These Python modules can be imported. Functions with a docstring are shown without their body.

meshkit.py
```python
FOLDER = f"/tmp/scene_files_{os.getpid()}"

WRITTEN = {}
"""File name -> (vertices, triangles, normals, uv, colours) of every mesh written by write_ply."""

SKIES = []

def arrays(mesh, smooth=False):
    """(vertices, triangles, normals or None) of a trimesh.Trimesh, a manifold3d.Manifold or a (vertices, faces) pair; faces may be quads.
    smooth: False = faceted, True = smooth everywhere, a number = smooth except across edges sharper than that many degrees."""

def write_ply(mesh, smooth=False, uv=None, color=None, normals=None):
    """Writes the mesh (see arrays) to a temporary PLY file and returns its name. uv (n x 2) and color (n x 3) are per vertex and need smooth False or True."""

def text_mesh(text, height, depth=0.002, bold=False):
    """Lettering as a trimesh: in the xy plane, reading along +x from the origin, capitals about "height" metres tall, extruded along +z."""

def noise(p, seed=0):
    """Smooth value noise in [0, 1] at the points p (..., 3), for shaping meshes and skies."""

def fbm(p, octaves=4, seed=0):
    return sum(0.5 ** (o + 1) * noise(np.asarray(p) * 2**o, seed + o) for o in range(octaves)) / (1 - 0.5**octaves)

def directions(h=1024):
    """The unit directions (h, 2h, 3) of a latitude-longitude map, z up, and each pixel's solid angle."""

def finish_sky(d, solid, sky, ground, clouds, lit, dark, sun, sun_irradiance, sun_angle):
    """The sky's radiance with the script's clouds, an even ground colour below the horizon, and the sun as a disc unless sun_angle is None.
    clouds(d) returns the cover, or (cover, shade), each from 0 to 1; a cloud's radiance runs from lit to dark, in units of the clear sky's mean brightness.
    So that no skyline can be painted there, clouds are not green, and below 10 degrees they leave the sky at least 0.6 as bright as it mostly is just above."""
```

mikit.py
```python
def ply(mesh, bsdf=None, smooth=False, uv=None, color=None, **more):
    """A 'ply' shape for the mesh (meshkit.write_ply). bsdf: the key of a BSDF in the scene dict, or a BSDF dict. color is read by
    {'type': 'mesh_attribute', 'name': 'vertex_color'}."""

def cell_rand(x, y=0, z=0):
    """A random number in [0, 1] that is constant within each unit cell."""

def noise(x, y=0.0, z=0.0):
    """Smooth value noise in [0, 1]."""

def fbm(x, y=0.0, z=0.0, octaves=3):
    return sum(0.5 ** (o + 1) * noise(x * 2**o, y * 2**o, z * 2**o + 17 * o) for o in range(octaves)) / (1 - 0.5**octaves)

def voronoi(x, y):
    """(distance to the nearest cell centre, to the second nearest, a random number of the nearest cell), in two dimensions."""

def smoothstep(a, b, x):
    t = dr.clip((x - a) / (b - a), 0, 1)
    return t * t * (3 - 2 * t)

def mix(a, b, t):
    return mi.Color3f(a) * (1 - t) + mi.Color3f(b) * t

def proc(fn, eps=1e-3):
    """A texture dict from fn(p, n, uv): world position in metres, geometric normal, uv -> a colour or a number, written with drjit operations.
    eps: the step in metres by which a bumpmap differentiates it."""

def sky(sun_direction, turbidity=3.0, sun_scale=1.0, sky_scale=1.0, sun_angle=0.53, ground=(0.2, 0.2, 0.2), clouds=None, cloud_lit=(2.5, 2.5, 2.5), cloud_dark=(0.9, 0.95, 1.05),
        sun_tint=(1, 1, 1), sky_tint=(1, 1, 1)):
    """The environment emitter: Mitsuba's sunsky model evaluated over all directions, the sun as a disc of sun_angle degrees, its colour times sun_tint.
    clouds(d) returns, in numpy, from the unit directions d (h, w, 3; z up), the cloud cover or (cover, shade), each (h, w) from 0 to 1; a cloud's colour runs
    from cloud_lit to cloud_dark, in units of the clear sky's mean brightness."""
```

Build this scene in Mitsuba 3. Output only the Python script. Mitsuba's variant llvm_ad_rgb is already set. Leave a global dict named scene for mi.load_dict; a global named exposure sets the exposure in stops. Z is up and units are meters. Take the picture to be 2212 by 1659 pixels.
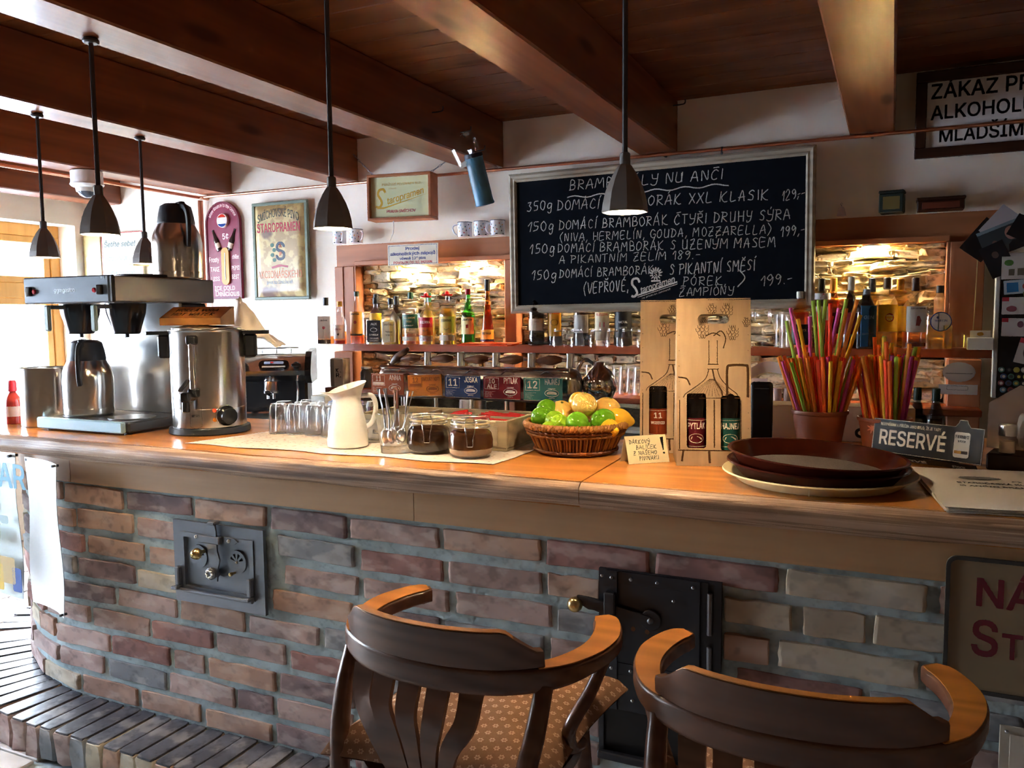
import math, random, numpy as np, trimesh, manifold3d as m3, shapely, mitsuba as mi, drjit as dr, mikit, meshkit
from shapely.geometry import Polygon, Point, box as sbox, LineString
from mikit import noise, fbm, voronoi, cell_rand, smoothstep, mix

random.seed(7)
rng = np.random.default_rng(7)
T = mi.ScalarTransform4f
scene, labels = {}, {}
PI = math.pi

# ---------------------------------------------------------------- camera
yaw, pitch, roll = math.radians(24.95), math.radians(4.80), math.radians(-0.53)
fwd = np.array([-math.sin(yaw) * math.cos(pitch), math.cos(yaw) * math.cos(pitch), -math.sin(pitch)])
rt = np.array([math.cos(yaw), math.sin(yaw), 0.0])
upv = np.cross(rt, fwd)
upv = math.cos(roll) * upv - math.sin(roll) * rt
eye = np.array([0, 0, 1.45])
scene['camera'] = {'type': 'perspective', 'fov': 2 * math.degrees(math.atan(1106 / 1762.0)), 'fov_axis': 'x', 'near_clip': 0.05, 'far_clip': 200.0,
                   'to_world': T().look_at(origin=eye.tolist(), target=(eye + fwd).tolist(), up=upv.tolist())}
# ---------------------------------------------------------------- daylight: an overcast bright sky seen through the windows
scene['sky'] = mikit.sky((-0.75, 0.25, 0.62), turbidity=4.0, sun_scale=0.0, sky_scale=1.0, ground=(0.85, 0.87, 0.88), clouds=lambda d: 0.35 + 0.3 * meshkit.fbm(d * 3.0),
                         cloud_lit=(1.35, 1.5, 1.72), cloud_dark=(0.95, 1.05, 1.2), sky_tint=(0.95, 1.0, 1.08))
exposure = 7.75
PEND = 2.8       # radiance of the pendant bulbs
DOWN = 5.8       # radiance of the niche downlights

# ---------------------------------------------------------------- materials
def lin(c):
    if isinstance(c, str):
        c = [int(c[i:i + 2], 16) / 255 for i in (0, 2, 4)]
        return tuple(x / 12.92 if x <= 0.04045 else ((x + 0.055) / 1.055) ** 2.4 for x in c)
    return tuple(c)
def rgb(c): return {'type': 'rgb', 'value': list(lin(c))}
def two(b): return {'type': 'twosided', 'bsdf': b}
def pr(col, rough=0.5, **k):
    return two({'type': 'principled', 'base_color': col if isinstance(col, dict) else rgb(col), 'roughness': rough, **k})
VC = {'type': 'mesh_attribute', 'name': 'vertex_color'}
scene['matte'] = two({'type': 'diffuse', 'reflectance': VC})
scene['satin'] = pr(VC, 0.42, specular=0.4)
scene['gloss'] = pr(VC, 0.12, specular=0.5)
scene['chrome'] = pr((0.75, 0.76, 0.78), 0.07, metallic=1.0)
scene['steel'] = pr((0.62, 0.60, 0.57), 0.19, metallic=1.0)
scene['steel_dull'] = pr((0.36, 0.37, 0.39), 0.30, metallic=1.0)
scene['iron'] = pr((0.17, 0.18, 0.20), 0.38, metallic=0.85)
scene['iron_dark'] = pr((0.035, 0.037, 0.042), 0.42, metallic=0.7)
scene['brass'] = pr((0.60, 0.45, 0.20), 0.25, metallic=1.0)
scene['copper'] = pr((0.62, 0.28, 0.17), 0.28, metallic=1.0)
scene['glass'] = {'type': 'thindielectric', 'int_ior': 1.5}
scene['thick_glass'] = {'type': 'dielectric', 'int_ior': 1.5}
def tinted(col): return {'type': 'thindielectric', 'int_ior': 1.5, 'specular_transmittance': rgb(col)}
scene['glass_green'] = tinted((0.18, 0.62, 0.16))
scene['glass_amber'] = tinted((0.86, 0.42, 0.10))
scene['glass_gold'] = tinted((0.92, 0.74, 0.25))
scene['glass_dark'] = tinted((0.05, 0.03, 0.02))
scene['bulb_glow'] = two({'type': 'diffuse', 'reflectance': rgb((0.8, 0.8, 0.8))})

def wood(name, c1, c2, axis, freq=26.0, rough=0.45, c3=None, spec=0.4, knots=0.0):
    """grain running along axis (0 x, 1 y, 2 z); c3 is the colour of the knots"""
    c1, c2, c3 = lin(c1), lin(c2), lin(c3 or c2)
    o = [k for k in range(3) if k != axis]
    def fn(p, n, uv):
        q = [p.x, p.y, p.z]
        a, u, v = q[axis], q[o[0]], q[o[1]]
        w = fbm(a * 1.1, u * 5, v * 5, 3)
        t = 0.5 + 0.5 * dr.sin(freq * (u * 1.7 + v * 2.3 + 0.55 * w) * 2.2)
        t = t * 0.45 + 0.55 * fbm(a * 3.0, u * 70, v * 70, 3)
        big = fbm(a * 0.7 + 3, u * 2.5, v * 2.5, 2)
        t = dr.clip(t * 0.75 + big * 0.6 - 0.17, 0, 1)
        c = mix(c1, c2, t)
        if knots:
            k, s, r = voronoi(a * 1.3, (u + v) * 5.0)
            c = mix(c, c3, smoothstep(0.16, 0.05, k) * dr.select(r < knots, 1.0, 0.0) * 0.8)
        return c
    scene[name] = pr(mikit.proc(fn), rough, specular=spec)
wood('wood_beam', '80431f', '582b16', 1, 9.0, 0.32, '38180c', 0.5, 0.5)
wood('wood_ceiling', '744020', '542c15', 0, 8.0, 0.42, '4a2512', 0.4, 0.25)
wood('wood_cabinet', 'b4744c', '9a5e3c', 0, 12.0, 0.45, '5a2c16', 0.35, 0.1)
wood('wood_post', 'b27450', '965a3c', 2, 12.0, 0.45, '5a2c16', 0.35, 0.15)
wood('wood_shelf', '8c4426', '6e321c', 0, 12.0, 0.35, None, 0.4)
wood('wood_top', 'b07438', '8a5426', 0, 16.0, 0.24, '5c3010', 0.5, 0.15)
wood('wood_fascia', 'b08c66', '9c7852', 0, 6.0, 0.5, None, 0.3)
wood('wood_window', 'd6a45c', 'be8840', 2, 8.0, 0.4)
wood('wood_chair', '5e3a28', '3a2216', 0, 30.0, 0.30, None, 0.55)
wood('wood_worn', 'b0712e', '7d4619', 0, 30.0, 0.38, None, 0.4)
wood('wood_frame_grey', 'b4a892', '7c705c', 0, 22.0, 0.6)
wood('wood_box', 'a89878', '746850', 0, 26.0, 0.75)
wood('wood_block', 'b5793f', '9c6430', 0, 18.0, 0.5)
wood('wood_dark', '3a2012', '24130b', 0, 14.0, 0.35)

def stoneish(name, cols, scale, rough=0.9, bump=0.0, white=0.0, dark=0.35):
    cols = [lin(c) for c in cols]
    def fn(p, n, uv):
        a = fbm(p.x * scale, p.y * scale, p.z * scale, 4)
        b = fbm(p.x * scale * 4 + 9, p.y * scale * 4, p.z * scale * 4, 3)
        c = mix(cols[0], cols[1], smoothstep(0.35, 0.65, a))
        c = c * (1 - dark * smoothstep(0.5, 0.75, b))
        if white:
            w = fbm(p.x * scale * 1.7 + 31, p.y * scale * 1.7, p.z * scale * 3.0, 4)
            c = mix(c, (0.52, 0.47, 0.42), white * smoothstep(0.50, 0.68, w))
        return c
    b = {'type': 'principled', 'base_color': mikit.proc(fn), 'roughness': rough, 'specular': 0.25}
    if bump:
        def h(p, n, uv): return bump * fbm(p.x * scale * 7, p.y * scale * 7, p.z * scale * 7, 3)
        b = {'type': 'bumpmap', 'arbitrary': mikit.proc(h), 'scale': 1.0, 'bsdf': b}
    scene[name] = two(b)
BRICK = ['brick_pink', 'brick_orange', 'brick_red', 'brick_grey', 'brick_buff', 'brick_plum']
for nm, cs, w in zip(BRICK, [('a38c84', '8d766e'), ('aa8c78', '927464'), ('926c64', '7c5a54'), ('888888', '727476'), ('b2a690', '9c8e7a'), ('826c6a', '6c5c5c')], [.3, .2, .25, .25, .25, .25]):
    stoneish(nm, cs, 9.0, 0.9, 0.0, w, 0.28)
stoneish('mortar', ('a2b0b0', '8c9a9a'), 14.0, 0.95, 0.006, 0.0, 0.25)
STONE = ['stone_cream', 'stone_grey', 'stone_tan']
for nm, cs in zip(STONE, [('dccfae', 'c4b48c'), ('c4b89c', 'a89c84'), ('d4c096', 'b8a070')]):
    stoneish(nm, cs, 16.0, 0.9, 0.0, 0.0, 0.4)
stoneish('stone_joint', ('5e503c', '40362a'), 20.0, 0.95, 0.0)
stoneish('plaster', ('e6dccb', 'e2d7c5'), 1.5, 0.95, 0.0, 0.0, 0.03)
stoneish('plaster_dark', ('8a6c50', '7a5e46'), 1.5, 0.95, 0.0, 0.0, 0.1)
stoneish('tile', ('ccc4bc', 'bcb4ac'), 3.0, 0.55)
stoneish('brick_edge', ('4c4c52', '37373d'), 12.0, 0.42, 0.0, 0.15, 0.4)

# ---------------------------------------------------------------- mesh helpers
def tm(v, f): return trimesh.Trimesh(np.asarray(v, float), np.asarray(f, int), process=False)
def cat(*ms):
    ms = [m for g in ms for m in (g if isinstance(g, (list, tuple)) else [g])]
    return trimesh.util.concatenate(ms)
def mv(m, x=0, y=0, z=0):
    m = m.copy(); m.apply_translation([x, y, z]); return m
def rot(m, deg, ax=(0, 0, 1), at=(0, 0, 0)):
    m = m.copy(); m.apply_transform(trimesh.transformations.rotation_matrix(math.radians(deg), ax, at)); return m
def scl(m, x=1, y=1, z=1):
    m = m.copy(); m.vertices = m.vertices * [x, y, z]
    if x * y * z < 0: m.invert()
    return m
def box(sx, sy, sz, c=0.003, at=(0, 0, 0)):
    """box with chamfered edges, centred on at"""
    c = min(c, 0.45 * min(sx, sy, sz))
    a, b, d = sx / 2, sy / 2, sz / 2
    pts = [(sa * (a - (k != 0) * c), sb * (b - (k != 1) * c), sd * (d - (k != 2) * c)) for sa in (-1, 1) for sb in (-1, 1) for sd in (-1, 1) for k in range(3)]
    return mv(trimesh.convex.convex_hull(np.array(pts)), *at)
def bx(x0, x1, y0, y1, z0, z1, c=0.003): return box(x1 - x0, y1 - y0, z1 - z0, c, ((x0 + x1) / 2, (y0 + y1) / 2, (z0 + z1) / 2))
def lathe(prof, n=32, closed=False):
    """prof: (radius, z) from bottom to top; radius 0 closes the end"""
    p = np.asarray(prof, float)
    ang = np.arange(n) * 2 * PI / n
    v = np.stack([p[:, None, 0] * np.cos(ang), p[:, None, 0] * np.sin(ang), np.repeat(p[:, 1:2], n, 1)], -1).reshape(-1, 3)
    m = len(p); f = []
    i, j = np.meshgrid(np.arange(m if closed else m - 1), np.arange(n), indexing='ij')
    i2, j2 = (i + 1) % m, (j + 1) % n
    q = np.stack([i * n + j, i * n + j2, i2 * n + j2, i2 * n + j], -1).reshape(-1, 4)
    f = np.vstack([q[:, [0, 1, 2]], q[:, [0, 2, 3]]])
    k = trimesh.Trimesh(v, f, process=False)
    k.merge_vertices(); k.update_faces(k.nondegenerate_faces()); k.remove_unreferenced_vertices()
    return k
def spline(pts, n=8):
    """Catmull-Rom through pts"""
    p = np.asarray(pts, float)
    if len(p) < 3: return p
    e = np.vstack([2 * p[0] - p[1], p, 2 * p[-1] - p[-2]])
    out = []
    for i in range(1, len(e) - 2):
        t = np.linspace(0, 1, n, endpoint=False)[:, None]
        a, b, c, d = e[i - 1:i + 3]
        out.append(0.5 * (2 * b + (c - a) * t + (2 * a - 5 * b + 4 * c - d) * t ** 2 + (3 * b - a - 3 * c + d) * t ** 3))
    return np.vstack(out + [p[-1:]])
def sweep(path, section, up=(0, 0, 1), scale=None, caps=True, closed=False):
    """section: (k, 2) points (side, up) carried along path"""
    p, s = np.asarray(path, float), np.asarray(section, float)
    n, k = len(p), len(s)
    if closed: t = np.roll(p, -1, 0) - np.roll(p, 1, 0)
    else: t = np.gradient(p, axis=0)
    t /= np.linalg.norm(t, axis=1, keepdims=True) + 1e-12
    upm = np.broadcast_to(np.asarray(up, float), p.shape)
    side = np.cross(t, upm)
    ln = np.linalg.norm(side, axis=1, keepdims=True)
    side = np.where(ln > 1e-6, side / np.maximum(ln, 1e-9), [1, 0, 0])
    u = np.cross(side, t)
    sc = np.ones((n, 1, 1)) if scale is None else np.asarray(scale, float).reshape(n, 1, -1)
    ss = s[None] * sc
    v = (p[:, None] + ss[..., :1] * side[:, None] + ss[..., 1:] * u[:, None]).reshape(-1, 3)
    i, j = np.meshgrid(np.arange(n if closed else n - 1), np.arange(k), indexing='ij')
    i2, j2 = (i + 1) % n, (j + 1) % k
    q = np.stack([i * k + j, i * k + j2, i2 * k + j2, i2 * k + j], -1).reshape(-1, 4)
    f = [q[:, [0, 1, 2]], q[:, [0, 2, 3]]]
    if caps and not closed:
        tri = trimesh.creation.triangulate_polygon(Polygon(s), engine='earcut')
        # match the triangulation's vertices with the section
        idx = np.array([np.argmin(((s - w) ** 2).sum(1)) for w in tri[0]])
        f += [idx[tri[1]][:, ::-1], idx[tri[1]] + (n - 1) * k]
    m = tm(v, np.vstack(f)); m.fix_normals()
    return m
def circ(r, n=10, ry=None):
    a = np.arange(n) * 2 * PI / n
    return np.stack([r * np.cos(a), (ry or r) * np.sin(a)], 1)
def tube(pts, r, n=10, smooth=0, up=(0.03, 0.02, 1), closed=False):
    p = spline(pts, smooth) if smooth else np.asarray(pts, float)
    rr = np.asarray(r, float)
    sc = None
    if rr.ndim:
        sc = np.interp(np.linspace(0, 1, len(p)), np.linspace(0, 1, len(rr)), rr) / rr[0]; r = rr[0]
    return sweep(p, circ(float(r), n), up, sc, closed=closed)
def cyl(r, h, n=24, c=0.0, at=(0, 0, 0), r2=None):
    r2 = r if r2 is None else r2
    pr_ = [(0, 0), (r - c, 0), (r, c), (r2, h - c), (r2 - c, h), (0, h)] if c else [(0, 0), (r, 0), (r2, h), (0, h)]
    return mv(lathe(pr_, n), *at)
def prism(poly, d, at=0.0):
    """polygon in xy extruded along z from at"""
    if not isinstance(poly, (Polygon, shapely.MultiPolygon)): poly = Polygon(poly)
    gs = getattr(poly, 'geoms', [poly])
    return mv(cat([trimesh.creation.extrude_polygon(g, d, engine='earcut') for g in gs]), 0, 0, at)
def stand(m):
    """xy drawing with thickness z -> upright drawing in xz, its front (+z) turned to -y"""
    m = m.copy(); m.vertices = m.vertices[:, [0, 2, 1]] * [1, -1, 1]; return m   # (x, y, z) -> (x, -z, y), a proper rotation
def sphere(r, n=2, at=(0, 0, 0)): return mv(trimesh.creation.icosphere(n, r), *at)
def rbox(sx, sy, sz, r, seg=16, at=(0, 0, 0)):
    """box with rounded edges and corners"""
    r = min(r, 0.499 * min(sx, sy, sz))
    s = m3.Manifold.sphere(r, seg)
    a, b, c = sx / 2 - r, sy / 2 - r, sz / 2 - r
    h = m3.Manifold.batch_hull([s.translate((i * a, j * b, k * c)) for i in (-1, 1) for j in (-1, 1) for k in (-1, 1)]).to_mesh()
    return mv(tm(h.vert_properties[:, :3], h.tri_verts), *at)
def man(m):
    m = m.copy(); m.merge_vertices()
    return m3.Manifold(m3.Mesh(np.asarray(m.vertices, np.float32), np.asarray(m.faces, np.uint32)))
def unman(m):
    h = m.to_mesh(); return tm(h.vert_properties[:, :3], h.tri_verts)
def cut(a, *bs):
    a = man(a)
    for b in bs: a = a - man(b)
    return unman(a)
def rpoly(w, h, r, n=6, x=0, y=0):
    """rounded rectangle polygon centred at x, y"""
    return sbox(x - w / 2 + r, y - h / 2 + r, x + w / 2 - r, y + h / 2 - r).buffer(r, quad_segs=n)
def text(s, h, w=None, bold=False, d=0.0008, cx=True):
    """lettering in xy; w: squeezed or stretched to this width; cx: centred on x"""
    m = meshkit.text_mesh(s, h, d, bold)
    b = m.bounds
    if w: m.vertices = m.vertices * [w / (b[1][0] - b[0][0]), 1, 1]
    b = m.bounds
    m.apply_translation([-(b[0][0] + b[1][0]) / 2 if cx else -b[0][0], 0, 0])
    return m
def grid(nx, ny, fn):
    """surface fn(u, v) -> xyz over the unit square"""
    u, v = np.meshgrid(np.linspace(0, 1, nx), np.linspace(0, 1, ny), indexing='ij')
    p = fn(u.ravel(), v.ravel())
    i, j = np.meshgrid(np.arange(nx - 1), np.arange(ny - 1), indexing='ij')
    q = np.stack([i * ny + j, (i + 1) * ny + j, (i + 1) * ny + j + 1, i * ny + j + 1], -1).reshape(-1, 4)
    return tm(p, np.vstack([q[:, [0, 1, 2]], q[:, [0, 2, 3]]]))

# ---------------------------------------------------------------- things
COUNT = {}
def numbered(name):
    n = COUNT.get(name, -1) + 1
    COUNT[name] = n
    return name if n == 0 else f'{name}_{n:03d}'
CACHE = {}
def shape(mesh, mat, smooth=30, col=None):
    """ply dict; col gives every vertex one colour (materials matte, satin, gloss)"""
    if col is None: return mikit.ply(mesh, mat, smooth=smooth)
    if not isinstance(smooth, bool):
        mesh = trimesh.graph.smooth_shade(mesh, angle=math.radians(smooth), facet_minarea=None); smooth = True
    return mikit.ply(mesh, mat, smooth=smooth, color=np.tile(np.asarray(lin(col)), (len(mesh.vertices), 1)))
class Thing:
    """a top-level object: its parts share one placement"""
    def __init__(s, name, label=None, cat=None, group=None, at=(0, 0, 0), rz=0.0, M=None, kind=None, sc=1.0):
        s.key = numbered(name)
        s.M = M if M is not None else (T().translate(list(at)).rotate([0, 0, 1], rz) @ T().scale(sc))
        L = {k: v for k, v in (('label', label), ('category', cat), ('group', group), ('kind', kind)) if v}
        if L: labels[s.key] = L
    def part(s, name, mesh, mat='satin', col=None, smooth=30, parent=None, label=None, kind=None, **more):
        base = (parent or s.key) + '__' + name
        key = numbered(base)
        d = mesh if isinstance(mesh, dict) else shape(mesh, mat, smooth, col)
        scene[key] = {**d, 'to_world': s.M, **more}
        if label or kind: labels[key] = {k: v for k, v in (('label', label), ('kind', kind)) if v}
        return key
    def own(s, mesh, mat='satin', col=None, smooth=30, **more):
        d = mesh if isinstance(mesh, dict) else shape(mesh, mat, smooth, col)
        scene[s.key] = {**d, 'to_world': s.M, **more}
        return s
def struct(name, mesh, mat, smooth=False, col=None):
    k = numbered(name); scene[k] = shape(mesh, mat, smooth, col); labels[k] = {'kind': 'structure'}
    return k
def glow(c, s=1.0): return {'emitter': {'type': 'area', 'radiance': {'type': 'rgb', 'value': [float(x * s) for x in c]}}}
# ================================================================ the room
CEIL, WB, WL = 2.475, 4.0, -5.17
# floor: slab plus the tiles that can be seen past the bar
struct('floor', bx(-5.6, 2.4, -2.6, 4.3, -0.12, -0.012, 0), 'mortar')
tl = box(0.322, 0.322, 0.014, 0.004)
tlp = shape(tl, 'tile', False)
for i in range(11):
    for j in range(11):
        x, y = -5.0 + 0.33 * i, 0.85 + 0.33 * j
        if x > -2.4 and y > 1.3: continue
        k = numbered('floor__tile'); scene[k] = {**tlp, 'to_world': T().translate([x, y, -0.007 + 0.001 * rng.random()])}
struct('floor', bx(-1.5, 2.4, -2.6, 1.7, -0.02, 0.0, 0), 'tile')
# ceiling: planks running along the bar, joists across it
struct('ceiling', bx(-5.6, 2.4, -2.6, 4.3, 2.505, 2.6, 0), 'wood_dark')
for j in range(46):
    y = 4.08 - 0.145 * j
    if y < -2.5: break
    k = numbered('ceiling__plank'); scene[k] = shape(bx(-5.3, 2.35, y - 0.144, y - 0.001, CEIL, 2.51, 0.004), 'wood_ceiling', False)
BEAMS = [(-4.78, 'far left, past the camera dome'), (-3.79, 'carrying the white camera dome'), (-2.83, 'third from the left, over the coffee machine'), (-1.896, 'with the glass mug hung at its end'),
         (-0.964, 'ending above the chalkboard'), (-0.01, 'nearest the framed age notice')]
for x1, wh in BEAMS:
    b = bx(x1 - 0.182, x1, -2.55, WB - 0.002, 2.228, CEIL - 0.001, 0.006)
    Thing('ceiling_beam', f'heavy brown timber ceiling beam, {wh}', 'beam').own(b, 'wood_beam', smooth=False)
# walls
def wall_y(x0, x1, y0, y1, z0, z1): return bx(x0, x1, y0, y1, z0, z1, 0)
struct('wall_back', cat(wall_y(-5.6, -2.84, WB, WB + 0.25, 0, 2.5), wall_y(-2.84, 0.215, WB, WB + 0.25, 1.78, 2.5), wall_y(0.215, 2.4, WB, WB + 0.25, 0, 2.5), wall_y(-2.84, 0.215, WB, WB + 0.25, 0, 0.86), wall_y(-2.84, 0.215, WB + 0.13, WB + 0.25, 0.86, 1.78)), 'plaster')
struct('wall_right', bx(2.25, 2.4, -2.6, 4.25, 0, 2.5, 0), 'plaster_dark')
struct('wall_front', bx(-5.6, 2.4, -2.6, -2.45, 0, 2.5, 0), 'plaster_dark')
OPEN = [(2.45, 3.93), (0.40, 2.10)]      # window openings along the left wall
parts, y = [], -2.6
for a, b in sorted(OPEN):
    parts += [bx(WL - 0.3, WL, y, a, 0, 2.5, 0), bx(WL - 0.3, WL, a, b, 2.10, 2.5, 0), bx(WL - 0.3, WL, a, b, 0, 0.62, 0)]; y = b
parts.append(bx(WL - 0.3, WL, y, 4.25, 0, 2.5, 0))
struct('wall_left', cat(parts), 'plaster')
# windows: timber frame, transom light above, large panes below
for n, (a, b) in enumerate(OPEN):
    key = f'window_{n + 1}'
    X0, X1 = WL - 0.24, WL - 0.17
    labels[key] = {'kind': 'structure'}
    fr = [bx(X0, X1, a, b, 2.02, 2.10), bx(X0, X1, a, b, 0.62, 0.70), bx(X0, X1, a, a + 0.07, 0.70, 2.02), bx(X0, X1, b - 0.07, b, 0.70, 2.02), bx(X0, X1, a + 0.07, b - 0.07, 1.60, 1.70)]
    scene[key + '__frame'] = shape(cat(fr), 'wood_window', False)
    m = (a + b) / 2
    for q, (y0, y1, z0, z1) in enumerate([(a + 0.07, b - 0.07, 1.70, 2.02), (a + 0.07, m, 0.70, 1.60), (m, b - 0.07, 0.70, 1.60)]):
        t = 0.045
        if n == 0 or q == 0:
            sk = key + '__sash' + (f'_{q:03d}' if q else '')
            scene[sk] = shape(cat(bx(X0 + 0.015, X1 - 0.01, y0, y1, z1 - t, z1), bx(X0 + 0.015, X1 - 0.01, y0, y1, z0, z0 + t), bx(X0 + 0.015, X1 - 0.01, y0, y0 + t, z0 + t, z1 - t), bx(X0 + 0.015, X1 - 0.01, y1 - t, y1, z0 + t, z1 - t)), 'wood_window', False)
            scene[sk + '__pane'] = shape(grid(2, 2, lambda u, v: np.stack([u * 0 + X0 + 0.035, y0 + t + u * (y1 - y0 - 2 * t), z0 + t + v * (z1 - z0 - 2 * t)], 1)), 'glass', False)
        # lower sashes of the unseen nearer window are left out to admit sky light
    struct(f'trim_{n + 1}', bx(WL - 0.16, WL + 0.03, a - 0.03, b + 0.03, 0.585, 0.62, 0.008), 'wood_window')

# ---------------------------------------------------------------- stone in the back-bar niches
def stones(x0, x1, z0, z1, holder, y):
    z = z0
    while z < z1 - 0.012:
        h = min(rng.choice([0.018, 0.026, 0.034, 0.05]), z1 - z)
        x = x0 - rng.random() * 0.06
        while x < x1 - 0.01:
            w = h * rng.uniform(1.6, 4.2) + 0.03
            a, b = max(x, x0), min(x + w, x1)
            if b - a > 0.02:
                s = STV[rng.integers(len(STV))]
                m = T().translate([(a + b) / 2, y + rng.uniform(-0.018, 0.016), z + h / 2]).rotate([0, 1, 0], rng.uniform(-6, 6)).rotate([0, 0, 1], rng.uniform(-14, 14)).rotate([1, 0, 0], rng.uniform(-16, 16)) @ T().scale([(b - a) * 0.54, 0.055, h * 0.57])
                k = numbered(holder + '__stone'); scene[k] = {**s, 'to_world': m}
            x += w
        z += h
STV = []
for k in range(9):
    m = trimesh.creation.icosphere(2, 1.0)
    v = np.sign(m.vertices) * np.abs(m.vertices) ** 0.30
    v = v * (1 + 0.75 * (meshkit.fbm(m.vertices * 1.6 + 7 * k, 3, k) - 0.5)[:, None]) * [1, 1, 0.96] + 0.22 * (np.stack([meshkit.noise(m.vertices * 3.2 + 3 * k + q, k + q) for q in range(3)], 1) - 0.5)
    STV.append(shape(tm(v, m.faces), STONE[k % 3], 22))
NICHE = Thing('back_bar_stonework', 'rough flat-stone wall inside the lit back bar niches', 'stone wall')
NICHE.part('joint', bx(-2.84, 0.215, WB + 0.085, WB + 0.125, 0.87, 1.775, 0), 'stone_joint', smooth=False)
for x0, x1, z0, z1 in [(-2.835, -1.875, 1.295, 1.775), (-1.80, 0.21, 1.295, 1.775), (-2.835, 0.21, 0.98, 1.245)]:
    stones(x0, x1, z0, z1, NICHE.key, WB + 0.075)

# ---------------------------------------------------------------- back bar cabinet
CAB = Thing('back_bar', 'brown wooden back bar with moulded cornice, posts and a lower shelf', 'bar cabinet')
corn = [(0, 1.745), (0.055, 1.745), (0.055, 1.80), (0.075, 1.806), (0.09, 1.822), (0.10, 1.842), (0.125, 1.848), (0.14, 1.856), (0.14, 1.872), (0, 1.872)]
def xsec(prof, x0, x1, y):
    """profile (projection towards the room, z) swept along x"""
    return sweep([(x0, y, 0), (x1, y, 0)], [(-a, b) for a, b in prof][::-1], (0, 0, 1))
CAB.part('cornice', xsec(corn, -3.0, 0.405, WB - 0.002), 'wood_cabinet', smooth=False)
CAB.part('niche_ceiling', bx(-2.838, 0.213, WB - 0.054, WB + 0.06, 1.747, 1.772, 0.002), 'wood_cabinet', smooth=False)
for x0, x1 in [(-2.976, -2.838), (-1.873, -1.802), (0.215, 0.345)]:
    CAB.part('post', bx(x0, x1, WB - 0.06, WB + 0.055 if x0 > -2.9 and x1 < 0.2 else WB - 0.002, 1.294, 1.744, 0.004), 'wood_post', smooth=False)
    CAB.part('lower_post', bx(x0 + 0.005, x1, WB - 0.09, WB + (0.055 if x0 > -2.9 and x1 < 0.2 else -0.002), 0.86, 1.249, 0.004), 'wood_post', smooth=False)
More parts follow.
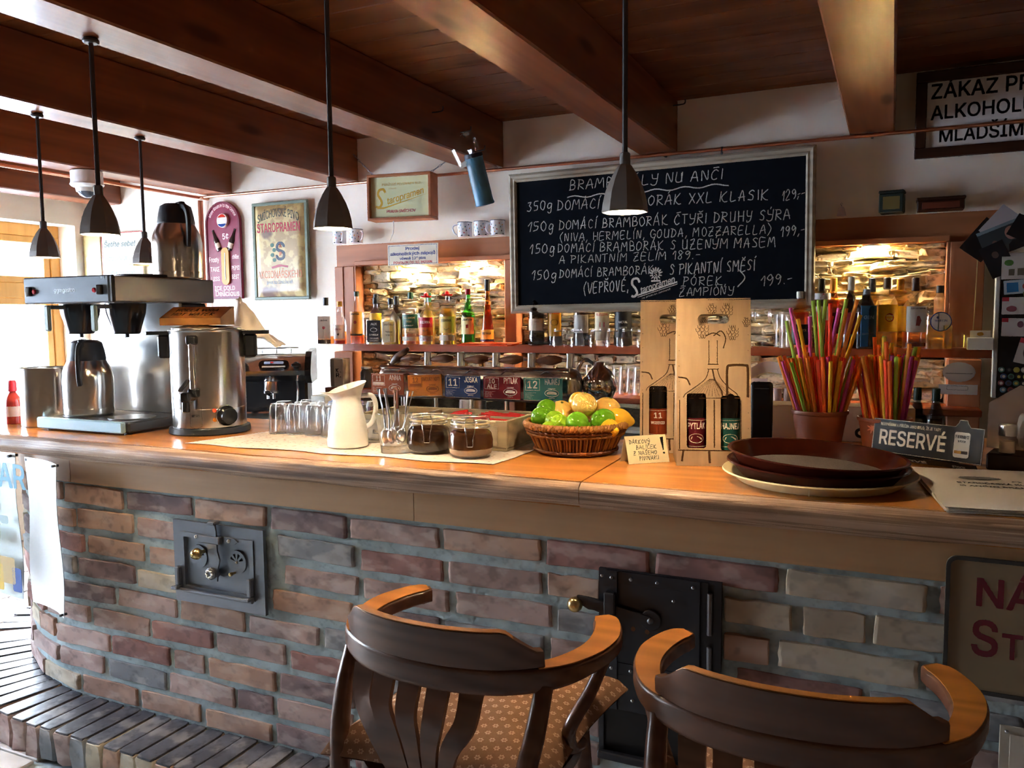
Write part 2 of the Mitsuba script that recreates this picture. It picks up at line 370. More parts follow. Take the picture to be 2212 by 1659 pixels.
for x0, x1 in [(-2.838, -2.826), (0.203, 0.215)]:
    CAB.part('jamb', bx(x0, x1, WB - 0.058, WB + 0.06, 1.294, 1.744, 0.002), 'wood_post', smooth=False)
CAB.part('pilaster', bx(-2.93, -2.912, WB - 0.066, WB - 0.06, 1.30, 1.744, 0.002), 'wood_post', smooth=False)
CAB.part('lower_shelf', bx(-2.93, 0.34, 3.76, WB + 0.02, 1.022, 1.05, 0.004), 'wood_shelf', smooth=False)
prof = [(0, 1.25)]
for i in range(4): prof += [(0.262 + 0.0045 * i, 1.25 + 0.010 * i), (0.270 + 0.0045 * i, 1.2535 + 0.010 * i), (0.264 + 0.0045 * i, 1.2585 + 0.010 * i)]
prof += [(0.285, 1.2895), (0.285, 1.2935), (0, 1.2935)]
SH = Thing('bottle_shelf', 'long brown wooden bottle shelf with grooved front edge', 'shelf')
SH.part('board', xsec(prof, -2.972, -2.302, WB - 0.002), 'wood_shelf', smooth=False)
SH.part('board', xsec(prof, -2.300, 0.412, WB - 0.002), 'wood_shelf', smooth=False)
SH.part('niche_ledge', bx(-2.836, 0.212, WB - 0.0015, WB + 0.062, 1.251, 1.2925, 0.001), 'wood_shelf', smooth=False)  # added board closing the gap behind the shelf, stops downlight spilling below
BACKC = Thing('work_counter', 'dark low work counter behind the bar, against the back wall', 'counter')
BACKC.part('body', bx(-4.3, 0.38, 3.42, WB - 0.1, 0.0, 0.82, 0.005), 'wood_dark', smooth=False)
BACKC.part('top', bx(-4.32, 0.40, 3.38, WB - 0.095, 0.822, 0.86, 0.005), 'steel_dull', smooth=False)

# ================================================================ the bar: curved brick front, plinth, fascia, worktop
CX, R0, YF = -2.55, 0.95, 1.9
CY = YF + R0
XE = 1.25                                   # right end, outside the picture
LS = XE - CX
def front(s, off=0.0):
    """point on the bar's front at arc length s from its right end, off metres outwards, and the direction of the front (degrees)"""
    if s <= LS: return XE - s, YF - off, 0.0
    a = (s - LS) / R0
    return CX - (R0 + off) * math.sin(a), CY - (R0 + off) * math.cos(a), -math.degrees(a)
SMAX = LS + R0 * math.radians(90)
def along(s0, s1, off, ds=0.06):
    ss = [s0] + [s for s in np.arange(0, SMAX, ds) if s0 + 0.01 < s < s1 - 0.01] + [s1]
    return [front(s, off)[:2] for s in ss]
def strip(s0, s1, off0, off1, z0, z1, ds=0.06):
    """a solid that follows the front between two offsets and two heights"""
    poly = Polygon(along(s0, s1, off1, ds) + along(s0, s1, off0, ds)[::-1])
    return prism(poly.buffer(0), z1 - z0, z0)
BAR = Thing('brick_bar', 'curved brick bar front with rough grey mortar joints', 'bar counter')
BAR.part('mortar', strip(0, SMAX, -0.20, -0.003, 0.0, 0.975), 'mortar', smooth=False)
BRV = []
for k in range(12):
    m = box(1, 1, 1, 0.03).subdivide().subdivide()
    m.merge_vertices(); v = m.vertices.copy()
    n1 = meshkit.fbm(v * [9, 3, 3] + 11 * k, 3, k) - 0.5
    front_ = v[:, 1] < -0.3
    v[:, 1] += np.where(front_, 0.16 * n1, 0)
    v[:, 2] += 0.16 * (meshkit.noise(v * [8, 1, 1.2] + 5 * k, 50 + k) - 0.5)
    v[:, 0] += 0.035 * (meshkit.noise(v * [1, 1, 6] + 5 * k, 90 + k) - 0.5)
    BRV.append([shape(tm(v, m.faces), b, 40) for b in BRICK])
def brick(s, w, z, h, out=0.006, depth=0.07, holder=None, tilt=0.0):
    x, y, a = front(s + w / 2, out - depth / 2)
    k = numbered(holder + '__brick')
    d = BRV[rng.integers(12)][rng.choice(6, p=[.28, .24, .14, .12, .08, .14])]
    scene[k] = {**d, 'to_world': T().translate([x, y, z + h / 2]).rotate([0, 0, 1], a).rotate([0, 1, 0], tilt) @ T().scale([w, depth, h])}
PITCH = (0.887 - 0.115) / 9
DOORS = [(XE + 1.7125, XE + 2.085, 0.5405, 0.8065), (XE + 0.3425, XE + 0.6425, 0.34, 0.79)]   # stove and oven doors: arc length and height
for r in range(9):
    z = 0.115 + PITCH * r + 0.012
    s = (0.12 if r % 2 else -0.02) + rng.uniform(-0.04, 0.04)
    while s < SMAX - 0.15:
        w = rng.uniform(0.265, 0.292) if rng.random() > 0.14 else rng.uniform(0.12, 0.15)
        if s > LS - 0.1: w *= 0.86
        for d0, d1, dz0, dz1 in DOORS:
            if z + 0.06 > dz0 and z < dz1 and s + w > d0 and s < d1:
                if s < d0 - 0.05: w = d0 - s - 0.004
                elif s + w > d1 + 0.05: w = min(0.285, s + w - d1 + 0.06); s = d1 + 0.004
                else: w = 0
        if w == 0: s += 0.05; continue
        brick(s, w, z + rng.uniform(-0.003, 0.003), 0.0615 + rng.uniform(-0.005, 0.004), 0.004 + rng.uniform(-0.003, 0.005), 0.07, BAR.key, rng.uniform(-0.7, 0.7))
        s += w + rng.uniform(0.016, 0.026)
# plinth of bricks standing on edge
PL = Thing('brick_plinth', 'low footrest of bricks set on edge along the foot of the bar', 'plinth')
PL.part('mortar', strip(0, SMAX, -0.005, 0.195, 0.0, 0.102), 'mortar', smooth=False)
PLV = []
for k in range(8):
    m = box(1, 1, 1, 0.05).subdivide(); m.merge_vertices(); v = m.vertices.copy()
    v += 0.05 * (meshkit.noise(v * [2.5, 4, 2.5] + 9 * k, k)[:, None] - 0.5) * np.sign(v)
    PLV.append([shape(tm(v, m.faces), b, 40) for b in ['brick_orange', 'brick_pink', 'brick_grey', 'brick_buff']])
PLT = shape(box(1, 1, 1, 0.08).subdivide(), 'brick_edge', 40)
s = 0.0
while s < SMAX - 0.05:
    w = rng.uniform(0.062, 0.070) * (0.93 if s > LS - 0.1 else 1)
    x, y, a = front(s + w / 2, 0.105)
    k = numbered(PL.key + '__brick')
    dz = rng.uniform(-0.004, 0.004)
    M = T().translate([x, y, 0.0575 + dz]).rotate([0, 0, 1], a + rng.uniform(-2.5, 2.5))
    scene[k] = {**PLV[rng.integers(8)][rng.integers(4)], 'to_world': M @ T().scale([w * (1.1 if s > LS else 1), 0.225, 0.112])}
    scene[k + '__glazed_top'] = {**PLT, 'to_world': M @ T().translate([0, 0, 0.0565]) @ T().scale([w * (1.1 if s > LS else 1) * 0.97, 0.222, 0.008])}
    s += w + rng.uniform(0.006, 0.011)
# fascia boards and worktop
FA = Thing('fascia', 'plain brown fascia boards under the bar top', 'fascia board')
for s0, s1 in [(0.0, XE + 1.178), (XE + 1.180, LS + 0.02), (LS + 0.022, SMAX)]:
    FA.part('board', strip(s0, s1, -0.006, 0.014, 0.888, 0.976, 0.05), 'wood_fascia', smooth=35)
TOP = Thing('bar_worktop', 'thick varnished timber bar top with a rough live front edge', 'worktop')
XL, RT = -3.22, 0.32                         # the worktop runs on past the rounded brick end and has a tighter corner
LT = XE - XL
def topfront(s, off=0.0):
    if s <= LT: return XE - s, YF - off, 0.0
    a = min((s - LT) / RT, PI / 2); e = max(s - LT - RT * PI / 2, 0)
    return XL - (RT + off) * math.sin(a), YF + RT - (RT + off) * math.cos(a) + e, -math.degrees(a)
TMAX = LT + RT * PI / 2 + 0.62
def slab(s0, s1, back):
    P = [topfront(s, 0.031)[:2] for s in [s0] + [q for q in np.arange(0, TMAX, 0.04) if s0 + .01 < q < s1 - .01] + [s1]]
    return prism(Polygon(P + back).buffer(0), 0.064, 0.976)
TOP.part('plank', slab(0.0, XE + 0.683, [(-0.705, 3.02), (XE, 3.02)]), 'wood_top', smooth=35)
TOP.part('plank', slab(XE + 0.685, TMAX, [(XL - 0.02, 2.84), (-2.93, 2.56), (-0.707, 2.56)]), 'wood_top', smooth=35)
# ================================================================ hand lettering drawn as strokes (unit cell 1 high)
G = {'A': [[(0, 0), (.28, 1), (.5, 0)], [(.02, .36), (.5, .4)]], 'B': [[(.08, 0), (.1, 1), (.38, .92), (.36, .6), (.12, .52), (.46, .44), (.44, .06), (.06, 0)]], 'C': [[(.46, .8), (.3, .98), (.08, .7), (.06, .25), (.26, 0), (.48, .12)]],
 'D': [[(.08, 0), (.1, 1)], [(0, 1), (.36, .86), (.5, .5), (.36, .1), (.04, 0)]], 'E': [[(.46, 1), (.08, .98), (.06, 0), (.48, .02)], [(.08, .5), (.4, .52)]], 'F': [[(.46, 1), (.08, .98), (.06, 0)], [(.08, .5), (.4, .52)]],
 'G': [[(.46, .85), (.28, 1), (.06, .65), (.08, .2), (.28, 0), (.48, .15), (.48, .45), (.3, .44)]], 'H': [[(.06, 0), (.08, 1)], [(.5, 1), (.48, 0)], [(.06, .5), (.5, .52)]], 'I': [[(.12, 1), (.1, 0)]], 'J': [[(.36, 1), (.34, .15), (.2, 0), (.04, .14)]],
 'K': [[(.08, 1), (.06, 0)], [(.46, 1), (.1, .45), (.34, .06), (.56, 0)]], 'L': [[(.1, 1), (.06, .04), (.46, .02)]], 'M': [[(.02, 0), (.1, 1), (.32, .45), (.54, 1), (.62, 0)]], 'N': [[(.06, 0), (.08, 1), (.42, .05), (.48, 1)]],
 'O': [[(.26, 1), (.06, .7), (.08, .2), (.28, 0), (.48, .3), (.46, .75), (.26, 1)]], 'P': [[(.08, 0), (.1, 1)], [(0, .98), (.4, .94), (.44, .6), (.1, .46)]], 'R': [[(.08, 0), (.1, 1)], [(0, .98), (.38, .94), (.42, .62), (.12, .5), (.5, 0)]],
 'S': [[(.44, .86), (.26, 1), (.1, .76), (.38, .42), (.34, .06), (.06, .1)]], 'T': [[(.24, 1), (.22, 0)], [(0, .98), (.48, 1)]], 'U': [[(.06, 1), (.1, .15), (.28, 0), (.44, .2), (.48, 1)], [(.47, .9), (.5, 0)]], 'V': [[(.02, 1), (.26, 0), (.48, 1)]],
 'X': [[(.04, 1), (.46, 0)], [(.46, 1), (.02, 0)]], 'Y': [[(.04, 1), (.1, .55), (.4, .5)], [(.48, 1), (.42, .1), (.2, -.1), (.04, .02)]], 'Z': [[(.04, .95), (.44, 1), (.06, .02), (.5, .06)], [(.1, .5), (.4, .52)]], 'W': [[(0, 1), (.16, 0), (.32, .7), (.48, 0), (.64, 1)]],
 '0': [[(.26, 1), (.06, .7), (.08, .2), (.28, 0), (.46, .3), (.44, .75), (.26, 1)]], '1': [[(.02, .62), (.26, 1), (.24, 0)]], '2': [[(.06, .8), (.24, 1), (.42, .75), (.06, .02), (.48, .04)]], '3': [[(.06, .9), (.36, .98), (.2, .58), (.42, .34), (.26, 0), (.04, .08)]],
 '4': [[(.3, 1), (.04, .3), (.46, .34)], [(.36, .6), (.34, 0)]], '5': [[(.44, 1), (.12, .96), (.1, .56), (.4, .5), (.38, .1), (.06, 0)]], '8': [[(.4, .85), (.22, 1), (.08, .78), (.4, .3), (.24, 0), (.06, .22), (.42, .82)]], '9': [[(.44, .8), (.24, 1), (.06, .72), (.26, .52), (.46, .78), (.42, .3), (.3, 0)]],
 'g': [[(.44, .55), (.22, .62), (.06, .3), (.22, .05), (.42, .3), (.44, .55), (.4, -.3), (.2, -.42), (.1, -.25)]], '(': [[(.26, 1.15), (.06, .6), (.22, -.25)]], ')': [[(.04, 1.15), (.26, .55), (.04, -.2)]], ',': [[(.14, .1), (.06, -.22)]], '.': [[(.08, .05), (.1, .0)]], '-': [[(.04, .45), (.36, .48)]],
 ';': [[(.1, .42), (.3, .46)], [(.16, .2), (.12, -.1)]], '!': [[(.14, 1), (.1, .28)], [(.1, .04), (.1, 0)]], "'": [[(.2, 1.32), (.1, 1.1)]], '^': [[(0, 1.26), (.14, 1.12), (.32, 1.28)]], '~': [[(.02, 1.2), (.36, 1.22)]]}
ACC = {'Á': ('A', "'"), 'Í': ('I', "'"), 'Ý': ('Y', "'"), 'É': ('E', "'"), 'Ó': ('O', "'"), 'Č': ('C', '~'), 'Ř': ('R', '^'), 'Š': ('S', '^'), 'Ž': ('Z', '~'), 'Ě': ('E', '^'), 'Ĺ': ('L', "'")}
def hand(s, h, w=None, lw=0.1, jitter=0.05, seed=0, slant=0.06):
    """list of stroke polylines for s, h high, stretched to width w; returned as a thin mesh in xy"""
    r = np.random.default_rng(seed); x, strokes = 0.0, []
    for ch in s:
        if ch == ' ': x += 0.42; continue
        base, acc = ACC.get(ch, (ch, None))
        gl = G[base]; wd = max(p[0] for st in gl for p in st)
        for st in gl + ([[(a + wd * 0.3, b) for a, b in q] for q in G[acc]] if acc else []):
            p = np.array(st, float); p = p + r.normal(0, jitter * 0.5, p.shape)
            p = spline(p, 5) if len(p) > 2 else p
            p[:, 0] += p[:, 1] * slant + x
            strokes.append(p)
        x += wd + 0.2
    sx = h if w is None else w / max(x - 0.2, 0.1)
    out = []
    for p in strokes:
        q = np.stack([p[:, 0] * sx, p[:, 1] * h], 1)
        d = np.gradient(q, axis=0); d /= np.linalg.norm(d, axis=1, keepdims=True) + 1e-12
        nrm = np.stack([-d[:, 1], d[:, 0]], 1) * lw * h * 0.5
        a, b = q + nrm, q - nrm
        a[0] -= d[0] * lw * h * .3; b[0] -= d[0] * lw * h * .3; a[-1] += d[-1] * lw * h * .3; b[-1] += d[-1] * lw * h * .3
        n = len(q); v = np.zeros((2 * n, 3)); v[:n, :2], v[n:, :2] = a, b
        i = np.arange(n - 1)
        out.append(tm(v, np.vstack([np.stack([i, i + n, i + 1], 1), np.stack([i + 1, i + n, i + n + 1], 1)])))
    return cat(out)
# ================================================================ lamps
WARM = (1.0, 0.78, 0.52)
sh = [(0.0115, 0.112), (0.017, 0.106), (0.026, 0.092), (0.0375, 0.070), (0.0465, 0.046), (0.052, 0.022), (0.0545, 0.0)]
shade_m = lathe([(r - 0.002, z) for r, z in sh] + sh[::-1], 8, closed=True)
shade_m = rot(shade_m, 22.5)
PEN = dict(shade=shape(shade_m, 'satin', False, '746c64'), collar=shape(cyl(0.0125, 0.03, 12, 0.003, (0, 0, 0.108)), 'satin', 30, '5c5650'),
           reflector=shape(rot(lathe([(0.0515, 0.001), (0.0495, 0.022), (0.044, 0.045), (0.035, 0.068), (0.024, 0.088), (0, 0.092)], 8), 22.5), 'satin', False, 'f2ece0'),
           bulb=shape(lathe([(0.0, 0.036), (0.02, 0.0365), (0.034, 0.044), (0.034, 0.046), (0.0, 0.048)], 20), 'bulb_glow', False))
PENDANTS = [(-2.955, 2.113, 2.228, 'grey bell pendant lamp in front of the window, leftmost of the five'), (-2.039, 1.630, 2.228, 'grey bell pendant lamp hanging in front of the camera dome'),
            (-2.945, 2.571, 2.228, 'grey bell pendant lamp partly behind the thermos on the coffee machine'), (-1.378, 1.822, 2.475, 'grey bell pendant lamp hanging beside the lit-up brewery box sign'),
            (-0.575, 1.872, 2.475, 'grey bell pendant lamp hanging in front of the chalkboard')]
for x, y, zt, lab in PENDANTS:
    t = Thing('pendant_lamp', lab, 'lamp', 'bell pendant lamps over the bar', at=(x, y, 1.688))
    k = t.part('shade', PEN['shade']); t.part('reflector', PEN['reflector'], parent=k); t.part('collar', PEN['collar'])
    t.part('bulb', PEN['bulb'], **glow(WARM, PEND))
    t.part('rod', tube([(0, 0, 0.136), (0, 0, zt - 1.688 - 0.012)], 0.0065, 8), 'satin', '2e2a28')
    t.part('canopy', cyl(0.022, 0.014, 16, 0.004, (0, 0, zt - 1.688 - 0.0145)), 'satin', '2e2a28')
dl_ring, dl_disc = shape(lathe([(0.030, 0.0), (0.042, 0.0), (0.043, 0.006), (0.030, 0.006)], 24, True), 'satin', 30, 'd8d0c0'), shape(lathe([(0, 0.001), (0.0295, 0.001), (0.0295, 0.005), (0, 0.005)], 24), 'bulb_glow', False)
for x, lab in [(-2.47, 'small round downlight over the bottles, left one of the left niche'), (-2.07, 'small round downlight over the bottles, right one of the left niche'), (-1.45, 'small round downlight hidden behind the left part of the chalkboard'),
               (-0.85, 'small round downlight hidden behind the middle of the chalkboard'), (-0.09, 'small round downlight in the right niche above the rum bottles')]:
    t = Thing('downlight', lab, 'downlight', 'niche downlights', at=(x, WB - 0.008, 1.7405))
    t.part('ring', dl_ring); t.part('lens', dl_disc, **glow((1.0, 0.80, 0.50), DOWN))
# ================================================================ left end of the bar top
ZT = 1.0405
def carafe_parts(t, body_mat='steel', hd=0.0):
    t.part('body', lathe([(0, 0), (0.084, 0), (0.088, 0.004), (0.0885, 0.024), (0.0878, 0.0255), (0.0885, 0.027), (0.0905, 0.10), (0.0905, 0.135), (0.087, 0.158), (0.079, 0.180), (0.069, 0.199), (0.066, 0.206), (0, 0.206)], 40), body_mat, smooth=40)
    lid = t.part('lid', lathe([(0.0665, 0.205), (0.0672, 0.212), (0.063, 0.240), (0.058, 0.262), (0.055, 0.272), (0.040, 0.281), (0.0, 0.283)], 36), 'satin', '23282e', 40)
    t.part('thumb_lever', rot(box(0.05, 0.022, 0.012, 0.004, (0.045, 0, 0.279)), hd), 'satin', '1d2126', parent=lid)
    t.part('spout', rot(rbox(0.03, 0.036, 0.03, 0.01, 12, (-0.062, 0, 0.255)), hd), 'satin', '23282e')
    h = sweep(spline([(0.055, 0, 0.268), (0.088, 0, 0.262), (0.112, 0, 0.235), (0.117, 0, 0.19), (0.113, 0, 0.14), (0.106, 0, 0.118)], 6), np.array(rpoly(0.022, 0.015, 0.005, 3).exterior.coords)[:-1], (0, 1, 0))
    t.part('handle', rot(h, hd), 'satin', '1d2126', 40)

# ---- twin filter coffee machine
t = Thing('coffee_machine', 'black and stainless twin filter coffee machine near the window end of the bar', 'coffee machine')
x0, x1, y0, y1 = -2.895, -2.432, 2.0, 2.44
for a, b in ((-2.87, 2.04), (-2.46, 2.04), (-2.87, 2.40), (-2.46, 2.40)): t.part('foot', cyl(0.014, 0.007, 12, 0, (a, b, ZT - 0.0005)), 'satin', '15171a')
t.part('tray', bx(x0, x1, y0 + 0.02, y1, 1.0475, 1.086, 0.006), 'satin', '34373b')
t.part('tray_front', bx(x0, x1 - 0.012, y0 - 0.002, y0 + 0.019, 1.047, 1.088, 0.004), 'satin', '8fb4c4')
for a in (-2.785, -2.545): t.part('hotplate', cyl(0.083, 0.004, 32, 0.001, (a, 2.13, 1.086)), 'steel_dull')
t.part('back_panel', bx(x0 + 0.03, x1 - 0.02, 2.285, 2.30, 1.0865, 1.509, 0.002), 'steel')
t.part('column', bx(x0 + 0.035, x1 - 0.025, 2.3005, 2.43, 1.0865, 1.509, 0.008), 'satin', '2a2d31')
t.part('head', bx(x0 + 0.02, -2.432, 1.985, 2.445, 1.51, 1.600, 0.004), 'steel_dull')
t.part('control_panel', bx(x0 + 0.015, -2.436, 1.968, 1.9845, 1.508, 1.602, 0.004), 'satin', '4a545c')
t.part('end_cap', bx(-2.4355, -2.42, 1.97, 1.9845, 1.508, 1.602, 0.004), 'satin', '14171a')
t.part('lettering', mv(stand(text('ggmgastro', 0.015, 0.108, True)), -2.66, 1.968, 1.547), 'satin', 'dfe5e8')
t.part('lettering', mv(stand(text('▼ I', 0.010)), -2.463, 1.968, 1.588), 'satin', '9aa2a6')
for a, s in ((-2.845, 1), (-2.475, -1)):
    t.part('rocker_switch', rbox(0.026, 0.014, 0.034, 0.004, 12, (a, 1.964, 1.552)), 'gloss', '16181a')
    t.part('indicator_lamp', rot(cyl(0.0085, 0.008, 16, 0.002), 90, (1, 0, 0)).apply_translation([a + s * 0.028, 1.968, 1.551]), 'gloss', 'b02430')
for a in (-2.77, -2.535): t.part('warmer', cyl(0.095, 0.012, 32, 0.003, (a, 2.2, 1.6005)), 'satin', '22252a')
for a in (-2.79, -2.545):
    f = [(0, 1.396), (0.042, 1.396), (0.046, 1.40), (0.052, 1.425), (0.066, 1.47), (0.070, 1.498), (0.070, 1.508), (0.0, 1.508)]
    k = t.part('filter_basket', mv(lathe(f, 32), a, 2.125, 0), 'gloss', '17191d')
    t.part('drip_nozzle', cyl(0.007, 0.014, 10, 0, (a, 2.125, 1.383)), 'satin', '17191d', parent=k)
    t.part('handle', bx(a - 0.013, a + 0.013, 1.985, 2.0, 1.408, 1.502, 0.005), 'satin', '7c9088', parent=k)
    t.part('handle_stem', bx(a - 0.012, a + 0.012, 2.0, 2.07, 1.488, 1.502, 0.003), 'satin', '50585a', parent=k)
t = Thing('thermos_carafe', 'steel thermos carafe with black lid standing on the coffee machine tray', 'thermos', 'steel thermos carafes', at=(-2.775, 2.13, 1.0903)); carafe_parts(t, 'steel', -52)
t = Thing('thermos_carafe', 'steel thermos carafe with black lid standing on top of the coffee machine', 'thermos', 'steel thermos carafes', at=(-2.475, 2.31, 1.6005)); carafe_parts(t, 'steel', -22)
t = Thing('steel_canister', 'tall plain stainless canister standing left of the coffee machine', 'canister', at=(-2.998, 2.115, ZT))
t.part('wall', lathe([(0, 0), (0.088, 0), (0.09, 0.003), (0.09, 0.222), (0.088, 0.225), (0.0865, 0.222), (0.0865, 0.006), (0, 0.006)], 40), 'steel', smooth=40)
t = Thing('sauce_bottle', 'clear bottle of red sauce with red cap beside the steel canister', 'bottle', at=(-3.155, 2.085, ZT))
t.part('body', lathe([(0, 0), (0.026, 0), (0.029, 0.004), (0.029, 0.085), (0.024, 0.105), (0.012, 0.125), (0.011, 0.14), (0, 0.14)], 24), 'gloss', 'a43a34', 40)
t.part('label', lathe([(0.0293, 0.03), (0.0293, 0.07)], 24), 'matte', 'd8c0b8')
t.part('cap', lathe([(0.0135, 0.128), (0.016, 0.130), (0.015, 0.165), (0.012, 0.172), (0, 0.172)], 20), 'satin', 'c02a36')
# things seen by the window behind the machine
t = Thing('red_jar', 'glossy dark red round jar behind the thermos, by the window', 'jar', at=(-3.27, 2.52, ZT))
t.part('body', lathe([(0, 0), (0.05, 0), (0.07, 0.03), (0.078, 0.09), (0.066, 0.145), (0.05, 0.165), (0.05, 0.17), (0, 0.17)], 28), 'gloss', '8c2a26', 40)
t.part('lid', lathe([(0.054, 0.1705), (0.056, 0.182), (0.04, 0.196), (0.012, 0.202), (0.01, 0.215), (0, 0.217)], 28), 'gloss', '6e221e', 40)
t = Thing('napkin_box', 'pale blue-white napkin box by the window, behind the canister', 'box', at=(-3.47, 2.55, ZT))
t.part('body', bx(-0.10, 0.10, -0.06, 0.06, 0, 0.165, 0.006), 'satin', 'c8dde4')
t.part('slot', bx(-0.05, 0.05, -0.0615, -0.0605, 0.05, 0.11, 0), 'satin', '7fb6c6')
t.part('lettering', mv(stand(text('MIRA', 0.02)), 0.02, -0.0606, 0.02), 'matte', '4a7c8c')

# ---- hot water boiler
t = Thing('water_boiler', 'stainless hot water boiler with black tap and dial on the bar top', 'water boiler', at=(-2.243, 2.212, ZT))
t.part('base', lathe([(0, 0), (0.138, 0), (0.141, 0.004), (0.139, 0.022), (0.128, 0.026), (0, 0.026)], 48), 'satin', '272d31', 40)
t.part('body', lathe([(0.127, 0.0262), (0.1275, 0.09), (0.1265, 0.092), (0.128, 0.094), (0.128, 0.360), (0.131, 0.364), (0.131, 0.369), (0.120, 0.371), (0, 0.371)], 56), 'steel', smooth=40)
t.part('lid', lathe([(0.118, 0.3712), (0.119, 0.376), (0.09, 0.382), (0, 0.385)], 48), 'steel', smooth=40)
fc = -48.0                       # the way the tap faces
def out(m, a, r, z, tilt=0):     # m is modelled with its outward axis along +x
    return mv(rot(m, a), r * math.cos(math.radians(a)), r * math.sin(math.radians(a)), z)
for a in (38.0, 206.0):
    hm = prism(Polygon([(0.0, -0.035), (0.072, -0.046), (0.088, -0.03), (0.088, 0.03), (0.072, 0.046), (0.0, 0.035)]), 0.012)
    k = t.part('handle', out(hm, a, 0.126, 0.352), 'satin', '1b1e22')
    t.part('bracket', out(bx(0, 0.045, -0.026, 0.026, 0, 0.085, 0.008), a, 0.1265, 0.268), 'satin', '1b1e22', parent=k)
sa = -66.0
k = t.part('sight_glass', out(tube([(0.01, 0, 0.0), (0.01, 0, 0.17)], 0.011, 12), sa, 0.131, 0.165), 'chrome')
for z in (0.335, 0.152): t.part('fitting', out(rbox(0.03, 0.034, 0.032, 0.006, 12, (0.008, 0, 0)), sa, 0.129, z), 'satin', '1b1e22', parent=k)
k = t.part('tap', out(cat(rot(cyl(0.017, 0.05, 16, 0.002), 90, (0, 1, 0)), cyl(0.013, 0.055, 14, 0.002, (0.05, 0, -0.05)), rbox(0.03, 0.032, 0.034, 0.008, 12, (0.05, 0, 0.0))), sa - 4, 0.127, 0.14), 'gloss', '15171a')
t.part('lever', out(rot(box(0.07, 0.018, 0.01, 0.004, (0.035, 0, 0.0)), 28, (0, 1, 0)).apply_translation([0.028, 0, 0.058]), sa - 4, 0.127, 0.14), 'satin', '1b1e22', parent=k)
ka = -14.0
k = t.part('dial', out(rot(lathe([(0, 0), (0.034, 0), (0.036, 0.006), (0.030, 0.012), (0.028, 0.03), (0, 0.032)], 28), 90, (0, 1, 0)), ka - 6, 0.1285, 0.067), 'gloss', '14161a', 40)
t.part('dial_ring', out(rot(lathe([(0.036, 0.0), (0.039, 0.0), (0.039, 0.004), (0.036, 0.004)], 28, True), 90, (0, 1, 0)), ka - 6, 0.128, 0.067), 'steel', parent=k)
for z, c in ((0.088, 'd4452a'), (0.055, 'b86a1e')): t.part('indicator_lamp', out(rot(cyl(0.0075, 0.006, 14, 0.002), 90, (0, 1, 0)), -38, 0.1275, z), 'gloss', c)
sticker = [(0.1283 * math.cos(math.radians(a)), 0.1283 * math.sin(math.radians(a))) for a in np.linspace(-84, -66, 9)]
def on_cyl(m, r, a0, z):         # flat artwork (x along the wall, y up, z thickness) wrapped on a cylinder
    v = m.vertices; a = math.radians(a0) + v[:, 0] / r
    return tm(np.stack([(r + v[:, 2]) * np.cos(a), (r + v[:, 2]) * np.sin(a), z + v[:, 1]], 1), m.faces)
fr = Polygon([(-0.021, 0.038), (0.021, 0.038), (0.021, -0.03), (0, -0.038), (-0.021, -0.03)])
t.part('label_outline', on_cyl(prism(fr.difference(fr.buffer(-0.0012)), 0.0005), 0.1279, -66, 0.062), 'satin', '5a5854')
t.part('lettering', on_cyl(text('METRO', 0.009, 0.028), 0.1279, -66, 0.066), 'satin', '33322f')
t = Thing('hot_water_sign', 'small slanted wooden block reading hot water, lying on the water boiler', 'sign', at=(-2.262, 2.19, ZT + 0.3855), rz=22)
wedge = Polygon([(-0.055, 0), (0.055, 0.028), (0.055, 0.052), (-0.048, 0.026), (-0.055, 0.020)])
blk = rot(prism([(-0.062, 0.0), (0.062, 0.0), (0.062, 0.066), (0.050, 0.066), (-0.062, 0.026)], 0.22, -0.11), 90, (1, 0, 0))
blk = rot(blk, 90)
t.part('block', blk, 'wood_block', smooth=False)
TILT = math.degrees(math.atan2(0.040, 0.112))
def on_slant(m, along_x, up):    # artwork on the slanted face
    m = rot(m, TILT, (1, 0, 0)); return mv(m, along_x, -0.062 + up * math.cos(math.radians(TILT)), 0.026 + up * math.sin(math.radians(TILT)) + 0.0003)
for s, u in (('HORKÁ VODA', 0.068), ('HOT WATER', 0.026)):
    t.part('lettering', on_slant(mv(hand(s, 0.026, 0.15, 0.16, 0.03, 5), -0.08), 0.0, u), 'matte', '1c120c')
# ================================================================ middle of the bar top
def runner_fn():
    def fn(p, n, uv):
        k, s, r = voronoi(p.x * 42, p.y * 42)
        c = mix((0.66, 0.58, 0.50), (0.58, 0.50, 0.42), fbm(p.x * 60, p.y * 60, 0.0, 2))
        spot = smoothstep(0.30, 0.18, k + 0.12 * fbm(p.x * 160, p.y * 160, 0.0, 2)) * dr.select(r < 0.55, 1.0, 0.0)
        return mix(c, mix((0.42, 0.24, 0.16), (0.33, 0.28, 0.22), smoothstep(0.2, 0.4, r)), spot * 0.75)
    return fn
scene['runner_cloth'] = two({'type': 'diffuse', 'reflectance': mikit.proc(runner_fn())})
def runner(u, v):
    x = -2.10 + u * 1.115 + 0.018 * np.sin(v * 3)
    fy = 1.952 + 0.028 * u + 0.010 * np.sin(u * 21) * (1 - v)
    y = fy + v * (2.452 - fy - 0.06 * (1 - u) * 0)
    x = x + v * (-0.015) + (1 - u) * v * 0.10
    z = 1.0415 + 0.0016 * meshkit.noise(np.stack([x * 18, y * 18, x * 0], 1))
    return np.stack([x, y, z], 1)
m = grid(60, 26, runner)
top, bot = m, m.copy(); bot.vertices[:, 2] -= 0.0007; bot.invert()
Thing('table_runner', 'cream table runner with small brown floral print lying along the bar top', 'table runner').own(cat(top, bot), 'runner_cloth', smooth=True)
ZR = 1.0435
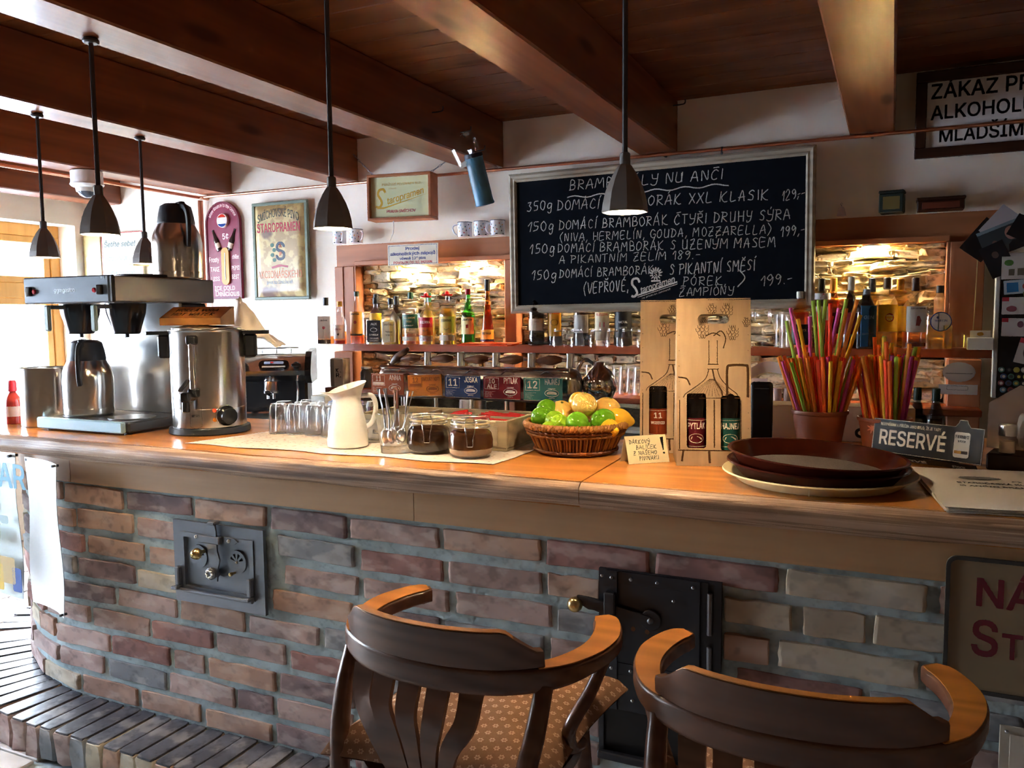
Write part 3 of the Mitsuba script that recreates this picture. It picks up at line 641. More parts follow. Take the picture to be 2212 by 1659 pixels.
# small tumblers standing upside down
gw = lathe([(0.0335, 0), (0.0338, 0.004), (0.0332, 0.03), (0.031, 0.075), (0.029, 0.098), (0.025, 0.105), (0.0, 0.106)], 20)
gv = gw.vertices; ang = np.arctan2(gv[:, 1], gv[:, 0]); rr = np.hypot(gv[:, 0], gv[:, 1])
k = 1 + 0.035 * np.cos(ang * 10) * ((gv[:, 2] > 0.002) & (gv[:, 2] < 0.09)); gw.vertices[:, 0] *= k; gw.vertices[:, 1] *= k
GW, GF = shape(gw, 'glass', 35), shape(lathe([(0, 0.0935), (0.022, 0.094), (0.0275, 0.0975)], 20), 'glass', 35)
GR = shape(lathe([(0.0328, 0), (0.0345, 0.0), (0.0345, 0.003), (0.0328, 0.003)], 20, True), 'thick_glass', 35)
gi = gw.copy(); gi.vertices = gi.vertices * [.91, .91, 1] - [0, 0, .0035]; gi.vertices[:, 2] = np.maximum(gi.vertices[:, 2], 0.0); gi.invert()
GW2 = shape(cat(gw, mv(gi, 0, 0, -.0004)), 'thick_glass', 35)
for j, (y, xs) in enumerate([(2.252, (-1.958, -1.882, -1.806, -1.730, -1.654)), (2.322, (-1.99, -1.914, -1.838, -1.762, -1.686)), (2.392, (-1.94, -1.864, -1.788, -1.712))]):
    for x in xs:
        t = Thing('tumbler', 'small clear tumbler upside down in the ' + ('front', 'middle', 'back')[j] + ' row on the table runner', 'drinking glass', 'upturned tumblers, ' + ('front', 'middle', 'back')[j] + ' row', at=(x + rng.uniform(-.003, .003), y + rng.uniform(-.004, .004), ZR), rz=rng.uniform(0, 36))
        t.part('wall', GW2 if j == 0 else GW); t.part('base', GF); t.part('rim', GR)
# white pitcher
t = Thing('milk_pitcher', 'white ceramic pitcher with pinched spout on the table runner', 'pitcher', at=(-1.548, 2.095, ZR), rz=-128)
pp = [(0, 0), (0.058, 0), (0.063, 0.003), (0.064, 0.02), (0.057, 0.08), (0.047, 0.125), (0.043, 0.148), (0.047, 0.168), (0.056, 0.184), (0.058, 0.188), (0.055, 0.187), (0.044, 0.168), (0.040, 0.148), (0.044, 0.12), (0.054, 0.07), (0.058, 0.02), (0, 0.012)]
m = lathe(pp, 48); v = m.vertices
a = np.arctan2(v[:, 1], v[:, 0]); h = np.clip((v[:, 2] - 0.145) / 0.04, 0, 1) ** 1.5
d = np.exp(-(a / 0.28) ** 2)
s_ = 1 + h * (0.55 * d + 0.06 * np.cos(a + PI)); v[:, 0] *= s_; v[:, 1] *= s_; v[:, 2] += h * 0.018 * np.cos(a + PI) * 1.0 + h * d * 0.006
m.vertices = v
t.part('body', m, 'gloss', 'e6e4dd', 50)
t.part('handle', sweep(spline([(-0.046, 0, 0.158), (-0.082, 0, 0.155), (-0.094, 0, 0.12), (-0.082, 0, 0.075), (-0.058, 0, 0.055)], 6), circ(0.008, 10, 0.006), (0, 1, 0)), 'gloss', 'e6e4dd', 40)
# glass with spoons
gx, gy = -1.352, 2.060
t = Thing('spoon_glass', 'tall clear glass holding teaspoons on the table runner', 'drinking glass', at=(gx, gy, ZR))
t.part('wall', lathe([(0.0415, 0.0245), (0.0455, 0.0245), (0.0572, 0.118), (0.0566, 0.1202), (0.0555, 0.118)], 14, True), 'thick_glass', smooth=False)
t.part('base', lathe([(0, 0.001), (0.041, 0.001), (0.0425, 0.024), (0, 0.022)], 14), 'thick_glass', smooth=False)
def spoon_mesh():
    hd = sweep(spline([(0, 0, 0.035), (0.004, 0, 0.07), (0.002, 0, 0.12), (0, 0, 0.155), (0, 0, 0.163)], 5), np.array(rpoly(1, 0.35, 0.12, 2).exterior.coords)[:-1], (0, 1, 0), np.interp(np.linspace(0, 1, 21), [0, .3, .7, .93, 1], [.0048, .0045, .007, .0135, .007]))
    b = trimesh.creation.icosphere(2, 1.0); v = b.vertices * [0.0040, 0.0155, 0.024]; v[:, 0] -= 0.0065 * (1 - (v[:, 1] / 0.0155) ** 2) * (1 - (v[:, 2] / 0.024) ** 2) - 0.003
    return cat(hd, mv(tm(v, b.faces), 0, 0, 0.021))
SP = shape(spoon_mesh(), 'chrome', 40)
for i, (tx, ty, rz) in enumerate([(-13, 4, 60), (-8, -5, 80), (-10, 6, 50), (13, -4, 70), (17, 3, 110), (9, -6, 60), (-4, 9, 100)]):
    bo = [(.022, .0), (.008, .02), (-.004, -.022), (-.02, .008), (-.024, -.008), (.004, .0), (.018, -.016)][i]
    M = T().translate([gx - bo[0] * 1.0, gy + bo[1] - 0.004, ZR + 0.03]).rotate([0, 1, 0], tx).rotate([1, 0, 0], -ty).rotate([0, 0, 1], rz)
    t = Thing('teaspoon', 'steel teaspoon standing in the tall glass', 'spoon', 'teaspoons in the glass', M=M)
    t.own(SP)
t = Thing('butter_knife', 'brown flat handled knife standing among the spoons in the tall glass', 'knife', M=T().translate([gx + 0.004, gy + 0.012, ZR + 0.028]).rotate([0, 1, 0], -1))
t.part('blade', box(0.016, 0.0016, 0.10, 0.0006, (0, 0, 0.052)), 'chrome'); t.part('handle', rbox(0.0165, 0.007, 0.066, 0.003, 10, (0, 0, 0.134)), 'satin', '5e3626')
# clip-top jars
def clip_jar(x, y, rz, lab, c1, c2):
    t = Thing('clip_top_jar', lab, 'jar', at=(x, y, ZR), rz=rz)
    body = [(0, 0.002), (0.05, 0.001), (0.062, 0.008), (0.0668, 0.028), (0.0668, 0.055), (0.060, 0.076), (0.0535, 0.086), (0.0535, 0.092)]
    t.part('body', lathe(body, 40), 'glass', smooth=50)
    t.part('threads', lathe([(0.0538, 0.0925), (0.0565, 0.093), (0.0565, 0.0965), (0.0538, 0.097)], 32, True), 'thick_glass')
    inn = [(0, 0.005), (0.049, 0.005), (0.060, 0.011), (0.0645, 0.028), (0.0645, 0.050)]
    if c2: t.part('contents', mv(cat(lathe(inn[:3] + [(0.0640, 0.026), (0, 0.028)], 36)), 0, 0, 0), 'matte', c2, 50, label='pale sugar at the bottom of the jar')
    sug = ([(0, 0.0285), (0.0642, 0.027), (0.0645, 0.05)] if c2 else inn) + [(0.0615, 0.066), (0.055, 0.074), (0.02, 0.078), (0, 0.076)]
    m = lathe(sug, 40); v = m.vertices; v[:, 2] += np.where(v[:, 2] > 0.06, 0.006 * (meshkit.fbm(v * 60, 2) - 0.5), 0); m.vertices = v
    t.part('contents', m, 'matte', c1, 50)
    t.part('rubber_ring', cat(lathe([(0.050, 0.097), (0.0585, 0.097), (0.0585, 0.101), (0.050, 0.101)], 36, True), box(0.018, 0.02, 0.0035, 0.001, (0.064, 0, 0.099))), 'satin', 'c8b890')
    lid = t.part('lid', lathe([(0.0, 0.118), (0.045, 0.118), (0.053, 0.113), (0.056, 0.1025), (0.056, 0.1013)], 40), 'glass', smooth=50)
    t.part('lid_rim', lathe([(0.0535, 0.1015), (0.0565, 0.1015), (0.0565, 0.107), (0.0535, 0.107)], 36, True), 'thick_glass', parent=lid)
    w = [tube([(-0.0575 * math.cos(a), -0.0575 * math.sin(a), 0.089) for a in np.linspace(0, 2 * PI, 40)], 0.0013, 6)]
    for s in (-1, 1):
        w.append(tube(spline([(s * 0.014, -0.0575, 0.090), (s * 0.013, -0.063, 0.078), (s * 0.009, -0.071, 0.06), (s * 0.008, -0.073, 0.038)], 4), 0.0013, 6))
        w.append(tube(spline([(s * 0.014, -0.058, 0.089), (s * 0.016, -0.062, 0.10), (s * 0.012, -0.060, 0.112), (s * 0.010, -0.052, 0.116)], 4), 0.0013, 6))
    w.append(tube([(-0.008, -0.073, 0.038), (0.008, -0.073, 0.038)], 0.0013, 6)); w.append(tube([(-0.010, -0.052, 0.116), (0.010, -0.052, 0.116)], 0.0013, 6))
    t.part('wire_clip', cat(w), 'chrome')
clip_jar(-1.258, 2.105, 26, 'clip-top glass jar of dark brown sugar, standing next to the spoon glass', '2a1a12', None)
clip_jar(-1.102, 2.080, 26, 'clip-top glass jar of brown sugar over a paler layer, in front of the tea box', '3c2415', '8c7458')
# compartment box with tea bags
t = Thing('tea_box', 'weathered wooden compartment box with tea bags on the table runner', 'box')
bx0, bx1, by0, by1, bz0, bz1 = -1.585, -1.035, 2.185, 2.445, ZR, 1.135
t.part('floor', bx(bx0, bx1, by0, by1, bz0, bz0 + 0.008, 0.001), 'wood_box', smooth=False)
for nm, b in (('front', (bx0, bx1, by0, by0 + 0.012)), ('back', (bx0, bx1, by1 - 0.012, by1)), ('end', (bx0, bx0 + 0.012, by0 + 0.0125, by1 - 0.0125)), ('end', (bx1 - 0.012, bx1, by0 + 0.0125, by1 - 0.0125))):
    t.part(nm, bx(*b, bz0 + 0.0085, bz1, 0.002), 'wood_box', smooth=False)
t.part('divider', bx(bx0 + 0.013, bx1 - 0.013, 2.312, 2.318, bz0 + 0.009, bz1 - 0.004, 0.001), 'wood_box', smooth=False)
for x in (-1.40, -1.22):
    for y0_, y1_ in ((2.198, 2.3115), (2.3185, 2.432)): t.part('divider', bx(x - 0.003, x + 0.003, y0_, y1_, bz0 + 0.009, bz1 - 0.004, 0.001), 'wood_box', smooth=False)
for x in (-1.125, -1.31, -1.49):
    k = t.part('label_plate', bx(x - 0.06, x + 0.06, by0 - 0.004, by0 - 0.0005, 1.058, 1.118, 0.001), 'wood_frame_grey', smooth=False)
    t.part('pull', tube(spline([(x - 0.02, by0 - 0.004, 1.085), (x - 0.012, by0 - 0.014, 1.078), (x + 0.012, by0 - 0.014, 1.078), (x + 0.02, by0 - 0.004, 1.085)], 5), 0.0028, 8), 'steel', parent=k)
TB = shape(box(0.058, 0.004, 0.062, 0.0015), 'satin', False, 'b8221e'); TBW = shape(box(0.05, 0.0045, 0.006, 0.001, (0, 0, 0.012)), 'satin', False, 'e0d6d0')
for cx_, cy_ in ((-1.18, 2.375), (-1.11, 2.375), (-1.30, 2.375), (-1.17, 2.255), (-1.10, 2.255)):
    for i in range(5):
        M = T().translate([cx_ + rng.uniform(-.008, .008), cy_ - 0.032 + i * 0.016, 1.098 + rng.uniform(-.003, .006)]).rotate([0, 1, 0], rng.uniform(-14, 14)).rotate([1, 0, 0], rng.uniform(-16, 10))
        q = Thing('tea_bag', 'red paper tea bag sachet in the wooden tea box', 'tea bag', 'tea bags in the box', M=M); q.part('sachet', TB); q.part('stripe', TBW)
# wicker basket with citrus
BXC, BYC = -0.853, 2.285
t = Thing('fruit_basket', 'round brown wicker basket of lemons and limes on the bar top', 'basket', at=(BXC, BYC, ZT))
scene['wicker'] = pr('94602f', 0.5, specular=0.4); scene['wicker_dark'] = pr('6a3a1e', 0.5, specular=0.4)
t.part('base', cyl(0.112, 0.012, 36, 0.003), 'wicker')
def wall_r(z): return 0.112 + 0.036 * (z / 0.085) ** 0.8
t.part('lining', lathe([(0.108, 0.013), (wall_r(0.08) - 0.006, 0.08), (wall_r(0.08) - 0.008, 0.08), (0.106, 0.013)], 36, True), 'wicker_dark')
n = 84
ST = [shape(tube([(0, 0, 0.008), (0.018, 0.002, 0.045), (0.034, 0, 0.082)], 0.0036, 6), m_) for m_ in ('wicker', 'wicker_dark', 'wicker')]
for i in range(n):
    a = 360 * i / n + rng.uniform(-.8, .8); k = numbered(t.key + '__stake')
    scene[k] = {**ST[i % 3], 'to_world': t.M @ T().rotate([0, 0, 1], a).translate([0.114, 0, 0]).rotate([1, 0, 0], rng.uniform(-3, 3))}
for q in range(2):
    a = np.linspace(0, 2 * PI, 241)[:-1]; ph = a * 44 + q * PI
    P = np.stack([(0.149 + 0.0055 * np.cos(ph)) * np.cos(a), (0.149 + 0.0055 * np.cos(ph)) * np.sin(a), 0.086 + 0.0055 * np.sin(ph)], 1)
    t.part('rim_braid', tube(P, 0.0062, 7, closed=True), 'wicker', smooth=40)
a = np.linspace(0, 2 * PI, 181)[:-1]
for z, mt in ((0.070, 'wicker_dark'), (0.060, 'wicker'), (0.012, 'wicker_dark')):
    w = wall_r(z) + 0.003; ph = a * 42
    t.part('weave_band', tube(np.stack([(w + 0.003 * np.cos(ph)) * np.cos(a), (w + 0.003 * np.cos(ph)) * np.sin(a), z + 0 * a], 1), 0.0045, 6, closed=True), mt, smooth=40)
def citrus(nip, k):
    m = trimesh.creation.icosphere(3, 1.0); v = m.vertices.copy()
    v *= 1 + 0.02 * (meshkit.noise(v * 2 + k, k) - 0.5)[:, None]
    v[:, 0] += np.sign(v[:, 0]) * nip * np.clip(np.abs(m.vertices[:, 0]) - 0.86, 0, 1) * 2.2
    v = v * (1 + 0.004 * (meshkit.noise(v * 22, k) - 0.5))[:, None]
    return tm(v, m.faces)
CIT = {c: shape(citrus(nip, i), 'gloss', True, col) for i, (c, nip, col) in enumerate([('lime', 0.25, '5f9a1e'), ('lime2', 0.25, '8fb82a'), ('lemon', 0.7, 'e8b030'), ('lemon2', 0.7, 'eec060')])}
STEM = shape(cyl(0.12, 0.1, 8, 0.02, (0, 0, 0)), 'matte', 30, '6a6a30')
FR = [('lime', (1176, 900), -.955, 2.262, 1.142, .033, 'dark green lime at the left edge of the basket, lower one'), ('lime', 0, -.960, 2.318, 1.158, .034, 'green lime at the left edge of the basket, upper one'), ('lime2', 0, -.905, 2.245, 1.135, .031, 'green lime second from the left in the front of the basket'),
      ('lime2', 0, -.872, 2.205, 1.132, .030, 'yellowish green lime in the middle front of the basket'), ('lime2', 0, -.893, 2.178, 1.118, .026, 'small yellow-green lime lowest at the front rim'), ('lime', 0, -.818, 2.203, 1.138, .034, 'large green lime right of the middle in the basket'), ('lime', 0, -.760, 2.262, 1.142, .034, 'green lime at the right side of the basket'),
      ('lemon2', 0, -.918, 2.335, 1.150, .036, 'pale yellow lemon behind the left limes'), ('lemon', 0, -.862, 2.348, 1.180, .034, 'yellow lemon at the back, left of the topmost lemon'), ('lemon2', 0, -.828, 2.290, 1.182, .037, 'large yellow lemon on top of the fruit heap'), ('lemon2', 0, -.770, 2.340, 1.168, .034, 'pale yellow lemon at the back right of the topmost one'),
      ('lemon', 0, -.728, 2.310, 1.140, .034, 'orange yellow lemon at the right rim of the basket'), ('lemon', 0, -.735, 2.245, 1.122, .028, 'small yellow lemon low at the right rim, in front'), ('lemon', 0, -.85, 2.28, 1.105, .038, 'yellow lemon buried in the middle of the basket'), ('lime', 0, -.90, 2.29, 1.10, .033, 'lime buried under the others in the basket'), ('lime', 0, -.80, 2.28, 1.10, .033, 'green lime buried at the right under the others')]
for c, _, x, y, z, r, lab in FR:
    q = Thing('lime' if 'lime' in c else 'lemon', lab, 'lime' if 'lime' in c else 'lemon', at=(x, y, z), rz=rng.uniform(0, 180), sc=r)
    q.M = q.M @ T().rotate([0, 1, 0], rng.uniform(-30, 30)) @ T().scale([1.22 if 'lemon' in c else 1.1, 0.98, 0.98])
    q.part('skin', CIT[c]); q.part('stem_end', mv(cyl(0.12, 0.06, 8, 0.01), 0, 0, 0.975), 'matte', '70702e')
# ================================================================ beer taps and what stands behind the bar
t = Thing('tap_bench', 'dark low work bench behind the bar carrying the beer taps', 'bench')
t.part('body', bx(-2.2, -0.78, 2.60, 2.98, 0.0, 0.83, 0.004), 'wood_dark', smooth=False); t.part('top', bx(-2.22, -0.76, 2.585, 3.0, 0.832, 0.86, 0.004), 'steel_dull', smooth=False)
t = Thing('beer_tap_tower', 'polished steel beer tap bar with five taps behind the bar top', 'beer tap')
t.part('crossbar', rbox(0.90, 0.10, 0.13, 0.045, 24, (-1.51, 2.90, 1.182)), 'steel')
t.part('top_rail', tube([(-1.93, 2.853, 1.243), (-1.09, 2.853, 1.243)], 0.007, 8), 'chrome'); t.part('bottom_rail', tube([(-1.95, 2.838, 1.125), (-1.09, 2.838, 1.125)], 0.007, 8), 'chrome')
t.part('column', cyl(0.055, 0.262, 32, 0.004, (-1.525, 2.90, 0.861)), 'chrome')
hm = lathe([(0, 0), (0.008, 0.001), (0.011, 0.008), (0.018, 0.03), (0.0195, 0.05), (0.015, 0.08), (0.011, 0.098), (0.006, 0.112), (0, 0.113)], 16)
HMD = shape(rot(hm, -90, (0, 1, 0)), 'satin', 40, '6e4430')
for x in (-1.748, -1.592, -1.432, -1.278, -1.115):
    k = t.part('tap', cat(cyl(0.016, 0.056, 16, 0.002, (x, 2.93, 1.247)), rot(cyl(0.006, 0.03, 10), -90, (0, 1, 0)).apply_translation([x - 0.010, 2.93, 1.276]), rot(cyl(0.018, 0.05, 16, 0.004), 90, (1, 0, 0)).apply_translation([x - 0.05, 2.85, 1.20]), cyl(0.008, 0.06, 10, 0.001, (x - 0.05, 2.81, 1.065)), tube(spline([(x - 0.08, 2.82, 1.225), (x - 0.05, 2.815, 1.24), (x - 0.02, 2.82, 1.225)], 5), 0.003, 6)), 'chrome')
    key = k + '__handle'; scene[key] = {**HMD, 'to_world': T().translate([x - 0.032, 2.93, 1.279]).rotate([0, 1, 0], -4)}
t = Thing('side_lever', 'dark wooden lever on a steel joint left of the tap handles', 'tap handle', M=T().translate([-1.93, 2.93, 1.248]).rotate([0, 1, 0], 52))
t.part('grip', hm, 'satin', '4a2c1e', 40); t.part('joint', cyl(0.014, 0.03, 12, 0.003, (0, 0, -0.03)), 'chrome')
def tap_sign(x, bg, num, name, ink, tilt=0.0, numbox=None, sub=None):
    t = Thing('tap_sign', f'{numbox} tap sign reading {num} {name}', 'sign', 'beer name signs on the taps', M=T().translate([x, 2.795, 1.175]).rotate([0, 1, 0], tilt))
    t.part('panel', stand(prism(sbox(-0.078, -0.0435, 0.078, 0.0435), 0.004, -0.004)), 'satin', bg, False)
    def art(m, dx, dz, c=ink): t.part('lettering', mv(stand(m), dx, -0.0001, dz), 'satin', c, False)
    b = sbox(-0.072, -0.006, -0.012, 0.038); art(prism(b.difference(b.buffer(-0.0016, join_style='mitre')), 0.0006), 0, 0)
    nl = num.split()
    if len(nl) == 2: art(text(nl[0], 0.017, 0.026, True), -0.042, 0.0165); art(text(nl[1], 0.015, 0.042, True), -0.042, -0.002)
    elif sub: art(text(num, 0.020, 0.026, True), -0.042, 0.0125); art(prism(sbox(-0.068, -0.003, -0.016, 0.0085), 0.0006), 0, 0)
    else: art(text(num, 0.027, 0.040, True), -0.042, 0.0025)
    art(text(name, 0.021 if len(name) < 8 else 0.015, 0.058 if len(name) < 8 else 0.084, True), 0.038 if len(name) < 8 else 0.03, 0.0175)
    el = shapely.affinity.scale(Point(0.036, -0.0145).buffer(1, quad_segs=10), 0.029, 0.0145); e2 = shapely.affinity.scale(Point(0.036, -0.0145).buffer(1, quad_segs=10), 0.0262, 0.0122)
    art(prism(el.difference(e2), 0.0006), 0, 0)
    art(prism(Polygon([(0.016, -0.019), (0.016, -0.013), (0.024, -0.0075), (0.042, -0.0075), (0.056, -0.012), (0.056, -0.019)]), 0.0006), 0, 0)
    art(prism(sbox(0.021, 0.0015, 0.051, 0.0040), 0.0006), 0, 0); art(prism(sbox(0.024, -0.0345, 0.048, -0.0322), 0.0006), 0, 0)
    for i in range(5): art(prism(sbox(-0.072, -0.0155 - 0.005 * i, -0.072 + (0.045, .03, .036, .026, .03)[i], -0.0145 - 0.005 * i), 0.0006), 0, 0)
    for z in (0.0425, -0.0425): art(prism(sbox(-0.077, z - 0.0008, 0.077, z + 0.0008), 0.0006), 0, 0, 'e8dcc8')
tap_sign(-1.862, 'a8522c', '11', 'ANNA', 'f0e0cc', 0, 'rust orange', True)
tap_sign(-1.685, 'c8781e', '12', 'SMOUKY NIKY', '9a4a1c', -3.0, 'bright orange', True)
tap_sign(-1.514, '2c4478', '11', 'JOSKA', 'f0ece4', 0, 'dark blue')
tap_sign(-1.344, '7c1420', '10 ALE', 'PYTLÁK', 'f0ece4', 0, 'dark red')
tap_sign(-1.174, '3c8280', '12', 'HAJNEJ', 'f0ece4', 0, 'teal')
t = Thing('polished_jug', 'round polished metal jug at the right end of the taps', 'jug', at=(-1.005, 2.95, 0.861))
t.part('body', lathe([(0, 0), (0.035, 0), (0.04, 0.01), (0.02, 0.03), (0.018, 0.25), (0.05, 0.272), (0.066, 0.31), (0.064, 0.345), (0.045, 0.375), (0.024, 0.392), (0.02, 0.41), (0, 0.412)], 32), 'chrome', smooth=40)
t.part('arm', tube(spline([(-0.02, 0, 0.40), (-0.05, -0.02, 0.42), (-0.075, -0.03, 0.38), (-0.07, -0.03, 0.33)], 6), 0.007, 8), 'chrome')
# lower shelf: upturned tall glasses, shaker, jar
TG = shape(lathe([(0.033, 0), (0.032, 0.03), (0.025, 0.135), (0.023, 0.148), (0.0, 0.150)], 18), 'glass', 35); TGB = shape(lathe([(0, 0.136), (0.0225, 0.137), (0.0225, 0.147), (0, 0.1475)], 18), 'thick_glass', 35)
for j in range(14):
    x, y = -1.385 + (j % 7) * 0.072, 3.80 + (j // 7) * 0.085
    t = Thing('tall_glass', 'tall beer glass standing upside down on the lower shelf', 'beer glass', 'upturned glasses on the lower shelf', at=(x + 0.01 * (j // 7), y, 1.0505)); t.part('wall', TG); t.part('foot', TGB)
t = Thing('salt_carton', 'tall pale carton with black letters on the lower shelf beside the post', 'carton', at=(-2.868, 3.83, 1.0505))
t.part('body', box(0.088, 0.07, 0.165, 0.004, (0, 0, 0.0826)), 'matte', 'c8bda8')
t.part('band', bx(-0.045, -0.02, -0.036, -0.0352, 0.005, 0.16, 0), 'matte', '8a8478')
for s, z in (('K .', 0.085), ('R.', 0.058)): t.part('lettering', mv(stand(text(s, 0.022, 0.035, True)), 0.01, -0.0352, z), 'matte', '201c18')
t = Thing('storage_jar', 'dark glass storage jar on the lower shelf left of the taps', 'jar', at=(-2.70, 3.85, 1.0505))
t.part('body', lathe([(0, 0), (0.036, 0), (0.038, 0.004), (0.038, 0.085), (0.03, 0.098), (0.03, 0.104), (0, 0.104)], 24), 'gloss', '34302c', 40); t.part('lid', cyl(0.033, 0.014, 24, 0.003, (0, 0, 0.1045)), 'chrome')
# espresso machine, turned towards the room
EM = T().translate([-2.815, 3.47, 0.8605]).rotate([0, 0, 1], 33)
t = Thing('espresso_machine', 'chrome espresso machine with black controls on the work counter', 'espresso machine', M=EM)
W_ = 0.74
t.part('drip_tray', bx(-W_ + 0.03, -0.03, -0.02, 0.16, 0.03, 0.095, 0.008), 'chrome'); t.part('grill', bx(-W_ + 0.05, -0.05, -0.01, 0.15, 0.0955, 0.099, 0.001), 'iron_dark')
t.part('body', bx(-W_ + 0.02, -0.02, 0.17, 0.42, 0.02, 0.40, 0.015), 'iron_dark')
for x in (-W_ + 0.07, -0.07):
    for y in (0.02, 0.36): t.part('foot', cyl(0.018, 0.03, 12, 0.003, (x, y, 0)), 'iron_dark')
sec = [(0.30, 0.252), (0.02, 0.252), (-0.028, 0.285), (-0.03, 0.31), (0.02, 0.372), (0.06, 0.395), (0.30, 0.405)]
t.part('front_band', sweep([(-W_, 0, 0), (-0.012, 0, 0)], [(-a, b) for a, b in sec], (0, 0, 1)), 'chrome', smooth=30)
ec = m3.Manifold(m3.Mesh(*[np.asarray(q, d) for q, d in zip((lambda g: (g.vertices, g.faces))(prism(Polygon(sec).buffer(0.012), 0.03)), (np.float32, np.uint32))]))
for x in (-0.011, -W_ - 0.022):
    m = prism(Polygon(sec).buffer(0.012), 0.032); m.vertices = m.vertices[:, [2, 0, 1]]; t.part('end_cap', mv(m, x, 0, 0), 'gloss', '121316', False)
nl = math.degrees(math.atan2(0.062, 0.05))
for x in (-0.17, -0.46):
    oval = prism(rpoly(0.155, 0.052, 0.025), 0.012); oval = rot(oval, nl, (1, 0, 0))
    k = t.part('control_oval', mv(oval, x, -0.008, 0.338), 'gloss', '0d0f12', False)
    d = rot(prism(rpoly(0.10, 0.016, 0.004), 0.003, 0.0122), nl, (1, 0, 0)); t.part('display', mv(d, x, -0.004, 0.344), 'satin', '9cb4dc', False, parent=k)
    d = rot(prism(rpoly(0.016, 0.007, 0.002), 0.003, 0.0153), nl, (1, 0, 0)); t.part('red_digits', mv(d, x - 0.01, -0.004, 0.344), 'satin', 'd83030', False, parent=k)
    d = rot(prism(rpoly(0.12, 0.010, 0.003), 0.003, 0.0122), nl, (1, 0, 0)); t.part('button_row', mv(d, x, -0.017, 0.324), 'satin', 'd8d8d4', False, parent=k)
for x in (-0.315, -0.05, -0.60):
    t.part('steam_knob', rot(cat(cyl(0.020, 0.05, 14, 0.006), rbox(0.05, 0.018, 0.018, 0.006, 10, (0, 0, 0.045))), 70, (1, 0, 0)).apply_translation([x, -0.02, 0.325]), 'gloss', '111317')
for x in (-0.20, -0.52):
    k = t.part('brew_group', cat(cyl(0.036, 0.055, 24, 0.004, (x, 0.06, 0.197)), cyl(0.04, 0.016, 24, 0.003, (x, 0.06, 0.185))), 'chrome')
    t.part('portafilter', rot(lathe([(0, 0), (0.011, 0.0), (0.014, 0.05), (0.011, 0.10), (0, 0.105)], 14), 80, (1, 0, 0)).apply_translation([x, 0.02, 0.185]), 'gloss', '15161a', parent=k)
    t.part('spout', cat(cyl(0.008, 0.03, 10, 0, (x - 0.015, 0.06, 0.155)), cyl(0.008, 0.03, 10, 0, (x + 0.015, 0.06, 0.155))), 'chrome', parent=k)
t.part('steam_wand', tube(spline([(-0.06, 0.03, 0.25), (-0.05, -0.02, 0.2), (-0.055, -0.03, 0.11)], 6), 0.005, 8), 'chrome')
for i in range(9): t.part('rail', tube([(-W_ + 0.05 + i * 0.075, 0.07, 0.40), (-W_ + 0.05 + i * 0.075, 0.07, 0.425)], 0.003, 6), 'chrome')
t.part('rail', tube([(-W_ + 0.03, 0.07, 0.427), (-0.05, 0.07, 0.427)], 0.004, 6), 'chrome')
for i, (x, y) in enumerate([(-0.62, 0.14), (-0.54, 0.15), (-0.46, 0.13), (-0.38, 0.15), (-0.58, 0.23), (-0.50, 0.23)]):
    q = Thing('coffee_cup', 'white coffee cup standing upside down on the espresso machine', 'cup', 'cups on the espresso machine', M=EM @ T().translate([x, y, 0.4065]).rotate([0, 0, 1], rng.uniform(-60, 10)))
    q.part('body', lathe([(0.039, 0), (0.040, 0.002), (0.034, 0.04), (0.022, 0.058), (0.018, 0.060), (0.018, 0.064), (0, 0.064)], 24), 'gloss', 'dcd8d0', 40); q.part('handle', tube(spline([(0.036, 0, 0.015), (0.056, 0, 0.018), (0.055, 0, 0.04), (0.032, 0, 0.046)], 5), 0.005, 8), 'gloss', 'dcd8d0', 40)
def cloth_z(u, v):
    x, y = -0.64 + 0.48 * u, 0.0 + 0.36 * v
    c = np.exp(-((u - 0.52) / 0.26) ** 2 - ((v - 0.55) / 0.30) ** 2)
    f = meshkit.fbm(np.stack([u * 4.5, v * 4.5, u * 0], 1), 3, 3); g = meshkit.fbm(np.stack([u * 9 + 4, v * 9, u * 0 + 2], 1), 2, 5)
    z = 0.474 + 0.150 * c + 0.16 * (f - 0.42) * (0.15 + c) + 0.05 * (g - .5) * (.3 + c) + 0.012 * np.sin((u * 1.3 + v) * 24) * c
    z = np.maximum(z, 0.4735 + 0.004 * f) - 0.05 * np.clip((u - 0.85) * 6, 0, 1)
    return np.stack([x + 0.05 * (f - .5), y + 0.03 * np.sin(u * 9) - .02 * (g - .5), z], 1)
m = grid(60, 44, cloth_z); b = m.copy(); b.vertices[:, 2] -= 0.0016; b.invert()
def cl_fn(p, n, uv):
    s = dr.abs(p.x * 0.8 + p.y * 0.55 - 0.05 * fbm(p.x * 9, p.y * 9, p.z * 9, 2) + 0.41)
    return mix((0.68, 0.60, 0.50), (0.40, 0.12, 0.10), smoothstep(0.006, 0.003, s) * 0.8)
scene['tea_towel_cloth'] = two({'type': 'diffuse', 'reflectance': mikit.proc(cl_fn)})
Thing('tea_towel', 'crumpled cream tea towel with red stripe on top of the espresso machine', 'towel', M=EM).own(cat(m, b), 'tea_towel_cloth', smooth=True)
t = Thing('milk_carton', 'pale green and white carton right of the espresso machine', 'carton', at=(-2.78, 3.55, 0.8605)); t.part('body', box(0.09, 0.09, 0.17, 0.004, (0, 0, 0.0855)), 'satin', 'c8ccc4'); t.part('stripe', box(0.0915, 0.0915, 0.05, 0.004, (0, 0, 0.06)), 'satin', '7c9080')
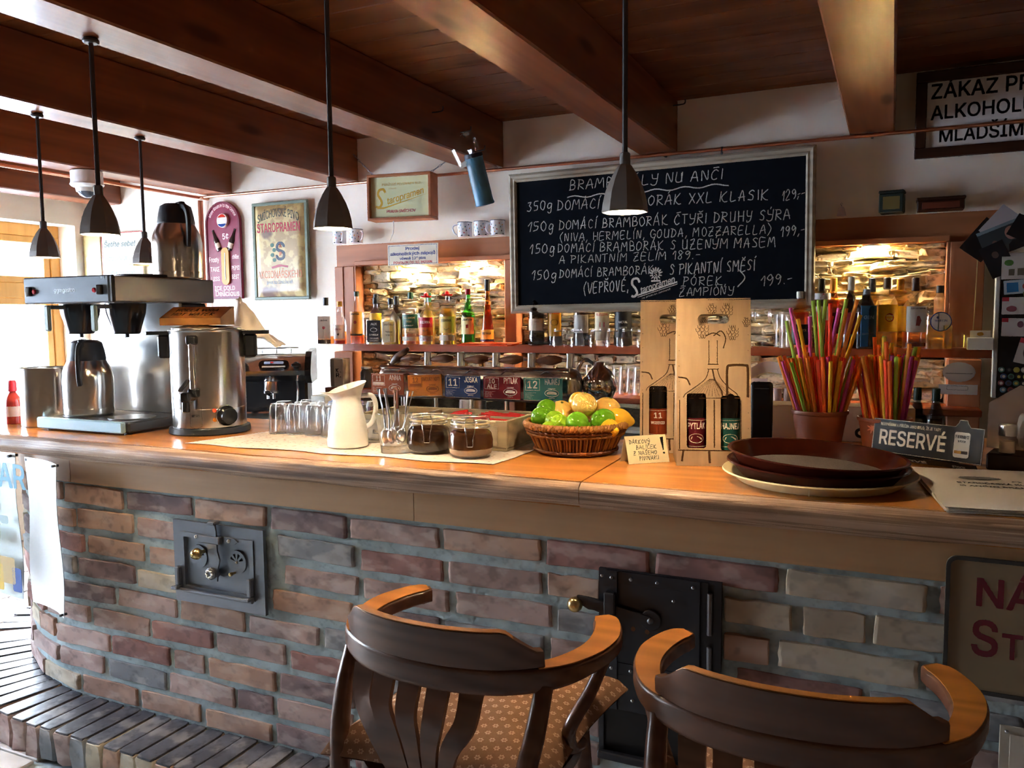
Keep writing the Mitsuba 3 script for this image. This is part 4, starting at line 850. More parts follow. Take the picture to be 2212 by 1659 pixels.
t = Thing('blue_foil_bag', 'crumpled pale blue foil bag right of the espresso machine', 'bag', at=(-2.62, 3.42, 0.8605)); m = trimesh.creation.icosphere(3, 1.0); v = m.vertices * [0.05, 0.03, 0.075]; v *= (0.8 + 0.6 * meshkit.fbm(m.vertices * 3, 3))[:, None]; v[:, 2] += 0.09; v[:, 0] += v[:, 2] * 0.35 - 0.03; t.own(tm(v, m.faces), 'satin', '9cb0cc', 20)
for x, c, lab in ((-2.50, '2c3c8c', 'small bottle with blue cap on the work counter behind the white pitcher'), (-2.44, 'd0d0d0', 'small bottle with pale cap on the work counter behind the white pitcher')):
    t = Thing('small_bottle', lab, 'bottle', at=(x, 3.50, 0.8605)); t.part('body', lathe([(0, 0), (0.024, 0), (0.026, 0.004), (0.026, 0.09), (0.014, 0.11), (0.012, 0.125), (0, 0.125)], 20), 'gloss', '8a6a78', 40); t.part('cap', cyl(0.016, 0.03, 16, 0.003, (0, 0, 0.1255)), 'satin', c)
# ================================================================ right part of the bar top
def carton_fn(p, n, uv):
    s = fbm(p.x * 90, p.y * 90, p.z * 4, 3)
    return mix((0.50, 0.36, 0.22), (0.40, 0.27, 0.15), s)
scene['carton'] = two({'type': 'diffuse', 'reflectance': mikit.proc(carton_fn)})
def stroke(pts, w, n=5):
    p = spline(np.asarray(pts, float), n) if len(pts) > 2 else np.asarray(pts, float)
    d = np.gradient(p, axis=0); d /= np.linalg.norm(d, axis=1, keepdims=True) + 1e-12
    nr = np.stack([-d[:, 1], d[:, 0]], 1) * w / 2
    k = len(p); v = np.zeros((2 * k, 3)); v[:k, :2], v[k:, :2] = p + nr, p - nr
    i = np.arange(k - 1)
    return tm(v, np.vstack([np.stack([i, i + k, i + 1], 1), np.stack([i + 1, i + k, i + k + 1], 1)]))
HC, LEAN = 0.45, math.degrees(math.atan2(0.055, 0.45))
def on_front(m, off=0.0006):     # drawing in (x, height) put on the leaning front of a carrier
    m = rot(mv(stand(m), 0, -off, 0), -LEAN, (1, 0, 0)); return m
def gift_carrier(name_lab, x, y, rz, bottles):
    w, dp = 0.196, 0.15
    t = Thing('bottle_carrier', name_lab, 'gift box', 'cardboard bottle carriers', at=(x, y, ZT), rz=rz)
    face = sbox(-w / 2, 0, w / 2, HC)
    hole = rpoly(0.084, 0.026, 0.0128, 6, 0, HC - 0.052)
    wins = [rpoly(0.052, 0.148, 0.008, 4, bx_, 0.122 + bz_) for bx_, bz_, *_ in bottles]
    f = face
    for q in [hole] + wins: f = f.difference(q)
    t.part('front_panel', on_front(prism(f, 0.0025, -0.0025), 0), 'carton', smooth=False)
    bk = mv(stand(prism(face.difference(hole), 0.0025, 0)), 0, 0, 0)
    t.part('back_panel', mv(rot(bk, math.degrees(math.atan2(0.085, 0.45)), (1, 0, 0)), 0, dp, 0), 'carton', smooth=False)
    side = Polygon([(0.003, 0), (dp - 0.003, 0), (0.063, HC - 0.01), (0.056, HC - 0.01)])
    for s in (-1, 1):
        m = prism(side, 0.002); m.vertices = m.vertices[:, [2, 0, 1]]; t.part('side_panel', mv(m, s * (w / 2 - 0.001) - 0.001, 0, 0), 'carton', smooth=False)
    t.part('bottom', bx(-w / 2 + 0.002, w / 2 - 0.002, 0.002, dp - 0.002, 0.0005, 0.003, 0), 'carton', smooth=False)
    t.part('top_fold', bx(-w / 2, w / 2, 0.054, 0.068, HC - 0.002, HC + 0.001, 0), 'carton', smooth=False)
    ink = '4a321e'
    L = [stroke([(-.012, .34), (-.012, .275)], .0022), stroke([(.010, .34), (.010, .275)], .0022), stroke([(-.015, .275), (.013, .275)], .003), stroke([(-.016, .262), (.014, .262)], .002), stroke([(-.012, .262), (-.022, .235), (-.05, .212), (-.074, .195), (-.08, .185)], .0022),
         stroke([(.010, .262), (.018, .238), (.04, .212), (.06, .196), (.066, .184)], .0022), stroke([(-.084, .184), (.07, .184)], .0035), stroke([(-.003, .262), (.004, .232), (.02, .205), (.024, .186)], .004), stroke([(.036, .19), (.036, .262), (.046, .272), (.082, .272), (.09, .262), (.09, .186)], .0065), stroke([(-.094, .24), (-.072, .236), (-.062, .218)], .004),
         stroke([(-.09, .178), (-.09, .045)], .0025), stroke([(.002, .178), (.002, .05)], .0035), stroke([(.072, .178), (.072, .05)], .002), stroke([(-.094, .078), (.094, .078)], .004), stroke([(-.094, .066), (.094, .066)], .0018), stroke([(-.094, .042), (.094, .042)], .003), stroke([(-.08, .042), (-.084, .012)], .005), stroke([(-.012, .042), (-.010, .008)], .006), stroke([(.06, .042), (.062, .014)], .004)]
    for i in range(14): L.append(stroke([(-.010 + i * .0008, .235), (-.07 + i * .0095, .188)], .0008))
    for cx_, cz_, r in ((-.03, .372, .022), (.05, .365, .020), (.086, .392, .013), (.035, .425, .02), (-.005, .428, .016)):
        for row in range(5):
            zz = cz_ + r * (.8 - .4 * row); ww = r * (.28, .5, .58, .5, .3)[row]
            for q in range(3):
                xx = cx_ + ww * (q - 1) * .9 + (r * .12 if row % 2 else 0); L.append(stroke([(xx - ww * .45, zz), (xx - ww * .3, zz - r * .3), (xx, zz - r * .42), (xx + ww * .3, zz - r * .3), (xx + ww * .45, zz)], .0012))
    for q in ([(.0, .352), (.02, .365), (.032, .345), (.026, .318)], [(-.02, .352), (.0, .36), (.018, .352)]): L.append(stroke(q, .003))
    for i in range(9): L += [stroke([(-.092, .06 + .042 * i), (-.0905, .0605 + .042 * i)], .002), stroke([(.0905, .06 + .042 * i), (.092, .0605 + .042 * i)], .002)]
    art = cat(*[shp for shp in L])
    clip = []
    c_ = art.triangles_center
    keep = ~np.array([any(q.contains(Point(a, b)) for q in [hole] + wins) for a, b in c_[:, :2]])
    art.update_faces(keep); t.part('printed_drawing', on_front(art), 'matte', ink, False)
    for bx_, bz_, lc, ln, txt, extra in bottles:
        by = 0.042 + bz_ * 0.2
        q = Thing('beer_bottle', f'dark beer bottle with {ln} label seen through a carton window', 'beer bottle', 'beer bottles in the carriers', M=t.M @ T().translate([bx_, by + 0.006, 0.0035 + max(bz_, 0)]))
        q.part('body', lathe([(0, 0), (0.029, 0), (0.0305, 0.003), (0.0305, 0.165), (0.026, 0.185), (0.016, 0.205), (0.0135, 0.235), (0.0145, 0.24), (0, 0.241)], 28), 'gloss', '0b0807', 40)
        lb = q.part('label', lathe([(0.0308, 0.038), (0.0308, 0.124)], 28), 'satin', lc)
        for z in (0.118, 0.046): q.part('stripe', lathe([(0.0310, z), (0.0310, z + 0.0014)], 28), 'satin', 'd8cfc0', parent=lb)
        q.part('lettering', on_cyl(text(txt, 0.016, 0.05 if len(txt) > 3 else 0.024, True), 0.0309, -90, 0.095 if not extra else 0.096), 'satin', 'e8e0d4', parent=lb)
        if extra: q.part('lettering', on_cyl(text(extra, 0.008, 0.044, True), 0.0309, -90, 0.078), 'satin', 'e8e0d4', parent=lb)
        el = shapely.affinity.scale(Point(0, 0).buffer(1, quad_segs=8), 0.021, 0.013); e2 = shapely.affinity.scale(Point(0, 0).buffer(1, quad_segs=8), 0.0192, 0.0114)
        if not extra: q.part('emblem', on_cyl(prism(el.difference(e2).union(Polygon([(-.015, -.004), (-.013, .004), (.004, .006), (.015, .001), (.015, -.004)])), 0.0005), 0.0309, -90, 0.069), 'satin', 'd8cfc0', parent=lb)
    return t
gift_carrier('printed cardboard bottle carrier standing in front on the bar top', -0.425, 2.196, 17, [(-0.045, 0.0, '5a1420', 'dark red', 'PYTLÁK', None), (0.045, -0.006, '0f4a44', 'dark green', 'HAJNEJ', None)])
gift_carrier('printed cardboard bottle carrier standing behind the paper note, half hidden', -0.575, 2.360, 15, [(-0.045, 0.002, '8a3a1c', 'orange brown', '11', 'WEISSBIER'), (0.045, 0.0, '26406a', 'blue', 'JOSKA', None)])
# folded note
NM = T().translate([-0.616, 2.198, ZT]).rotate([0, 0, 1], 42)
t = Thing('paper_note', 'small folded cream paper note with handwriting beside the fruit basket', 'note', M=NM)
pm = lambda s: mv(rot(stand(prism(sbox(-0.062, 0, 0.062, 0.078), 0.0008)), s * 20, (1, 0, 0)), 0, 0.028 * s, 0)
t.part('front_leaf', pm(-1), 'matte', 'd8cca4', False); t.part('back_leaf', pm(1), 'matte', 'd8cca4', False)
def on_note(m): return mv(rot(mv(stand(m), 0, -0.0012, 0), -20, (1, 0, 0)), 0, -0.028, 0)
for s, x, z, w in (('DÁRKOVÝ', -0.052, 0.056, 0.062), ('BALÍČEK', -0.034, 0.040, 0.062), ('Z NAŠEHO', -0.044, 0.024, 0.07), ('PIVOVARU', -0.028, 0.009, 0.058)):
    t.part('handwriting', on_note(mv(hand(s, 0.0105, w, 0.13, 0.03, 3), x, z)), 'matte', '1c1c1c', False)
t.part('handwriting', on_note(cat(prism([(0.043, 0.070), (0.053, 0.072), (0.050, 0.034), (0.047, 0.034)], 0.0005), prism(Point(0.049, 0.026).buffer(0.003), 0.0005))), 'matte', '1c1c1c', False)
# card terminal, receipt, card box
t = Thing('card_terminal', 'tall black card terminal standing behind the cardboard carrier', 'card terminal', at=(-0.362, 2.62, ZT), rz=8)
t.part('body', rbox(0.068, 0.05, 0.195, 0.012, 12, (0, 0, 0.0985)), 'satin', '101113'); t.part('slot', bx(-0.022, 0.022, -0.0258, -0.025, 0.176, 0.18, 0), 'gloss', '2a2c30')
t = Thing('receipt_slip', 'curled pale receipt paper above the card terminal', 'receipt', at=(-0.362, 2.70, 1.0))
m = grid(14, 4, lambda u, v: np.stack([-0.05 + 0.10 * u, 0.02 * np.sin(u * 3), 0.237 + 0.035 * v + 0.028 * u + 0.01 * np.sin(u * 4)], 1)); b = m.copy(); b.vertices[:, 1] += 0.0006; b.invert(); t.part('paper', cat(m, b), 'matte', 'c8b8b4', True)
m = grid(3, 8, lambda u, v: np.stack([-0.045 + 0.05 * u, 0.012 + 0 * u, 0.0405 + 0.2 * v], 1)); b = m.copy(); b.vertices[:, 1] += 0.0006; b.invert(); t.part('strip', cat(m, b), 'matte', 'c8b8b4', True)
t = Thing('card_box', 'long pale cardboard box standing behind the straw cups', 'box', at=(-0.145, 2.83, ZT), rz=4)
t.part('body', box(0.43, 0.12, 0.112, 0.003, (0, 0, 0.0565)), 'matte', 'd4bc98'); t.part('printed_mark', mv(stand(prism(Point(0.06, 0.03).buffer(0.016).difference(Point(0.06, 0.03).buffer(0.007)), 0.0006)), 0, -0.0602, 0), 'matte', '2a2018', False)
# drinking straws in terracotta cups
CUPP = [(0, 0), (0.058, 0), (0.060, 0.002), (0.077, 0.106), (0.081, 0.108), (0.0825, 0.113), (0.081, 0.119), (0.078, 0.1195), (0.0745, 0.116), (0.0745, 0.105), (0.057, 0.006), (0, 0.006)]
cup1 = Thing('terracotta_cup', 'larger brown terracotta cup full of straws, left of the two', 'cup', at=(-0.19, 2.60, ZT)); cup1.part('body', lathe(CUPP, 48), 'satin', '8c4a30', 40)
cup2 = Thing('terracotta_cup', 'smaller terracotta cup with a painted flower, full of straws', 'cup', at=(-0.012, 2.58, ZT)); cup2.part('body', scl(lathe(CUPP, 48), 0.9, 0.9, 0.9), 'satin', '8c4a30', 40)
fl = cat(*[prism(shapely.affinity.rotate(shapely.affinity.scale(Point(0.0075, 0).buffer(1, quad_segs=4), 0.0085, 0.0022), a, origin=(0, 0)), 0.0006) for a in range(0, 360, 52)])
v = fl.vertices; fl.vertices = v
flm = on_cyl(fl, 0.0675, -118, 0.08); cup2.part('painted_flower', flm, 'matte', 'd88a68', False)
SCOL = {'orange': 'ff8a48', 'red': 'ff6a50', 'yellow': 'ffdc50', 'lime': 'c8e46c', 'pink': 'f078c0', 'amber': 'ffb858'}
for c, hx in SCOL.items(): scene['straw_' + c] = two({'type': 'blendbsdf', 'weight': 0.35, 'bsdf_0': {'type': 'roughplastic', 'alpha': 0.25, 'diffuse_reflectance': rgb(hx)}, 'bsdf_1': {'type': 'diffuse', 'reflectance': rgb(hx)}}) if False else two({'type': 'principledthin', 'base_color': rgb(hx), 'roughness': 0.35, 'diff_trans': 0.7})['bsdf']
SLEN = 0.27
sm = lathe([(0.0047, 0), (0.0056, 0), (0.0056, SLEN), (0.0047, SLEN), (0.0047, 0)], 10)
STRAW = {c: shape(sm, 'straw_' + c, 50) for c in SCOL}
def straws(cx, cy, rb, rt_, n, hi, seed, lab, grp):
    r = np.random.default_rng(seed)
    for i in range(n):
        a = r.uniform(0, 2 * PI) if i % 3 else (i * 2.39996)
        q = math.sqrt((i + 0.5) / n)
        b = np.array([rb * 0.8 * q * math.cos(a + 0.5), rb * 0.8 * q * math.sin(a + 0.5), 0.008 + 0.015 * r.random() + (hi * r.uniform(0.6, 1.0) if r.random() < 0.16 else 0)])
        top = np.array([rt_ * q * math.cos(a), rt_ * q * math.sin(a), 0.24])
        d = top - np.array([b[0], b[1], 0.01]); d /= np.linalg.norm(d)
        th, ph = math.degrees(math.acos(d[2])), math.degrees(math.atan2(d[1], d[0]))
        c = r.choice(list(SCOL), p=[.20, .15, .22, .15, .13, .15])
        M = T().translate([cx + b[0], cy + b[1], ZT + b[2]]).rotate([0, 0, 1], ph).rotate([0, 1, 0], th)
        Thing('drinking_straw', f'{c} plastic drinking straw standing in the {lab} terracotta cup', 'straw', f'{c} straws in the {grp} cup', M=M).own(STRAW[c])
straws(-0.19, 2.60, 0.054, 0.118, 84, 0.18, 11, 'larger', 'larger')
straws(-0.012, 2.58, 0.048, 0.084, 64, 0.05, 12, 'flowered', 'flowered')
# trays
def tray(r, h, rim): return lathe([(0, 0), (r * 0.80, 0), (r * 0.84, 0.002), (r - 0.008, h - 0.004), (r, h - 0.002), (r + 0.003, h), (r + 0.001, h + 0.003), (r - 0.006, h + 0.002), (r * 0.84 - 0.002, 0.005), (0, 0.005)], 72)
TX, TY = -0.155, 2.093
t = Thing('serving_tray', 'cream plastic round serving tray at the bottom of the tray stack', 'tray', 'round serving trays', at=(TX, TY, ZT)); t.part('body', tray(0.222, 0.026, 0), 'satin', 'cdb98a', 40); t.part('mould_mark', bx(-0.0012, 0.0012, -0.2215, -0.2185, 0.008, 0.022, 0), 'satin', 'd8c89c')
t = Thing('serving_tray', 'dark brown round serving tray, the lower of the two brown ones', 'tray', 'round serving trays', M=T().translate([TX - 0.004, TY, ZT + 0.0095]).rotate([0, 1, 0], 1.2)); t.part('body', tray(0.208, 0.036, 0), 'gloss', '300f08', 40)
TM_ = T().translate([TX - 0.006, TY - 0.004, ZT + 0.0225]).rotate([0, 1, 0], 3.0)
t = Thing('serving_tray', 'dark brown round serving tray lying tilted on top of the tray stack', 'tray', 'round serving trays', M=TM_); t.part('body', tray(0.206, 0.046, 0), 'gloss', '34120a', 40)
def mat_fn(p, n, uv): return mix((0.10, 0.085, 0.075), (0.055, 0.048, 0.045), fbm(p.x * 400, p.y * 400, p.z * 10, 2))
scene['mat_rubber'] = pr(mikit.proc(mat_fn), 0.7)
t = Thing('rubber_mat', 'grey textured rubber mat lying in the top brown tray', 'mat', M=TM_); m = prism(Point(0, 0).buffer(0.168, quad_segs=20), 0.004, 0.006); t.own(m, 'mat_rubber', smooth=False)
# reserved sign
t = Thing('reserved_sign', 'black RESERVÉ table sign with a bottle shape at its right end', 'sign', at=(-0.043, 2.505, ZT), rz=-31)
sil = sbox(0, 0, 0.30, 0.092).union(Polygon([(0.225, 0.09), (0.234, 0.103), (0.236, 0.11), (0.256, 0.11), (0.258, 0.103), (0.268, 0.09)]))
UP = lambda m, off=0.0: mv(rot(mv(stand(m), 0, -off, 0), -9, (1, 0, 0)), 0, 0.0, 0.020)
t.part('panel', UP(prism(sil, 0.002, -0.002)), 'satin', '1c1a19', False)
edge = sil.difference(sil.buffer(-0.0016)); t.part('edge', UP(prism(edge, 0.0004), 0.0001), 'satin', 'b8aea0', False)
foot = Polygon([(0, 0), (0.30, 0), (0.30, 0.02), (0, 0.02)]); t.part('foot', mv(rot(stand(prism(foot, 0.002, -0.002)), 38, (1, 0, 0)), 0, -0.013, 0.0045), 'satin', '161413', False)
t.part('back_leg', mv(rot(stand(prism(sbox(0.02, 0, 0.22, 0.10), 0.0015)), 22, (1, 0, 0)), 0, 0.052, 0.001), 'satin', '161413', False)
INK = 'e6dcc6'
t.part('lettering', UP(mv(text('RESERVÉ', 0.040, 0.186, True), 0.113, 0.022), 0.0002), 'satin', INK, False)
t.part('lettering', UP(mv(text('NEVYVĚRÁM A PŘEČIN JAKO BYLO, ŽE JE TADY', 0.008, 0.17, True), 0.105, 0.074), 0.0002), 'satin', INK, False)
t.part('lettering', mv(rot(mv(stand(text('RESERVÉ', 0.007, 0.12, True)), 0.11, -0.0003, 0.004), 38, (1, 0, 0)), 0, -0.013, 0.0045), 'satin', '8a857a', False)
t.part('lettering', mv(rot(mv(stand(text('STOCK', 0.008, 0.034, True)), 0.255, -0.0003, 0.004), 38, (1, 0, 0)), 0, -0.013, 0.0045), 'satin', '8a857a', False)
t.part('bottle_label', UP(prism(rpoly(0.040, 0.066, 0.006, 4, 0.247, 0.045), 0.0006), 0.0002), 'satin', 'd8d2c4', False)
t.part('lettering', UP(cat(mv(text('FERNET', 0.008, 0.034, True), 0.247, 0.062), mv(text('STOCK', 0.005, 0.02, True), 0.247, 0.052)), 0.0009), 'satin', '2a2622', False)
t.part('label_band', UP(cat(prism(sbox(0.230, 0.022, 0.248, 0.030), 0.0004)), 0.0009), 'satin', 'b8882c', False); t.part('label_band', UP(prism(sbox(0.248, 0.022, 0.264, 0.030), 0.0004), 0.0009), 'satin', '3a2a22', False)
# printed sheets at the right end
for i in range(6):
    def sh_(u, v, i=i):
        x, y = u * 0.33, v * 0.46
        z = 1.0412 + 0.0021 * i + 0.006 * np.clip(0.25 - u, 0, 1) ** 1 * (i > 2) + 0.0012 * np.sin(u * 4 + i)
        return np.stack([x, y, z - 1.04], 1)
    t = Thing('paper_sheet', ['lowest sheet of the printed paper stack at the right end', 'second sheet from below in the printed paper stack', 'third sheet from below in the printed paper stack', 'fourth sheet from below in the printed paper stack', 'sheet just under the top one of the printed paper stack', 'printed top sheet of the paper stack at the right end of the bar top'][i], 'paper', 'sheets of the paper stack', at=(0.110 + 0.004 * rng.uniform(-1, 1), 1.862 + 0.004 * rng.uniform(-1, 1), 1.04), rz=6 + rng.uniform(-1.5, 1.5))
    m = grid(12, 8, sh_); b = m.copy(); b.vertices[:, 2] -= 0.0005; b.invert(); t.part('sheet', cat(m, b), 'matte', 'e2ddd2', True)
    if i == 5:
        for s, x, y, w, h in (('STAROČESKÁ KUCHYNĚ', 0.17, 0.26, 0.2, 0.014), ('O ANČIN BRAMBORÁK', 0.17, 0.225, 0.2, 0.012)): t.part('lettering', mv(text(s, h, w, True, 0.0003), x, y, 0.0138), 'matte', '2c2a28', False)
        t.part('print', cat(mv(prism(shapely.affinity.scale(Point(0, 0).buffer(1, quad_segs=8), 0.045, 0.018), 0.0003), 0.13, 0.33, 0.0138), mv(prism(shapely.affinity.scale(Point(0, 0).buffer(1, quad_segs=8), 0.01, 0.009).difference(shapely.affinity.scale(Point(0, 0).buffer(1, quad_segs=8), 0.007, 0.006)), 0.0003), 0.2, 0.30, 0.0138)), 'matte', '6c6a68', False)
# condiment caddy
t = Thing('condiment_caddy', 'dark wooden condiment stand with clear menu holder at the right end', 'caddy', at=(0.275, 2.44, ZT), rz=-14)
t.part('tray', bx(-0.035, 0.12, -0.045, 0.05, 0.001, 0.045, 0.004), 'wood_dark', smooth=False)
m = prism(Polygon([(-0.05, 0.045), (0.11, 0.045), (0.11, 0.19), (0.02, 0.215), (-0.05, 0.165)]), 0.002); t.part('menu_card', mv(rot(stand(m), -6, (1, 0, 0)), 0, 0.052, 0), 'satin', '9c8470', False)
a_ = Thing('salt_mill', 'glass salt mill with steel cap in the dark wooden stand', 'salt shaker', at=(0.277, 2.415, ZT + 0.0455))
a_.part('glass_body', lathe([(0, 0), (0.019, 0), (0.0195, 0.003), (0.0195, 0.045)], 24), 'glass', smooth=40); a_.part('cap', lathe([(0.0205, 0.0455), (0.021, 0.046), (0.021, 0.07), (0.019, 0.074), (0, 0.075)], 24), 'chrome', smooth=40); a_.part('salt', cyl(0.0175, 0.03, 20, 0.001, (0, 0, 0.002)), 'matte', 'c8b8a0')
a_ = Thing('toothpick_pack', 'crumpled clear pack beside the salt mill in the wooden stand', 'packet', at=(0.325, 2.455, ZT + 0.0455)); m = trimesh.creation.icosphere(3, 1.0); v = m.vertices * [0.022, 0.018, 0.05]; v *= (0.8 + 0.5 * meshkit.fbm(m.vertices * 3, 3))[:, None]; v[:, 2] -= v[:, 2].min(); a_.own(tm(v, m.faces), 'satin', 'b8a890', 20)
# ================================================================ bottles and glasses on the shelf
ZS = 1.2940
def patch(r, z0, z1, a0, half, n=14):
    """piece of a cylinder wall facing a0 (degrees), half wide each side"""
    return on_cyl_grid(r, z0, z1, a0, half, n)
def on_cyl_grid(r, z0, z1, a0, half, n):
    return grid(n, 2, lambda u, v: np.stack([r * np.cos(np.radians(a0 - half + 2 * half * u)), r * np.sin(np.radians(a0 - half + 2 * half * u)), z0 + (z1 - z0) * v], 1))
def sq_lathe(prof, e=0.28, n=40):
    """lathe whose section is a rounded square up to each ring's own radius"""
    m = lathe(prof, n); v = m.vertices; a = np.arctan2(v[:, 1], v[:, 0]); r = np.hypot(v[:, 0], v[:, 1])
    big = np.clip((r - 0.018) / 0.014, 0, 1)
    k = (np.abs(np.cos(a)) ** (2 / e) + np.abs(np.sin(a)) ** (2 / e)) ** (-e / 2)
    s = 1 + big * (k - 1); v[:, 0] *= s; v[:, 1] *= s; m.vertices = v; return m
def bottle(lab, x, y, H, r, glassm, cap, caph=0.035, liquid=None, level=0.6, labels_=(), sh=0.62, square=False, neck=0.0125, face=-72, z=ZS, cone=False, hat=None, group=None, capm='satin'):
    t = Thing('liquor_bottle', lab, 'bottle', group, at=(x, y, z))
    hb = H - caph * 0.8
    if cone: prof = [(0, 0), (r - .003, 0), (r, .004), (r * 0.98, H * .16), (r * 0.55, H * .52), (neck + .001, H * .74), (neck, hb), (0, hb)]
    else: prof = [(0, 0), (r - .003, 0), (r, .004), (r, H * (sh - .08)), (r * .93, H * (sh - .02)), (r * .62, H * (sh + .07)), (neck * 1.25, H * (sh + .16)), (neck, H * (sh + .20)), (neck, hb), (0, hb)]
    L = sq_lathe if square else (lambda p, n=32: lathe(p, n))
    t.part('body', L(prof), glassm, smooth=45)
    if liquid:
        top = hb * level; p = [(max(a - .0022, 0), max(b, .0045)) for a, b in prof]
        q = [pp_ for pp_ in p if pp_[1] < top]
        q.append((np.interp(top, [b for a, b in p[1:-1]], [a for a, b in p[1:-1]]), top)); q.append((0, top))
        t.part('liquor', L(q), liquid, smooth=45)
    if cap: t.part('cap', lathe([(neck + .001, H - caph), (neck + .0025, H - caph + .001), (neck + .0022, H - .002), (neck, H), (0, H)], 20), capm, cap)
    if hat: t.part('hat_stopper', lathe([(0.008, H - 0.012), (0.026, H - 0.010), (0.030, H - 0.002), (0.027, H - 0.003), (0.014, H - 0.004), (0.011, H + 0.012), (0, H + 0.020)], 24), 'satin', hat, 40)
    rl = r * (1.0 if not square else 0.995)
    for z0, z1, c, *tx in labels_:
        hw = 62 if not square else 0
        if square: lb = t.part('label', rot(bx(-r * .86, r * .86, -r * .9405 - .004, -r * .9405 + .002, z0 * H, z1 * H, 0.0005), face + 90), 'satin', c, False)
        else:
            rr_ = r + .0006 if not cone else np.interp((z0 + z1) / 2 * H, [b for a, b in prof[2:]], [a for a, b in prof[2:]]) + .003
            lb = t.part('label', patch(rr_, z0 * H, z1 * H, face, hw), 'satin', c, True)
        for s, zz, hh, ww, ic in tx:
            m = text(s, hh, ww, True, 0.0004) if isinstance(s, str) else prism(s, 0.0004)
            if square: m = rot(mv(stand(m), 0, -r * .9405 - .0042, zz * H), face + 90)
            else: m = on_cyl(m, (rr_ if cone else r) + .0010, face, zz * H)
            t.part('lettering' if isinstance(s, str) else 'emblem', m, 'satin', ic, False, parent=lb)
    return t
dot = lambda r: Point(0, 0).buffer(r, quad_segs=6)
oval = lambda a, b: shapely.affinity.scale(Point(0, 0).buffer(1, quad_segs=8), a, b)
bottle('clear whiskey bottle with white label and pink mark, leftmost on the shelf', -2.945, 3.81, .268, .043, 'glass', '14161a', .045, 'glass_amber', .20, [(.12, .60, 'd8d4d0', ('JIM BEAM', .50, .008, .044, '3a3430'), (dot(.009), .36, 0, 0, 'b83a4a')), (.02, .11, '2c2420')], .66, True)
bottle('small whiskey bottle with white oval label, gold and red cap, second from the left', -2.842, 3.80, .245, .036, 'glass', 'c89030', .03, 'glass_amber', .34, [(.14, .46, 'd8d0c8', ('CHIVAS', .34, .008, .04, '8a2430'), (dot(.006), .24, 0, 0, '4a3a34')), (.02, .10, '9c2a2a')], .58)
bottle('bourbon bottle with orange label and dark red rose spot in front of the post', -2.752, 3.84, .30, .040, 'glass', '1c2c22', .028, 'glass_amber', .20, [(.20, .62, 'c88438', ('FOUR ROSES', .56, .009, .05, '3c2412'), (dot(.009), .42, 0, 0, 'a01c30')), (.17, .21, '14120f')], .64)
bottle('dark bottle with yellow label behind the black-labelled square one', -2.675, 3.92, .285, .040, 'glass_dark', '101216', .04, None, 0, [(.12, .62, 'c8a820', ('PITU', .45, .012, .04, '20242c'))], .66)
bottle('square whiskey bottle with black label full of white lettering', -2.612, 3.82, .262, .044, 'glass', '101216', .035, 'glass_gold', .10, [(.06, .52, '22242a', ('JACK', .42, .012, .036, 'd0d0d0'), (oval(.020, .012).difference(oval(.017, .009)), .32, 0, 0, 'd0d0d0'), ('DANIELS', .20, .009, .05, 'd0d0d0'), ('TENNESSEE', .13, .006, .05, 'd0d0d0'), ('WHISKEY', .08, .006, .05, 'd0d0d0'))], .60, True)
bottle('square honey whiskey bottle with cream label, right of the black-labelled one', -2.513, 3.82, .258, .042, 'glass', '101216', .035, 'glass_gold', .60, [(.06, .50, 'cfc4a4', ('JACK DANIELS', .42, .008, .054, '5c4a30'), ('Tennessee', .27, .007, .04, '5c4a30'), ('HONEY', .20, .007, .036, '5c4a30'))], .60, True)
bottle('dark bottle standing behind the cream-labelled whiskey', -2.545, 3.93, .272, .038, 'glass_dark', '16181c', .05, None, 0, (), .62)
bottle('clear whiskey bottle with wide dark green label and green cap', -2.395, 3.84, .288, .049, 'glass', '1c4a34', .035, 'glass_amber', .24, [(.32, .58, '1c4a38', ('TULLAMORE', .50, .009, .07, 'c8b478'), ('DEW', .43, .009, .03, 'c8b478'), ('IRISH WHISKEY', .36, .006, .06, 'd8d0c0')), (.08, .16, 'b8b4a4')], .66)
bottle('green-necked bottle hidden behind the red-hatted tequila', -2.345, 3.95, .285, .036, 'glass_gold', '1f5238', .05, None, 0, (), .62)
bottle('tequila bottle with red label and red sombrero stopper', -2.290, 3.83, .268, .043, 'glass', None, .0, 'glass_gold', .55, [(.36, .56, 'a81c28', ('SIERRA', .44, .013, .058, 'e8dcd0')), (.20, .36, 'c86a28', (Polygon([(-.03, -.008), (-.01, .008), (.0, .0), (.012, .01), (.032, -.008)]), .28, 0, 0, '5c5a58')), (.08, .18, 'b8a8a0', ('TEQUILA', .11, .006, .03, 'a03038'))], .62, hat='b81c1c')
bottle('tequila bottle of golden liquor with red sombrero stopper', -2.170, 3.85, .275, .047, 'glass', None, .0, 'glass_gold', .72, [(.24, .56, 'c8a850', ('SIERRA', .46, .013, .058, '4a3a28'), (Polygon([(-.03, -.008), (-.01, .008), (.0, .0), (.012, .01), (.032, -.008)]), .30, 0, 0, '5c5648')), (.09, .20, 'b8ae98')], .66, hat='c02a1e')
bottle('green glass whiskey bottle with cream label and red cap', -2.040, 3.84, .298, .038, 'glass_green', 'a8202c', .03, 'glass_green', .30, [(.20, .50, 'd0c080', ('JAMESON', .44, .010, .056, '2c3c20'), (sbox(-.007, -.009, .007, .009), .34, 0, 0, '8c2c1c'))], .58)
bottle('tall tapering brandy bottle of orange amber with black cap', -1.930, 3.85, .345, .038, 'glass_amber', '16141a', .06, 'glass_amber', .72, [(.09, .24, 'd09838', ('METAXA', .17, .011, .05, '2a1a10')), (.07, .095, '1c1a30')], .6, cone=True)
